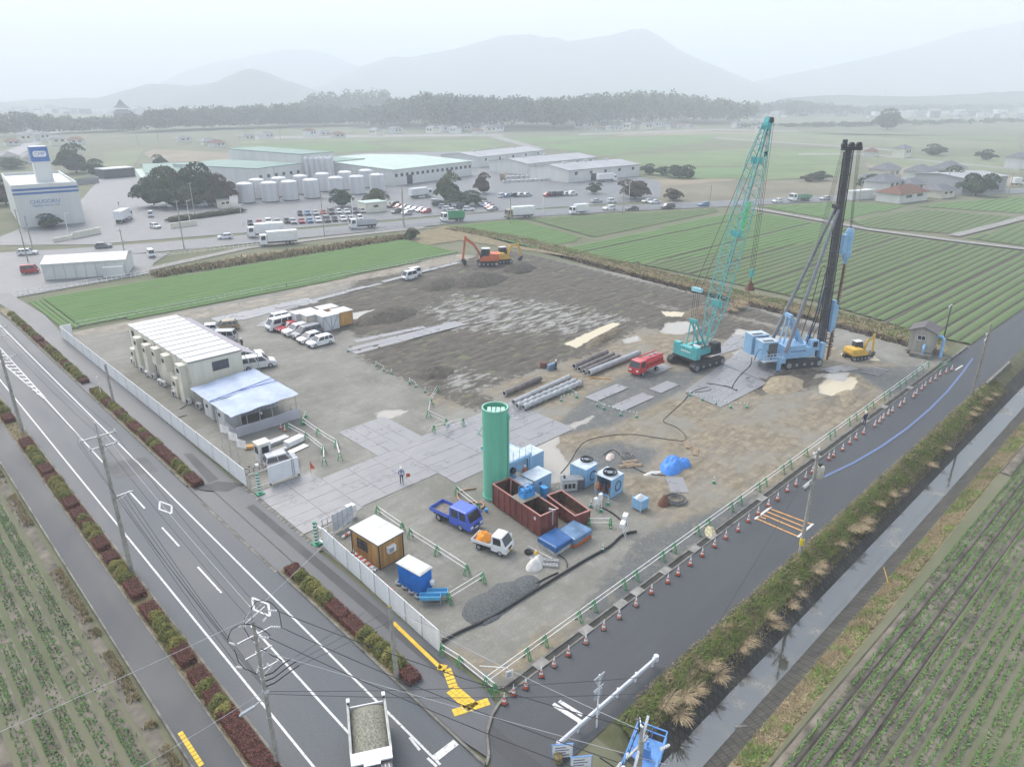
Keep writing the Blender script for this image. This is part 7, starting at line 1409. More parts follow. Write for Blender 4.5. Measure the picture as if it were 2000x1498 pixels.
for dx, lab in ((0, 'left white distribution box on short legs by the post'), (.9, 'right white distribution box on short legs by the post')): x, y = G(1163, 995); MB().b2(-.2, .2, -.12, .12, .5, 1.2).b2(-.18, -.14, -.1, .1, 0, .5).b2(.14, .18, -.1, .1, 0, .5).build('distribution_box', m_white, None, loc=(x + dx, y + dx * .2, .05), label=lab, cat='distribution box')
t = thing('cable_rack', 'white framed cable rack with two distribution boxes near the side road', 'cable rack', (*G(1215, 1050), .05), R(25)); mb = MB(); [mb.bar((k * .35, -.3, 0), (k * .35 + .15, .2, 1.1), .04) for k in range(5)]; mb.bar((0, .2, 1.1), (1.6, .2, 1.1), .05); mb.build('frame', m_white, t)
for k, zz in ((0, .9), (1.0, 1.1)): MB().b2(k, k + .7, -.1, .3, zz, zz + .4).build('distribution_box', m_white, t)
t = steelbox('tank_cage', 1250, 1002, 1.15, 1.05, 1.0, R(-5), m_lbox, 'small light blue cage tank topped with white sacks', 'tank', z=.2)
for a in (0, 1.1): MB().b2(a, a + .05, -.03, 0, -.12, 1.3).b2(a, a + .05, 1.05, 1.08, -.12, 1.3).build('cage_post', m_lbr, t)
m_sack = mat('white_sack', (.7, .67, .62), .8, .12, 2); x, y = G(1250, 1002); lump('sack', x + .55, y + .5, .5, .4, .4, m_sack, 'white sack lying on the small cage tank', 'sack', 8, z=1.2)
m_tarp = mat('blue_tarp', (.06, .24, .66), .45, .12, 1.5); m_tarpd = mat('dark_blue_tarp', (.025, .11, .3), .4, .15, 1.2)
lump('tarpaulin_heap', *G(1312, 912), 2.0, 1.3, 1.0, m_tarp, 'heap covered with a crumpled bright blue tarpaulin', 'tarpaulin', 2, .3, .3, 40, pw=3.0); lump('tarpaulin_bundle', *G(1335, 908), .9, .8, .8, m_tarp, 'smaller blue tarpaulin bundle touching the covered heap', 'tarpaulin', 5, .3, .3, 30, pw=3.0)
def tarpbox(px, py, side, label, tarp, sx=2.2, sy=2.0):
    t = thing('covered_box', label, 'covered box', (*G(px, py), .08), R(0)); MB().b2(0, sx, 0, sy, 0, .8).build('box', side, t); MB().loft([[(-.06, -.06, .35), (sx + .06, -.06, .5), (sx + .06, sy + .06, .35), (-.06, sy + .06, .5)], [(-.04, -.04, .86), (sx + .04, -.04, .88), (sx + .04, sy + .04, .9), (-.04, sy + .04, .86)], [(.1, .1, .93), (sx - .1, .1, .9), (sx - .1, sy - .1, .95), (.1, sy - .1, .92)]]).build('tarpaulin', tarp, t)
    for k in np.arange(.2, sx, .5): MB().b2(k, k + .05, -.03, -.001, 0, .4).build('box_rib', side, t)
tarpbox(1085, 1088, mat('rust_white_box', (.45, .45, .43), .7, .25, 2), 'steel box covered with a dark blue tarpaulin nearest the hose bundle', m_tarpd); tarpbox(1122, 1072, mat('orange_box', (.5, .14, .03), .6, .15, 2), 'orange steel box under blue and clear sheets beside the red tank', mat('clear_blue_sheet', (.12, .22, .36), .25, .2, 1))
lump('sack', *G(1103, 1062), .6, .5, .9, m_sack, 'white flexible sack between the two covered boxes', 'sack', 6); lump('sack', *G(1043, 1108), .8, .7, .9, m_sack, 'large white sack leaning at the ladder bundle', 'sack', 9); lump('sack', *G(1052, 1098), .6, .5, .8, m_sack, 'second white sack behind the large one at the ladder bundle', 'sack', 12); lump('sack', *G(1192, 893), .9, .5, .4, mat('pink_white_sack', (.62, .52, .46), .8), 'pinkish white sheet bundle behind the closed hose cabin', 'sheet bundle', 15, .4); lump('sack', *G(1274, 925), 1.2, .35, .25, m_sack, 'thin white sheet lying left of the blue tarpaulin heap', 'sheet', 18, -.4)
t = thing('ladder_bundle', 'bundle of aluminium ladder frames lying by the white sacks', 'ladders', (*G(1062, 1103), .06), R(-52))
for k in range(4):
    mb = MB(); y = .22 * (k % 2); z = .1 + .12 * (k // 2); mb.bar((-1.2, y - .3, z), (1.2, y - .3, z), .05); mb.bar((-1.2, y + .3, z), (1.2, y + .3, z), .05); [mb.bar((-1.1 + .28 * i, y - .3, z), (-1.1 + .28 * i, y + .3, z), .03) for i in range(9)]; mb.build('ladder', m_galv, t)
MB().cyl((*G(1030, 1068), .1), (*G(1078, 1100), .5), .04, n=6).build('loose_pole', m_galv, None, label='loose white pole lying across the ladder bundle', cat='pole'); lump('yellow_bag', *G(1048, 1080), .3, .25, .3, m_exy, 'small yellow bag next to the loose pole', 'bag', 3)
for i, (px, py, a) in enumerate(((1232, 905, -28), (1240, 912, -28), (1225, 912, -25), (1345, 870, 40), (1362, 884, 30), (1128, 945, 20))): mb = MB(); [mb.box(0, .18 * k, .02 + .06 * (k % 2), 1.8, .14, .06) for k in range(3)]; mb.build('timber_bundle', mat('old_timber', (.33, .25, .17), .85, .2, 3), None, loc=(*G(px, py), .06), rz=R(a), label='weathered timber planks on the sand %s' % ('behind the hose cabins' if i < 3 else 'above the blue tarpaulin heap' if i < 5 else 'beside the generator'), cat='timber', group='loose timber')
lump('bucket_heap', *G(567 + 820, 1040), 1.2, .5, .4, mat('white_yellow_bits', (.6, .55, .35), .8, .5, 9), 'heap of white and yellow pegs against the side road barricade', 'pegs', 7, .6, .5, 26, sharp=1); MB().lathe([(.15, 0), (.18, .3)], 10).build('bucket', m_bp, None, loc=(*G(950, 1000), .05), label='small blue bucket in front of the long tank', cat='bucket')
MB().lathe([(.5, 0), (.55, .1), (.55, .7), (.45, .8)], 14).build('steel_casing', m_rust, None, loc=(*G(1062, 718), .05), label='short rusty steel casing beside the blue barrels', cat='casing')
for i in range(3): MB().lathe([(.28, 0), (.3, .4), (.28, .85)], 12).build('barrel', mat('barrel_blue', (.2, .28, .4), .5, .2), None, smooth=True, loc=(*G(1072 + 5 * i, 724 - 2 * i), .06), label='grey blue barrel between casing and crouching worker', cat='barrel', group='blue barrels')
def stack(px, py, n, L_, w_, h, m, rz, label, gap=.01, cat='materials'):
    t = thing('material_stack', label, cat, (*G(px, py), .1), R(rz))
    for i in range(n): MB().b2(0, L_, (i % 3) * (w_ + gap), (i % 3) * (w_ + gap) + w_, (i // 3) * (h + .02), (i // 3) * (h + .02) + h).build('sheet', m, t)
stack(513, 880, 9, 3.4, .3, .1, m_galv, 5, 'long stack of galvanised fence rails near the white shelter skirt'); stack(565, 876, 9, 2.2, .28, .18, m_hoard, 12, 'stack of white boards strapped beside the barricade'); stack(570, 888, 2, 2.3, .4, .05, m_hoard, 10, 'two white boards lying beside the stack'); stack(523, 897, 6, 2.6, .18, .12, m_steel, 8, 'scaffold pipes racked behind the guard booth'); stack(478, 880, 6, 1.5, .2, .15, m_shb, -30, 'small heap of timber and clamps left of the guard booth'); stack(540, 905, 4, 1.9, .2, .06, m_galv, 15, 'flat steel angles lying behind the white car')
t = thing('guard_booth', 'small grey white guard booth with a sliding window', 'booth', (*G(510, 908), .08), R(0)); MB().b2(0, 1.3, 0, 1.2, 0, 2.15).build('wall', m_whitew, t); MB().b2(-.06, 1.36, -.06, 1.26, 2.155, 2.25).build('roof', m_cream, t); window(t, .3, 0, 1.1, .75, .75, '-y', panes=2); window(t, 0, .3, 1.1, .6, .75, '-x', panes=1)
t = thing('bicycle', 'bicycle with white basket parked behind the gate rail', 'bicycle', (*G(492, 925), .03), R(-20))
for x in (-.5, .5): mb = torus(.3, .025, 18, 5); mb.v = [(a + x, c, b_ + .33) for a, b_, c in mb.v]; mb.build('wheel', m_tyre, t)
mb = MB(); [mb.cyl(a, b_, .02, n=5) for a, b_ in (((-.5, 0, .33), (0, 0, .35)), ((0, 0, .35), (-.15, 0, .8)), ((0, 0, .35), (.38, 0, .8)), ((-.12, 0, .72), (.38, 0, .75)), ((.5, 0, .33), (.36, 0, .95)), ((.36, -.25, .95), (.36, .25, .95)))]; mb.build('frame', m_galv, t); MB().b2(.45, .75, -.17, .17, .7, .95).build('basket', m_white, t); MB().b2(-.3, -.05, -.08, .08, .8, .86).build('saddle', m_blk, t)
for i, (px, py) in enumerate(((436, 878), (452, 893), (468, 908))): t = thing('flag', ('farthest', 'middle', 'nearest')[i] + ' of three white flags on poles inside the long hoarding', 'flag', (*G(px, py), 0), 0, 'white flags behind the hoarding'); MB().cyl((0, 0, 0), (0, 0, 3.1), .03, n=6).build('flag_pole', m_galv, t); sheet3('cloth', lambda u, v: (.05 + .75 * u, .1 * math.sin(u * 5) - .35 * u, 2.1 + .95 * v - .35 * u), 8, 0, 4, m_white, t, .01)
MB().cyl((0, 0, 0), (0, 0, 1.5), .02, n=6).add([(.03, 0, .55), (.03, .02, 1.45), (.45, -.1, .5)], [(0, 1, 2)]).build('red_flag', m_orc, None, loc=(*G(608, 927), .1), label='red warning flag hanging from a pole by the haul road', cat='flag')
m_skin = mat('skin', (.5, .33, .24), .6, .05); m_helm = mat('white_helmet', (.8, .8, .8), .35, .03)
def person(px, py, hd, top, leg, label, pose=0, vest=None, xy=None, z=.05):
    t = thing('person', label, 'person', (*(xy or G(px, py)), z), R(hd)); me = bpy.data.meshes.new('body'); cr = pose == 1
    v = [(0, 0, .95), (.02, 0, 1.2), (.02, 0, 1.42), (.03, 0, 1.52), (.04, 0, 1.66), (0, .1, .88), (.02, .11, .48), (0, .12, .08), (.14, .13, .03), (0, -.1, .88), (-.03 if pose == 2 else .02, -.11, .48), (0, -.12, .08), (.14, -.13, .03), (0, .2, 1.4), (.02, .27, 1.13), (.14, .27, .9), (.2, .26, .82), (0, -.2, 1.4), (.05, -.27, 1.13), (.24, -.25, .95), (.32, -.24, .93)]
    if cr: v = [(x + (.0), y, z * .62 if z < 1 else z - .36) for x, y, z in v]
    e = [(0, 1), (1, 2), (2, 3), (3, 4), (0, 5), (5, 6), (6, 7), (7, 8), (0, 9), (9, 10), (10, 11), (11, 12), (2, 13), (13, 14), (14, 15), (15, 16), (2, 17), (17, 18), (18, 19), (19, 20)]
    rad = [.15, .14, .16, .06, .1, .09, .065, .05, .045, .09, .065, .05, .045, .075, .055, .042, .035, .075, .055, .042, .035]
    me.from_pydata(v, e, []); bm = bmesh.new(); bm.from_mesh(me); L_ = bm.verts.layers.skin.verify(); bm.verts.ensure_lookup_table()
    for i, q in enumerate(rad): bm.verts[i][L_].radius = (q, q * (1.15 if i in (0, 1, 2) else 1))
    bm.verts[0][L_].use_root = True; bm.to_mesh(me); bm.free()
    o = put('body', me, t); mo = o.modifiers.new('skin', 'SKIN'); mo.use_smooth_shade = True; o.modifiers.new('sub', 'SUBSURF').levels = 1; o.modifiers['sub'].render_levels = 1
    dg = bpy.context.evaluated_depsgraph_get(); m2 = bpy.data.meshes.new_from_object(o.evaluated_get(dg)); o.modifiers.clear(); o.data = m2; m2.materials.clear()
    for m in (top, leg, m_skin, m_black): m2.materials.append(m)
    hz_ = v[0][2]
    for p in m2.polygons: c = p.center; p.material_index = 2 if (c.z > v[3][2] - .02 or c.x > .17 and c.z > v[15][2] - .12 and abs(c.y) > .18) else 3 if c.z < .1 else 1 if c.z < hz_ else 0
    MB().lathe([(.135, 0), (.14, .06), (.11, .14), (.03, .18)], 14, (.04, 0, v[4][2] + .02)).b2(.1, .21, -.09, .09, v[4][2] + .02, v[4][2] + .035).build('helmet', m_helm, t, smooth=True)
    if vest:
        for s in (-1, 1): MB().bar((.17, s * .1, v[1][2] - .1), (.14, s * .11, v[2][2] + .03), .06, .03).bar((-.15, s * .1, v[1][2] - .1), (-.13, s * .11, v[2][2] + .03), .06, .03).build('vest_strap', vest, t)
        MB().lathe([(.17, 0), (.17, .07)], 14, (.0, 0, v[0][2] + .1)).build('vest_belt', vest, t)
    return t
m_navy, m_blu, m_dk = mat('work_navy', (.04, .055, .1), .85), mat('work_blue', (.09, .16, .32), .85), mat('work_dark', (.05, .055, .06), .85)
person(785, 944, -130, m_blu, m_navy, 'flagman in blue uniform with white safety straps on the haul road', vest=m_white); x, y = G(785, 944); MB().cyl((0, 0, .55), (0, 0, 1.1), .015, n=5).add([(.02, 0, .6), (.02, 0, 1.0), (.4, -.1, .55), (.4, -.1, .9)], [(0, 1, 3, 2)]).build('hand_flag', m_orc, None, loc=(x + .35, y - .3, .1), label='red hand flag held by the flagman', cat='flag')
person(474, 682, 200, m_dk, m_dk, 'worker in dark clothes standing alone between office and parked cars'); person(1687, 832, 60, m_navy, m_navy, 'worker in navy with white helmet at the side road barricade', pose=2); person(515, 817, 240, m_dk, m_navy, 'worker in dark clothes under the blue shelter roof', xy=(8.6, 48.6)); person(1024, 940, -90, mat('vest_orange', (.7, .22, .05), .8), m_dk, 'worker in an orange vest inside the mixing plant'); person(1086, 722, 150, m_navy, m_dk, 'crouching worker between the barrels and the smooth piles', pose=1)
person(232, 403, 0, m_dk, m_dk, 'distant person walking across the factory yard', z=.1)
for k, c, px, py, hd, lab in (('wagon', WHT, 626, 674, 182, 'white estate car at the near end of the row by the sheds'), ('hatch', WHT, 606, 667, 182, 'white hatchback with dark roof second in the row by the sheds'), ('minivan', GRY, 600, 658, 182, 'dark grey minivan in the middle of the row by the sheds'), ('suv', WHT, 580, 652, 182, 'white car between the red car and the dark minivan'), ('sedan', REDC, 566, 645, 182, 'red car in the row next to the white van'), ('van', WHT, 548, 642, 182, 'white van at the far end of the row by the sheds'), ('keivan', WHT, 545, 632, 182, 'second white van behind the first at the end of the row'),
                             ('minivan', WHT, 505, 718, -16, 'large white minivan parked at the office corner'), ('sedan', WHT, 485, 700, -12, 'white saloon behind the large white minivan'), ('minivan', SIL, 432, 667, 140, 'grey minivan parked beside the office awning'), ('hatch', WHT, 405, 650, 150, 'white car parked beside the office awning'), ('suv', BRN, 440, 645, 160, 'sand coloured off road car behind the grey minivan'), ('kei', SIL, 549, 910, -11, 'small silver white car parked behind the white gate leaf'), ('keivan', WHT, 800, 546, 185, 'white kei van driving on the plates at the back of the site'), ('keivan', WHT, 808, 540, 185, 'second white van just behind the first on the back track')):
    park(k, c, px, py, hd, lab, 'cars parked on the site')
o = thing('motorbike', 'white scooter parked behind the grey minivan', 'motorbike', (*G(452, 655), .03), R(-40)); MB().cyl((-.5, -.05, .25), (-.5, .05, .25), .25, n=12).cyl((.5, -.05, .25), (.5, .05, .25), .25, n=12).build('wheel', m_tyre, o); MB().b2(-.6, .1, -.15, .15, .4, .75).bar((.5, 0, .3), (.3, 0, 1.0), .12).b2(-.9, -.5, -.2, .2, .75, 1.1).build('body', m_white, o)
def smalltruck(px, py, hd, c, L_, W_, cl, H_, label, bed, wr):
    t = thing('pickup_truck' if L_ < 4 else 'flatbed_truck', label, 'truck', (*G(px, py), .06), R(hd)); A = Asm('x'); bpy.data.objects.remove(A.root); A.root = t; h = W_ / 2; X = lambda d: L_ / 2 - d; pm = paint(c); zb = H_ * .52
    B_ = [(X(.0), -h, .35), (X(0), h, .35), (X(cl), h, .35), (X(cl), -h, .35)]; M_ = [(X(.06), -h, zb), (X(.06), h, zb), (X(cl), h, zb), (X(cl), -h, zb)]; T = [(X(.5), -h + .1, H_ - .06), (X(.5), h - .1, H_ - .06), (X(cl), h - .1, H_ - .06), (X(cl), -h + .1, H_ - .06)]; T2 = [(X(.62), -h + .2, H_), (X(.62), h - .2, H_), (X(cl - .05), h - .2, H_), (X(cl - .05), -h + .2, H_)]
    mb = MB(); mb.loft([B_, M_, T, T2]); A.part('cab', mb, pm); A.part('windscreen', quad_on(M_[0], M_[1], T[1], T[0], .05, .95, .1, .95), m_glass)
    for u in (((.12, .45), (.55, .9)) if L_ > 4 else ((.2, .85),)): A.part('side_window', quad_on(M_[1], M_[2], T[2], T[1], *u, .12, .88), m_glass); A.part('side_window', quad_on(M_[3], M_[0], T[0], T[3], 1 - u[1], 1 - u[0], .12, .88), m_glass)
    x0, x1 = X(cl + .06), X(L_); zd = .72 if L_ > 4 else .62; sh = .38 if L_ > 4 else .28
    for (a, b_, y0_, y1_) in ((x1, x0, -h, -h + .04), (x1, x0, h - .04, h), (x1, x1 + .04, -h + .04, h - .04), (x0 - .04, x0, -h + .04, h - .04)): mb = MB(); mb.b2(a, b_, y0_, y1_, zd, zd + sh); A.part('side_board', mb, pm)
    mb = MB(); mb.b2(x1 + .04, x0 - .04, -h + .04, h - .04, zd, zd + .05); A.part('bed_floor', mb, bed); mb = MB(); mb.b2(x1 + .1, X(.3), -h * .6, h * .6, .3, zd - .01); A.part('chassis', mb, m_black)
    for x in (X(.24 * L_ if L_ > 4 else .6), X(.78 * L_)):
        for s in (-1, 1): wheel(A, x, s * (h - .1), wr, .2)
    for s in (-1, 1): mb = MB(); mb.box(X(.0), s * (h - .25), .55, .08, .32, .2); A.part('headlight', mb, m_head); mb = MB(); mb.box(X(.35), s * (h + .12), zb + .25, .08, .14, .25); A.part('wing_mirror', mb, pm)
    mb = MB(); mb.box(X(-.02), 0, .4, .04, .36, .17); A.part('licence_plate', mb, m_white if L_ > 4 else m_exy); mb = MB(); mb.box(X(0), 0, .62, .05, W_ * .5, .12); A.part('grille', mb, m_black); return t
smalltruck(891, 1020, -82, (.05, .12, .58), 4.9, 1.75, 2.5, 2.0, 'blue double cab flatbed truck beside the silo hose', mat('bed_rust', (.22, .19, .16), .8, .25), .34)
k = smalltruck(962, 1072, -72, WHT, 3.4, 1.48, 1.45, 1.78, 'small white kei truck loaded with an orange sheet', mat('bed_grey', (.25, .25, .25), .7), .27); x, y = G(962, 1072); lump('orange_sheet', x - .27, y + .8, .62, .68, .75, mat('sheet_orange', (.9, .33, .03), .5, .1, 2), 'crumpled orange plastic sheet piled on the kei truck bed', 'sheet', 11, .2, .35, 30, z=.72, pw=3.5); MB().lathe([(.13, 0), (.13, .4), (.05, .5)], 10).build('red_can', m_orc, None, loc=(x + .3, y + .3, .73), label='red can standing behind the kei truck cab', cat='can')
t = truck('flattruck', ((.5, .03, .035), (.5, .03, .035)), False); t.name = 'tank_truck'; t.location = (*G(1262, 726), .08); t.rotation_euler = (0, 0, R(178)); tagp(t, 'red tank truck parked between the piles and the teal crane', 'tank truck'); pm = paint((.5, .03, .035)); MB().loft([[(x, .85 * math.cos(a) * q, 1.55 + .62 * math.sin(a) * q) for a in np.linspace(0, 6.2832, 21)[:-1]] for x, q in ((-2.75, .8), (-2.65, 1), (1.0, 1), (1.1, .8))]).build('tank', pm, t, smooth=True)
for s in (-1, 1): MB().bar((-2.7, s * .75, 2.2), (1.0, s * .75, 2.2), .1, .16).build('side_rail', pm, t)
for x in (-1.8, -.7): MB().lathe([(.25, 0), (.25, .15)], 12, (x, 0, 2.15)).build('hatch', m_steel, t)
MB().b2(-2.4, -1.4, -.9, -.86, 1.5, 1.9).build('sign_plate', m_white, t)
t = thing('dump_truck', 'white dump truck loaded with pale gravel turning at the junction', 'dump truck', (*G(722, 1440, 1.2), 0), R(-119)); DW, DL = 1.1, 3.6; pm = paint((.66, .67, .66)); x1 = 2.0
for (a, b_, c, d, e, f) in ((-2.0, x1, -DW, -DW + .08, .95, 2.1), (-2.0, x1, DW - .08, DW, .95, 2.1), (-2.0, -1.92, -DW + .08, DW - .08, .95, 1.8), (x1 - .06, x1, -DW + .08, DW - .08, .95, 2.4)): MB().b2(a, b_, c, d, e, f).build('bed_wall', pm, t)
for s in (-1, 1): MB().b2(-2.05, x1, s * DW - .06, s * DW + .06, 2.1, 2.18).build('bed_rail', mat('rail_grey', (.42, .43, .4), .6, .15), t); MB().b2(-2.06, -1.8, s * DW - .1 if s > 0 else s * DW - .02, s * DW + .02 if s > 0 else s * DW + .1, 1.8, 2.35).build('tailgate_post', m_black, t); MB().b2(-2.08, -1.78, s * (DW - .05) - .1, s * (DW - .05) + .1, 2.35, 2.42).build('post_cap', pm, t)
sheet3('gravel_load', lambda u, v: (-1.9 + 3.8 * u, -1.0 + 2.0 * v, 1.55 + .5 * math.sin(v * math.pi) ** .7 * min(1, u * 4 + .35) + .05 * float(fbm(u * 14, v * 9, 2))), 30, 0, 18, mat('pale_gravel', (.27, .265, .21), .95, .35, 9, .04), t, .3)
MB().b2(x1, x1 + .75, -DW - .02, DW + .02, 2.35, 2.45).b2(x1 + .752, x1 + .95, -.45, .45, 2.38, 2.44).build('cab_guard', paint(WHT), t); MB().b2(2.15, 3.75, -1.05, 1.05, .5, 2.2).build('cab', mat('cab_dark_grey', (.2, .17, .18), .6), t); mb = MB(); [mb.b2(2.9 + 0 * k, 3.7, -.95 + .2 * k, -.88 + .2 * k, 2.201, 2.26) for k in range(10)]; mb.build('roof_slats', m_steel, t); MB().b2(-2.0, 3.4, -.5, .5, .5, .94).build('chassis', m_black, t)  # cab body dark grey, guard above it white
A = Asm('x'); bpy.data.objects.remove(A.root); A.root = t; [wheel(A, x, s * .95, .45, .3) for x in (-1.3, 2.9) for s in (-1, 1)]
m_gr = mat('guard_rail_white', (.66, .68, .72), .5, .08, 1.5); a, b_ = G(1088, 1470), G(1280, 1300); t = thing('guard_rail', 'white steel guard rail along the canal side of the junction', 'guard rail', (a[0], a[1], 0), math.atan2(b_[1] - a[1], b_[0] - a[0])); GLn = math.dist(a, b_)
MB().xprism([(0, 0)] * 0 or [(0, .55), (GLn, .55), (GLn, .85), (0, .85)], -.04, .04).bar((0, -.06, .62), (GLn, -.06, .62), .06, .1).bar((0, -.06, .78), (GLn, -.06, .78), .06, .1).build('rail_beam', m_gr, t); MB().lathe([(.18, .5), (.18, .9)], 10, (GLn, 0, 0)).build('rail_end', m_gr, t)
for k in range(6): MB().cyl((.1 + k * (GLn - .3) / 5, .1, -.6), (.1 + k * (GLn - .3) / 5, .1, .8), .07, n=8).build('rail_post', m_gr, t)
t = thing('mirror_post', 'grey white post with two signs seen from behind at the guard rail', 'sign post', (*G(1165, 1420), -.1)); MB().cyl((0, 0, 0), (0, 0, 4.3), .05, n=8).build('post', m_white, t); MB().prism([(-.45, 0), (.45, 0), (.45, .04), (-.45, .04)], 3.2, 3.3).loft([[(-.5, 0, 4.2), (.5, 0, 4.2), (.5, .04, 4.2), (-.5, .04, 4.2)], [(-.05, 0, 3.35), (.05, 0, 3.35), (.05, .04, 3.35), (-.05, .04, 3.35)]]).build('give_way_sign', mat('sign_back', (.5, .52, .53), .5), t); MB().loft([[(-.35, 0, 3.1), (.35, 0, 3.1), (.35, .04, 3.1), (-.35, .04, 3.1)], [(-.35, 0, 2.5), (.35, 0, 2.5), (.35, .04, 2.5), (-.35, .04, 2.5)]]).build('sign_plate', mat('sign_back2', (.4, .43, .45), .4), t)
m_sl = mat('sluice_blue', (.13, .3, .62), .45, .08, 2); t = thing('sluice_platform', 'blue painted sluice gate platform with railings above the canal', 'sluice platform', (*G(1240, 1492), -.9), R(20)); MB().b2(-.3, 2.6, -1.2, .6, .3, .4).build('deck', m_sl, t); MB().add([(-.4, -.3, .4), (-.4, .6, .4), (-2.2, .9, -.5), (-2.2, -.1, -.5), (-.4, -.3, .32), (-.4, .6, .32), (-2.2, .9, -.58), (-2.2, -.1, -.58)], [(0, 1, 2, 3), (4, 7, 6, 5), (0, 3, 7, 4), (1, 5, 6, 2), (0, 4, 5, 1), (3, 2, 6, 7)]).build('stair', m_sl, t)
for pts in ([(-2.2, .9, -.5), (-.4, .6, .4), (2.6, .6, .4), (2.6, -1.2, .4), (-.3, -1.2, .4)], [(-2.2, -.1, -.5), (-.4, -.3, .4)]):
    for q in (.55, 1.0):
        mb = MB(); [mb.bar((a[0], a[1], a[2] + q), (b_[0], b_[1], b_[2] + q), .07) for a, b_ in zip(pts[:-1], pts[1:])]; mb.build('handrail', m_sl, t)
    for a, b_ in zip(pts[:-1], pts[1:]):
        n = max(1, int(math.dist(a, b_) / .8))
        for i in range(n + 1): p = [a[k] + (b_[k] - a[k]) * i / n for k in range(3)]; MB().bar(p, (p[0], p[1], p[2] + 1.0), .06).build('rail_post', m_sl, t)
mb = MB(); mb.b2(1.0, 1.3, -.6, -.2, .4, 1.2); mb.cyl((1.15, -.4, 1.2), (1.15, -.4, 1.7), .06, n=8); w_ = torus(.3, .03, 16, 5, 1.6); w_.v = [(x + 1.15, y - .4, z) for x, y, z in w_.v]; mb.build('gate_winch', m_sl, t); w_.build('hand_wheel', m_sl, t)
for i in range(2): x, y = G(1098 + 36 * i, 1478 + 24 * i); t = thing('notice_board', ('left' if i == 0 else 'right') + ' white notice board with blue edge below the guard rail', 'notice board', (x, y, -.3), R(-38)); MB().b2(-.6, .6, -.03, .03, .3, 1.3).build('board', m_white, t); mb = MB(); [mb.b2(a, b_, -.035, .035, c, d) for a, b_, c, d in ((-.64, -.6, .3, 1.3), (.6, .64, .3, 1.3), (-.64, .64, 1.3, 1.34), (-.64, .64, .26, .3))]; mb.build('board_frame', m_sl, t); mb = MB(); [mb.b2(-.45, .4 - .2 * (k % 2), -.036, -.0305, .45 + .2 * k, .52 + .2 * k) for k in range(4)]; mb.build('print_lines', mat('print_ink', (.1, .1, .2), .7), t)
MB().lathe([(.28, 0), (.28, .5), (.2, .56)], 12).build('kerb_block', mat('lichen', (.25, .2, .09), .95, .3, 6), None, loc=(*G(1090, 1485), -.1), label='mossy yellow stone block at the end of the guard rail', cat='stone block'); MB().b2(-.4, .4, -.3, .3, 0, .5).build('stone_block', m_concd, None, loc=(*G(1238, 1400, -.5), -.75), rz=R(30), label='grey concrete block lying on the canal bank', cat='stone block')
MB().cyl((0, 0, 0), (.6, .9, 1.2), .04, n=6).build('bamboo_pole', m_exy, None, loc=(*G(1738, 1145, -.8), -.9), label='yellow bamboo pole stuck in the far canal bank', cat='pole')
MB().cyl((0, 0, 0), (-.7, .5, .05), .09, n=8).build('drain_pipe', m_concd, None, loc=(*G(1460, 1418, -.6), -.6), label='short grey drain pipe sticking out of the far bank', cat='pipe')
t = thing('pump_house', 'small grey panelled pump house with dark roof and blue pipes over the ditch', 'pump house', (90.2, 2.2, -.9), R(8)); m_ph = mat('pump_house_grey', (.36, .34, .29), .8, .15, 2, streak=True); MB().b2(0, 3.6, 0, 3.2, 1.6, 4.6).add([(0, 0, 4.6), (0, 3.2, 4.6), (0, 1.6, 5.3), (3.6, 0, 4.6), (3.6, 3.2, 4.6), (3.6, 1.6, 5.3)], [(0, 1, 2), (3, 5, 4)]).build('wall', m_ph, t)
for s, q in ((-1, 0), (1, 1)): mb = MB(); y0_, y1_ = (-.35, 1.6) if q == 0 else (3.55, 1.6); mb.add([(-.35, y0_, 4.5), (3.95, y0_, 4.5), (3.95, y1_, 5.36), (-.35, y1_, 5.36), (-.35, y0_, 4.6), (3.95, y0_, 4.6), (3.95, y1_, 5.46), (-.35, y1_, 5.46)], [(0, 1, 2, 3), (4, 7, 6, 5), (0, 4, 5, 1), (0, 3, 7, 4), (1, 5, 6, 2)]); mb.build('roof', mat('roof_dark', (.13, .12, .12), .8, .2), t)
mb = MB(); [mb.b2(a, a + .25, b_, b_ + .25, 0, 1.6) for a in (0, 3.3) for b_ in (0, 2.9)]; mb.b2(-.2, 3.7, -.2, 3.4, 1.4, 1.6); mb.build('base_frame', m_concd, t); window(t, 0, 1.1, 3.3, 1.1, .7, '-x', panes=2, fr=m_white); MB().b2(-1.3, -.2, -.2, 2.6, 0, 1.5).build('tank', m_concd, t)
MB().tube([(.3, 1.0, 2.6), (-.6, 1.0, 2.7), (-.8, 1.0, 2.4), (-.8, 1.0, 1.3)], .2, 10).build('inlet_pipe', mat('pipe_blue', (.25, .48, .72), .4), t, smooth=True); MB().tube([(1.4, -.1, 3.9), (1.4, -.8, 3.9), (1.4, -1.1, 3.5), (1.2, -1.1, 1.0), (1.0, -1.2, .7)], .24, 10).build('outlet_pipe', mat('pipe_blue', (.25, .48, .72), .4), t, smooth=True)
MB().b2(84, 96, -6.75, -6.45, -2.4, .35).build('bridge_wall', m_concd, None, label='weathered concrete headwall of the road bridge over the canal inlet', cat='bridge wall'); MB().b2(90, 99, -.3, .0, -1.5, .25).build('ditch_wall', m_concd, None, label='concrete wall between the ditch and the side road by the pump house', cat='wall')
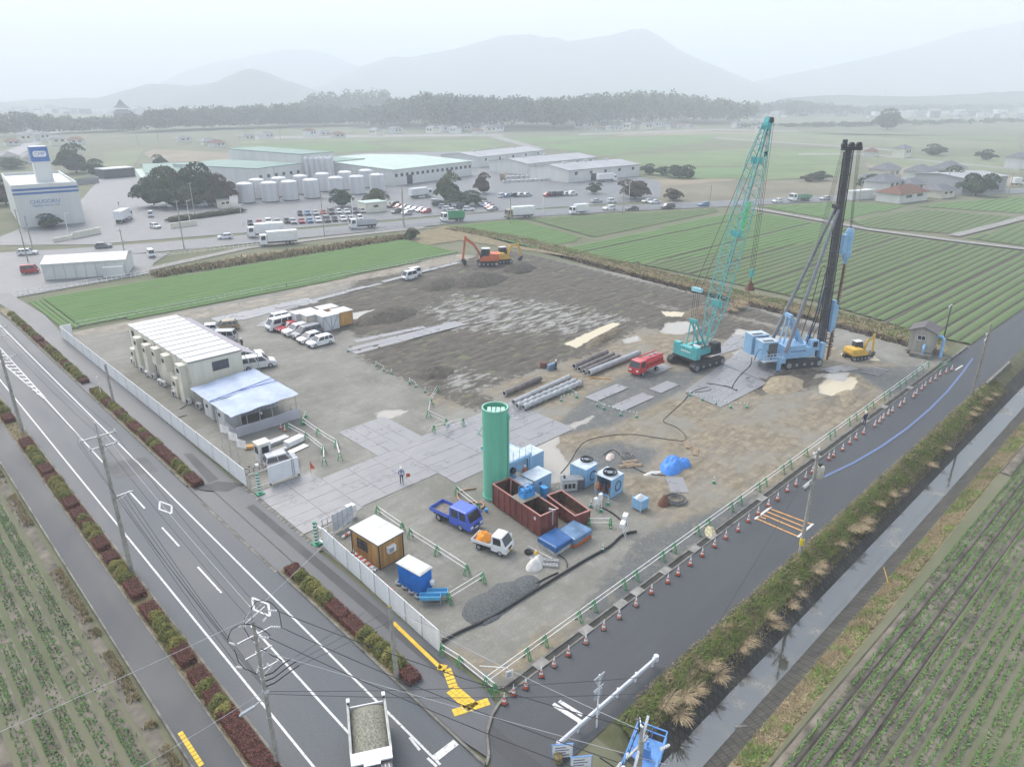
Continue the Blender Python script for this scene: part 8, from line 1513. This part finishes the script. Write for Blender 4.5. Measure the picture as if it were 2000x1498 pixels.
# ================================================================ factory, trees, traffic, houses and woods beyond the fields
m_fw = mat('factory_white', (.62, .63, .6), .6, .06, .2, streak=True); m_fg = mat('factory_green_roof', (.16, .26, .22), .6, .1, .15); m_fp = mat('factory_pale_roof', (.42, .52, .46), .6, .08, .15); m_fgr = mat('warehouse_grey_roof', (.33, .34, .35), .6, .08, .15); m_til = mat('roof_tile_grey', (.13, .135, .15), .6, .15, 1); m_cmb = mat('factory_blue', (.05, .15, .42), .5, .06, 1)
def fb(name, label, cat, p0, p1, depth, h, wall, roof, rise=.0, nwin=0, wz=.55, over=.4, group=None, doors=0):
    """building from two front base pixels, depth away from the camera"""
    a, b_ = Vector(G(*p0)), Vector(G(*p1)); d = b_ - a; W_ = d.length; rz = math.atan2(d.y, d.x); t = thing(name, label, cat, (a.x, a.y, 0), rz, group); mb = MB(); mb.b2(0, W_, 0, depth, 0, h)
    if rise: mb.add([(0, 0, h), (0, depth, h), (0, depth / 2, h + rise), (W_, 0, h), (W_, depth, h), (W_, depth / 2, h + rise)], [(0, 1, 2), (3, 5, 4)])
    mb.build('wall', wall, t); mb = MB(); o = over
    if rise:
        for y0_, y1_ in ((-o, depth / 2), (depth + o, depth / 2)): z0 = h - o * rise / depth * 2; mb.add([(-o, y0_, z0), (W_ + o, y0_, z0), (W_ + o, y1_, h + rise), (-o, y1_, h + rise), (-o, y0_, z0 + .25), (W_ + o, y0_, z0 + .25), (W_ + o, y1_, h + rise + .25), (-o, y1_, h + rise + .25)], [(0, 3, 2, 1), (4, 5, 6, 7), (0, 1, 5, 4), (0, 4, 7, 3), (1, 2, 6, 5)])
    else: mb.b2(-o * .3, W_ + o * .3, -o * .3, depth + o * .3, h, h + .3)
    mb.build('roof', roof, t)
    for i in range(nwin): mb = MB(); x = W_ * (i + .5) / nwin; w_ = min(1.6, W_ / nwin * .7); mb.b2(x - w_ / 2, x + w_ / 2, -.05, .02, h * wz, h * wz + min(1.3, h * .25)); mb.build('window', m_glass, t)
    for i in range(doors): mb = MB(); x = W_ * (i + .3) / max(1, doors); mb.b2(x, x + 3.5, -.06, .02, 0, h * .6); mb.build('loading_door', m_dark, t)
    return t, W_
t, W_ = fb('factory_office', 'white windowless factory office block with blue bands and rooftop sign tower', 'office building', (42, 446), (167, 435), 42, 10.9, m_fw, m_roofw)
for z in (10.3, 9.2): MB().b2(-.06, W_ + .06, -.08, -.01, z, z + .6).b2(W_ + .01, W_ + .08, 0, 42, z, z + .6).build('blue_band', m_cmb, t)
mb = MB(); [mb.b2(a, b_, c, d, 11.2, 12) for a, b_, c, d in ((0, W_, 0, .3), (0, W_, 41.7, 42), (0, .3, .3, 41.7), (W_ - .3, W_, .3, 41.7))]; mb.build('parapet', m_fw, t)
tw = MB().b2(W_ * .46, W_ * .46 + 4.4, 13, 18, 11.2, 21.5).build('sign_tower', m_fw, t); MB().b2(W_ * .46 - .15, W_ * .46 + 4.55, 12.85, 18.15, 17.2, 21.4).build('sign_box', m_cmb, tw); MB().loft([[(W_ * .46 + 2.2 + x * 1.75, 12.83 - k * .06, 19.4 + z * .85) for x, z in ((-.8, -1), (.8, -1), (1, -.5), (1, .5), (.8, 1), (-.8, 1), (-1, .5), (-1, -.5))] for k in (0, 1)]).build('logo_plate', m_white, tw); text('CMP', 1.35, (W_ * .46 + 2.2, 12.75, 19.4), (R(90), 0, 0), m_cmb, tw, 'logo_letters')
text('CHUGOKU', 1.5, (W_ * .45, -.03, 7.0), (R(90), 0, 0), m_cmb, t, 'sign_lettering', .03); text('MARINE PAINTS, LTD.', .72, (W_ * .46, -.03, 5.85), (R(90), 0, 0), m_cmb, t, 'sign_lettering', .02)
MB().b2(W_ * .3, W_ * .52, -2, -.02, 2.6, 2.8).build('entrance_canopy', m_cmb, t); MB().b2(W_ * .32, W_ * .5, -.06, -.01, .2, 2.4).build('entrance_glass', m_glass, t)
t, W_ = fb('shop_building', 'long low white shop building beside the green field', 'shop', (88, 548), (250, 537), 9, 3.2, m_fw, m_roofw, .9, 0, over=.2); MB().b2(W_ * .72, W_ * .97, -1.5, -.01, 0, 2.2).build('lean_to', m_fw, t)
for i in range(8): MB().b2(W_ * i / 8, W_ * i / 8 + .08, -.05, -.001, .1, 3.0).build('wall_seam', m_rim, t)
GR = 'factory buildings'
fb('factory_hall', 'green roofed factory hall behind the big tree clump', 'factory', (292, 372), (478, 362), 40, 6.5, m_fw, m_fg, 2.0, group=GR); fb('factory_hall', 'dark green flat roofed hall behind the storage tanks', 'factory', (505, 374), (592, 360), 45, 8.5, m_fw, m_fg, .0, 6, group=GR); fb('factory_hall', 'tallest green roofed factory block beside the thin silos', 'factory', (592, 359), (655, 352), 55, 12, m_fw, m_fg, 0, 4, .3, group=GR)
fb('factory_hall', 'cream factory block between the silos and the pale green hall', 'factory', (656, 353), (715, 346), 35, 8, m_fw, m_fg, 0, 4, .6, group=GR); fb('factory_hall', 'wide factory hall with pale green roof and a band of windows', 'factory', (770, 364), (922, 343), 70, 6.5, m_fw, m_fp, 1.2, 16, .55, group=GR, doors=2); fb('factory_hall', 'mint green canopy roof left of the big tree clump', 'canopy', (268, 352), (282, 374), 14, 4.5, m_fw, m_fp, group=GR)
for p0, p1, lab in (((935, 328), (1062, 312), 'leftmost grey roofed warehouse with cream walls'), ((1030, 343), (1165, 328), 'middle grey roofed warehouse with cream walls'), ((1110, 358), (1248, 344), 'rightmost grey roofed warehouse with a white trailer in front')):
    t, W_ = fb('warehouse', lab, 'warehouse', p0, p1, 26, 5.2, m_fw, m_fgr, 1.6, 5, .6, group='grey roofed warehouses', doors=1)
    for k in range(3): MB().cyl((W_ * (.2 + .3 * k), 13, 6.8), (W_ * (.2 + .3 * k), 13, 7.7), .8, n=10).build('roof_vent', m_roofw, t)
m_tank = mat('storage_tank_white', (.6, .61, .61), .5, .07, .4, streak=True); tk = None
def tank(px, py, r, h, lab, grp):
    t = thing('storage_tank', lab, 'storage tank', (*G(px, py), 0), 0, grp); MB().lathe([(r, .3), (r, h), (r * .6, h + .45), (.1, h + .6)], 18).build('shell', m_tank, t, smooth=True); MB().lathe([(r + .08, 0), (r + .08, .3)], 18).build('base', m_dark, t)
    mb = MB(); [mb.cyl((r * math.cos(a), r * math.sin(a), h), (r * math.cos(a), r * math.sin(a), h + 1), .04, n=4) for a in np.linspace(0, 6.28, 9)]; mb.build('railing', m_galv, t); MB().bar((r + .2, -.3, 0), (r + .2, -.3, h), .3, .1).build('ladder', m_steel, t)
for i, (px, py) in enumerate(((482, 396), (529, 394), (568, 391), (610, 387), (658, 382), (699, 379), (738, 375))): tank(px, py, 2.9, 6.6, 'white storage tank in the front row, number %s from the tree clump' % ('one two three four five six seven'.split()[i]), 'front row of storage tanks')
for i, (px, py) in enumerate(((505, 388), (548, 384), (590, 379), (632, 374), (676, 370), (716, 366))): tank(px, py, 2.8, 6.8, 'white storage tank in the back row, number %s from the tree clump' % ('one two three four five six'.split()[i]), 'back row of storage tanks')
for i in range(10): x, y = G(602 + i * 5.4, 360 - (i % 2) * 3); MB().lathe([(.9, 0), (.9, 10.5), (.3, 11.4)], 10).build('thin_silo', m_tank, None, loc=(x, y, 0), label='thin pale vertical silo in front of the tallest factory block', cat='silo', group='thin silos')
for a, b_, h, lab in (((145, 467), (198, 456), 1.4, 'cream gate wall left of the factory entrance'), ((107, 474), (144, 467), .8, 'low white wall before the factory office'), ((334, 447), (385, 440), 1.2, 'cream gate wall right of the factory entrance')): fb('boundary_wall', lab, 'wall', a, b_, .4, h, m_cream, m_cream, over=.1)
fb('gate_house', 'small cream gate house beside the tanks', 'gate house', (433, 408), (450, 406), 3, 2.6, m_cream, m_fgr, 0, 2); fb('gate_house', 'cream utility building with green roof in the car park', 'utility building', (715, 417), (755, 413), 6, 3.0, m_cream, m_fp, 0, 1); fb('yard_store', 'open yard store with white roof behind the drums', 'store', (205, 350), (265, 345), 9, 4, m_dark, m_roofw)
for i in range(12): MB().lathe([(1.0, 0), (1.0, 1.2), (.8, 1.3), (1.0, 1.35), (1.0, 2.6)], 10).build('drum_stack', m_steel, None, loc=(*G(150 + i * 3.6, 362 - i * .4), 0), label='stacked steel drums beside the factory office', cat='drums', group='drum stacks beside the office')
for i in range(26): MB().lathe([(.9, 0), (.9, 1.1), (.75, 1.2)], 8).build('yard_drum', m_galv, None, loc=(*G(985 + (i % 13) * 9, 350 - (i % 13) * .5 + (i // 13) * 8), 0), label='grey drum standing in the warehouse yard', cat='drum', group='drums in the warehouse yard')
m_lf = [mat('leaf_' + n_, c, .8, .35, .35, col2=c2) for n_, c, c2 in (('dark', (.06, .1, .045), (.022, .042, .02)), ('olive', (.13, .15, .055), (.055, .072, .028)), ('russet', (.12, .085, .06), (.06, .042, .032)))]; m_bark = mat('bark', (.09, .075, .06), .9, .2, 2)
def crown(seed, n=3200, lobes=11):
    r_ = np.random.default_rng(seed); P = []; N_ = []
    for k in range(lobes):
        a = r_.random() * 6.28; q = .55 * math.sqrt(r_.random()); c = np.array([q * math.cos(a), q * math.sin(a), .3 + .5 * r_.random() * (1 - .8 * q)]); rad = r_.uniform(.22, .4); m_ = n // lobes; d = r_.normal(0, 1, (m_, 3)); d /= np.linalg.norm(d, axis=1, keepdims=True); d[:, 2] = np.abs(d[:, 2]) * .9 - .2; P.append(c + d * rad * (.8 + .3 * r_.random((m_, 1))) * np.array([1, 1, .75])); N_.append(d)
    V, F = leafcards(np.concatenate(P), np.concatenate(N_), .042, .8); return V, F
CR = [[npmesh('crown', *crown(s), m) for s in (1, 2)] for m in m_lf]; mb = MB(); mb.cyl((0, 0, -.02), (.01, 0, .5), .035, .02, 7); [mb.cyl((0, 0, .3), (.3 * math.cos(a), .3 * math.sin(a), .62), .016, .008, 5) for a in (0, 1.4, 2.7, 4.0, 5.2)]; TRK = mb.mesh('trunk', m_bark)
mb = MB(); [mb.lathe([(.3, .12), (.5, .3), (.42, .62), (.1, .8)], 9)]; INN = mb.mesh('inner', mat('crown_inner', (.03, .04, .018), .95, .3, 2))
def tree(px, py, h, w_, k, label, group, cat='tree'):
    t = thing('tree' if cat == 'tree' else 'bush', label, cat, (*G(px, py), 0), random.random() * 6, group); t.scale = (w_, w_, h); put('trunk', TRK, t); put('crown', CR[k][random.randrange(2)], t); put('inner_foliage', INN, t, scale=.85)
for i, (px, py, h, w_, k) in enumerate(((302, 402, 10, 9, 0), (330, 400, 13, 11, 1), (362, 398, 15, 12, 0), (395, 398, 14, 11, 0), (345, 405, 9, 9, 0), (415, 402, 11, 9, 0), (433, 404, 11, 7, 2), (380, 404, 9, 9, 1))): tree(px, py, h, w_, k, 'tall spreading evergreen in the big clump beside the tanks' if k != 2 else 'russet tree at the right end of the big clump', 'trees of the big clump')
for px, py, h, w_, k, lab in ((150, 338, 14, 13, 0, 'large dark tree behind the white factory office'), (190, 345, 8, 8, 0, 'smaller dark tree right of the office tower'), (735, 402, 7, 6, 1, 'round olive tree beside the green roofed utility building'), (668, 404, 7, 6, 0, 'dark tree left of the utility building'), (880, 394, 10, 9, 1, 'large olive tree in the factory car park'), (905, 402, 6, 8, 0, 'low tree beside the large olive tree'), (945, 378, 8, 6, 2, 'brown tree behind the parked cars'), (1160, 378, 5, 4, 0, 'small dark conifer at the car park'), (1240, 388, 8, 9, 2, 'bare brown tree near the road'), (1315, 392, 5, 5, 2, 'bare small tree beside the road'), (1268, 341, 5, 6, 0, 'leftmost of the round bushes on the dry strip'), (1296, 343, 5, 5, 0, 'second round bush on the dry strip'), (1326, 348, 7, 9, 0, 'largest round bush on the dry strip'), (1345, 348, 4, 5, 0, 'rightmost round bush on the dry strip'), (1822, 304, 7, 11, 0, 'left of two lone round trees in the far fields'), (1926, 313, 6, 8, 0, 'right of two lone round trees in the far fields'), (1733, 254, 22, 24, 0, 'large lone tree mass before the far town'), (1700, 376, 7, 7, 0, 'grey green tree left of the right hand houses'), (1857, 368, 9, 8, 1, 'tree in the middle of the right hand houses'), (1905, 382, 10, 9, 0, 'dark tree in front of the big grey shed'), (1600, 353, 5, 6, 0, 'shrubby tree in the stubble field'), (1580, 355, 3, 5, 2, 'small bare shrub in the stubble field'), (145, 430, 6, 5, 0, 'small dark tree before the factory office'), (95, 445, 4, 6, 0, 'low garden bush in front of the factory office'), (12, 400, 10, 9, 2, 'brown tree left of the factory office'), (20, 330, 7, 12, 0, 'spreading dark tree at the left edge'), (310, 325, 6, 7, 0, 'lone tree in the field behind the green hall'), (805, 467, 3, 3, 1, 'small bush on the road verge')): tree(px, py, h, w_, k, lab, None)
for i in range(16): tree(335 + i * 9 + 0, 433 - i * 1.2, 1.6, 2.6, 1, 'low round bush in the strip along the back road', 'bushes along the back road', 'bush')
def wood(label_, base, top, n, depth, k, s=5.5):
    P = []; N_ = []; px = rng.uniform(base[0][0], base[-1][0], n)
    for x in px:
        yb = np.interp(x, *zip(*base)); c = np.array(G(x, yb)); D = np.array([math.sin(YAW), math.cos(YAW)]); c = c + D * rng.uniform(0, depth); h = np.interp(x, *zip(*top)) * rng.uniform(.7, 1.12); w_ = rng.uniform(.8, 1.5) * s; m_ = 80; d = rng.normal(0, 1, (m_, 3)); d /= np.linalg.norm(d, axis=1, keepdims=True); d[:, 2] = np.abs(d[:, 2]); P.append(np.array([c[0], c[1], h * (.5 if rng.random() < .75 else .2)]) + d * np.array([w_, w_, h * .42]) * (.85 + .3 * rng.random((m_, 1)))); N_.append(d)
    V, F = leafcards(np.concatenate(P), np.concatenate(N_), s * .24, .7); put('wood', npmesh('wood', V, F, m_lf[:2], rng.integers(0, 2, len(F)) * k), kind='stuff')
wood('a', [(230, 262), (420, 254), (690, 247)], [(230, 17), (300, 22), (560, 25), (690, 19)], 520, 90, 1); wood('b', [(690, 250), (900, 258), (1100, 256), (1300, 245), (1470, 243)], [(690, 22), (800, 38), (900, 34), (1100, 32), (1300, 40), (1470, 26)], 900, 200, 1, 7.5)
wood('c', [(-40, 270), (120, 262), (230, 258)], [(-40, 22), (120, 14), (230, 16)], 160, 60, 1); wood('d', [(1480, 232), (1700, 226), (2030, 218)], [(1480, 22), (1600, 26), (1700, 14), (2030, 18)], 420, 160, 0, 7); wood('e', [(560, 245), (640, 236), (760, 232)], [(560, 28), (640, 40), (760, 44)], 90, 60, 1, 9); wood('f', [(1460, 252), (1700, 248), (2000, 240)], [(1460, 5), (2000, 6)], 160, 30, 0, 4)
t = thing('temple_tower', 'dark multi roofed tower rising from the wood at the left', 'tower', (*G(245, 252), 0)); MB().box(0, 0, 0, 13, 13, 17, R(20)).build('wall', m_til, t)
for z, r_ in ((11, 13), (17, 12), (22, 9)): MB().lathe([(r_, z), (r_ * .55, z + 3), (.3 if z > 20 else r_ * .5, z + (9 if z > 20 else 3.4))], 4).build('roof', m_til, t)
def house(px, py, w_, d, h, k, label, group):
    t = thing('house', label, 'house', (*G(px, py), 0), random.choice((0, .3, -.2, 1.57)) , group); MB().b2(-w_ / 2, w_ / 2, -d / 2, d / 2, 0, h).build('wall', m_fw if k % 3 else m_cream, t); mb = MB(); o = .8; mb.loft([[(-w_ / 2 - o, -d / 2 - o, h), (w_ / 2 + o, -d / 2 - o, h), (w_ / 2 + o, d / 2 + o, h), (-w_ / 2 - o, d / 2 + o, h)], [(-w_ * .25, -.1, h + d * .28), (w_ * .25, -.1, h + d * .28), (w_ * .25, .1, h + d * .28), (-w_ * .25, .1, h + d * .28)]]); mb.build('roof', m_til if k != 4 else m_rust, t)
    for x in (-w_ * .28, w_ * .1):
        for s in (-1, 1): MB().b2(x, x + w_ * .2, s * d / 2 - .04, s * d / 2 + .04, h * .55, h * .85).build('window', m_glass, t)
for i, (px, py, w_, d, h, lab) in enumerate(((1725, 352, 14, 9, 5, 'tiled farmhouse at the back of the right hand houses'), (1790, 362, 11, 9, 6, 'white two storey house with balcony in the right hand group'), (1720, 378, 14, 9, 5, 'beige flat fronted house on the left of the right hand group'), (1775, 376, 9, 7, 3.5, 'small tiled house in the middle of the right hand group'), (1760, 392, 18, 9, 3.2, 'long low tiled house at the front of the right hand group'), (1845, 352, 16, 12, 5, 'large tiled farmhouse behind the grey shed'), (1832, 385, 9, 7, 2.8, 'small dark shed with brown roof by the road'), (1690, 360, 6, 5, 3, 'little shed behind the mast at the right hand houses'))): house(px, py, w_, d, h, i, lab, 'houses at the right')
fb('grey_shed', 'big grey farm shed open at the front at the right', 'shed', (1878, 378), (1962, 372), 22, 5.5, mat('shed_grey_wall', (.3, .31, .32), .6), m_fgr, 1.0, 3); fb('trailer_store', 'low white trailer shaped store left of the right hand houses', 'store', (1665, 392), (1705, 388), 3, 3, m_fw, m_fw)
for i, (px, py) in enumerate([(482, 274), (520, 270), (606, 268), (634, 266), (660, 270), (735, 265), (772, 262), (360, 278), (410, 284), (425, 288), (845, 262), (870, 258), (890, 262), (918, 256), (935, 263), (955, 260), (972, 258), (1135, 252), (1150, 250), (1165, 255), (1182, 248), (1196, 255), (1210, 250), (1228, 254), (1245, 248), (1262, 254), (1280, 250), (1296, 247), (1310, 254), (1330, 250), (1345, 253), (1440, 250), (1475, 247), (1490, 258), (25, 285), (50, 278), (65, 272), (85, 276), (115, 284), (150, 282), (20, 325), (60, 318), (1620, 225), (1650, 220), (1760, 230), (1810, 226), (1870, 232), (1920, 224), (1960, 230), (1700, 306), (1760, 308), (1985, 328)]): house(px, py, random.uniform(9, 15), random.uniform(7, 9), random.choice((3.2, 5, 5.5)), i % 5 if i != 2 else 4, 'hazy tiled house %s' % ('at the foot of the central wood' if 840 < px < 1360 else 'along the lane below the left wood' if px < 800 else 'in the far town to the right'), 'hazy houses beyond the fields')
V = []; mbt = MB()
for i in range(900):
    px = rng.uniform(-60, 2060); py = rng.uniform(195, 224) if px < 1000 else rng.uniform(196, 232); x, y = G(px, py); mbt.box(x, y, 0, rng.uniform(8, 26), rng.uniform(8, 16), rng.uniform(4, 11), rng.random() * 3, mi=int(rng.integers(0, 3)))
mbt.build('far_town', [m_fw, m_til, m_fgr], kind='stuff')
x, y = G(1725, 214); t = thing('pylon', 'thin lattice pylon standing in the haze at the right', 'pylon', (x, y, 0)); mb = MB(); lattice(mb, (0, 0, 0), (0, 0, 48), 6, 1, 10, Vector((0, 1, 0)), .3, .15); [mb.bar((-6, 0, z), (6, 0, z), .4) for z in (34, 40, 46)]; mb.build('lattice', m_galv, t)
RH = math.degrees(math.atan2(G(1200, 408)[1] - G(870, 431)[1], G(1200, 408)[0] - G(870, 431)[0]))
for k, c, px, py, a, lab in (('boxtruck', (WHT, WHT), 520, 462, 180, 'white box truck half hidden behind another on the back road'), ('boxtruck', (WHT, WHT), 545, 478, 180, 'front white box truck waiting on the back road'), ('dumptruck', (WHT, SIL), 710, 446, 180, 'grey tipper truck on the back road'), ('bintruck', (WHT, (.03, .27, .12)), 884, 433, 180, 'green bin truck on the back road'), ('boxtruck', (BRN, WHT), 1015, 426, 180, 'long white truck with decorated cab on the back road'), ('smallbox', (WHT, WHT), 1130, 418, 180, 'smaller white box truck on the back road'), ('longflat', (WHT, (.12, .3, .2)), 1562, 393, 180, 'white truck with green sheeted load on the back road'), ('boxtruck', (WHT, WHT), 243, 432, 75, 'white truck with bright box roof driving into the factory'), ('boxtruck', (WHT, WHT), 822, 386, 20, 'white trailer truck parked in the factory yard'), ('boxtruck', (WHT, WHT), 1185, 355, 0, 'white trailer in front of the rightmost warehouse'), ('flattruck', (WHT, WHT), 320, 407, 0, 'small white flatbed parked by the tree clump'), ('smallbox', ((.5, .35, .06), BRN), 982, 352, 60, 'yellow fronted truck in the warehouse yard'), ('smallbox', (WHT, WHT), 1985, 362, 0, 'white box truck at the right hand edge')):
    park(k, c, px, py, RH + a, lab, None, True)
for k, c, px, py, a, lab in (('hatch', WHT, 440, 467, 180, 'white hatchback crossing on the back road'), ('hatch', GRY, 203, 485, 0, 'dark hatchback passing behind the long shop'), ('wagon', WHT, 55, 498, 0, 'white estate car at the left on the back road'), ('keivan', WHT, 296, 502, -80, 'white van turning beside the long shop'), ('keivan', REDC, 60, 534, 0, 'red van parked left of the long shop'), ('keivan', WHT, 295, 424, -90, 'white van driving out of the factory entrance'), ('hatch', WHT, 304, 446, -60, 'white hatchback at the factory entrance'), ('van', WHT, 364, 402, 0, 'white minibus by the tree clump'), ('van', SIL, 392, 404, 0, 'silver minibus by the tree clump'), ('suv', WHT, 1190, 411, 180, 'white car between the box truck and the dark saloon'), ('sedan', BLKC, 1234, 411, 180, 'dark saloon on the back road'), ('minivan', BLKC, 1304, 408, 180, 'black minivan on the back road'), ('hatch', BLUC, 1374, 403, 180, 'blue hatchback on the back road'), ('hatch', WHT, 1518, 396, 180, 'white hatchback ahead of the green sheeted truck'), ('hatch', SIL, 1611, 391, 180, 'silver car behind the green sheeted truck'), ('hatch', SIL, 1953, 368, 0, 'silver car at the right hand road'), ('kei', SIL, 1820, 375, 40, 'grey car in front of the right hand houses'), ('sedan', WHT, 1265, 396, 180, 'white car at the verge near the bare tree'), ('sedan', WHT, 1278, 398, 180, 'second white car at the verge near the bare tree')): park(k, c, px, py, RH + a, lab, None, True)
KC = [('hatch', WHT), ('kei', WHT), ('sedan', SIL), ('kei', BLKC), ('hatch', SIL), ('hatch', REDC), ('suv', WHT), ('minivan', BLKC), ('hatch', BLUC)]; NMC = {WHT: 'white', SIL: 'silver', BLKC: 'black', REDC: 'red', BLUC: 'blue'}
def row(p0, p1, n, a, where, seed):
    r_ = random.Random(seed)
    for i in range(n): k, c = r_.choice(KC); park(k, c, p0[0] + (p1[0] - p0[0]) * i / max(1, n - 1), p0[1] + (p1[1] - p0[1]) * i / max(1, n - 1), RH + a, '%s car parked %s' % (NMC[c], where), 'cars in the factory car park', True)
row((586, 421), (708, 416), 9, -90, 'in the back row between the tanks and the road', 3); row((573, 437), (703, 430), 9, -90, 'in the front row beside the back road', 5); row((489, 440), (560, 436), 5, -90, 'in the short row left of the front row', 8); row((768, 405), (832, 416), 7, -150, 'in the slanted row beside the utility building', 9); row((774, 417), (795, 420), 2, -150, 'at the end of the slanted row', 4); row((850, 398), (884, 416), 5, -20, 'in the double row before the large olive tree', 6); row((885, 400), (915, 412), 4, -20, 'in the second slanted row by the large olive tree', 10); row((938, 398), (962, 411), 5, -160, 'in the row behind the decorated truck', 12); row((980, 386), (1030, 384), 5, 20, 'along the yard fence before the warehouses', 14); row((1070, 384), (1118, 382), 5, 20, 'in the middle of the yard before the warehouses', 16); row((1165, 396), (1195, 396), 2, 0, 'by the fence near the road', 18)
for i, (px, py, h) in enumerate(((360, 486, 12), (55, 512, 12), (66, 494, 9), (250, 527, 9), (380, 418, 10), (634, 463, 12), (790, 446, 12), (788, 441, 10), (997, 437, 9), (1216, 420, 9), (1385, 410, 8), (540, 372, 9), (700, 380, 9), (745, 376, 9), (1675, 405, 9), (1845, 385, 9), (1968, 385, 9), (310, 280, 11), (270, 284, 9), (548, 275, 10))): upole(*G(px, py), h, 'hazy utility pole beyond the green field', [(h - .4, .8, 0, 0)], .16, .1, group='far utility poles')
for px, py, h in ((137, 470, 7), (372, 440, 7), (474, 440, 6), (690, 432, 7), (1060, 424, 7), (1228, 395, 7)): t = thing('street_lamp', 'slim white lamp post near the back road', 'street lamp', (*G(px, py), 0), 0, 'lamp posts by the back road'); MB().cyl((0, 0, 0), (0, 0, h), .1, .06, 6).bar((0, 0, h), (1.2, 0, h + .2), .1).build('post', m_white, t)
def railf(p0, p1, n, label, m=m_white, h=1.0):
    a, b_ = Vector(G(*p0)), Vector(G(*p1)); t = thing('rail_fence', label, 'fence', (a.x, a.y, 0)); d = b_ - a; mb = MB()
    for z in (.4, h): MB().bar((0, 0, z), (d.x, d.y, z), .06).build('fence_rail', m, t)
    for i in range(n + 1): MB().bar((d.x * i / n, d.y * i / n, 0), (d.x * i / n, d.y * i / n, h), .07).build('fence_post', m, t)
railf((35, 578), (292, 537), 26, 'white mesh fence between the shop forecourt and the green field'); railf((290, 505), (520, 478), 24, 'white rail fence along the back road pavement'); railf((150, 640), (560, 562), 24, 'thin green and white rail along the near edge of the green field', m_galv); railf((560, 562), (890, 500), 18, 'thin rail continuing along the far half of the green field', m_galv); railf((640, 456), (1390, 402), 40, 'dark rail along the far side of the back road', m_steel, .8)
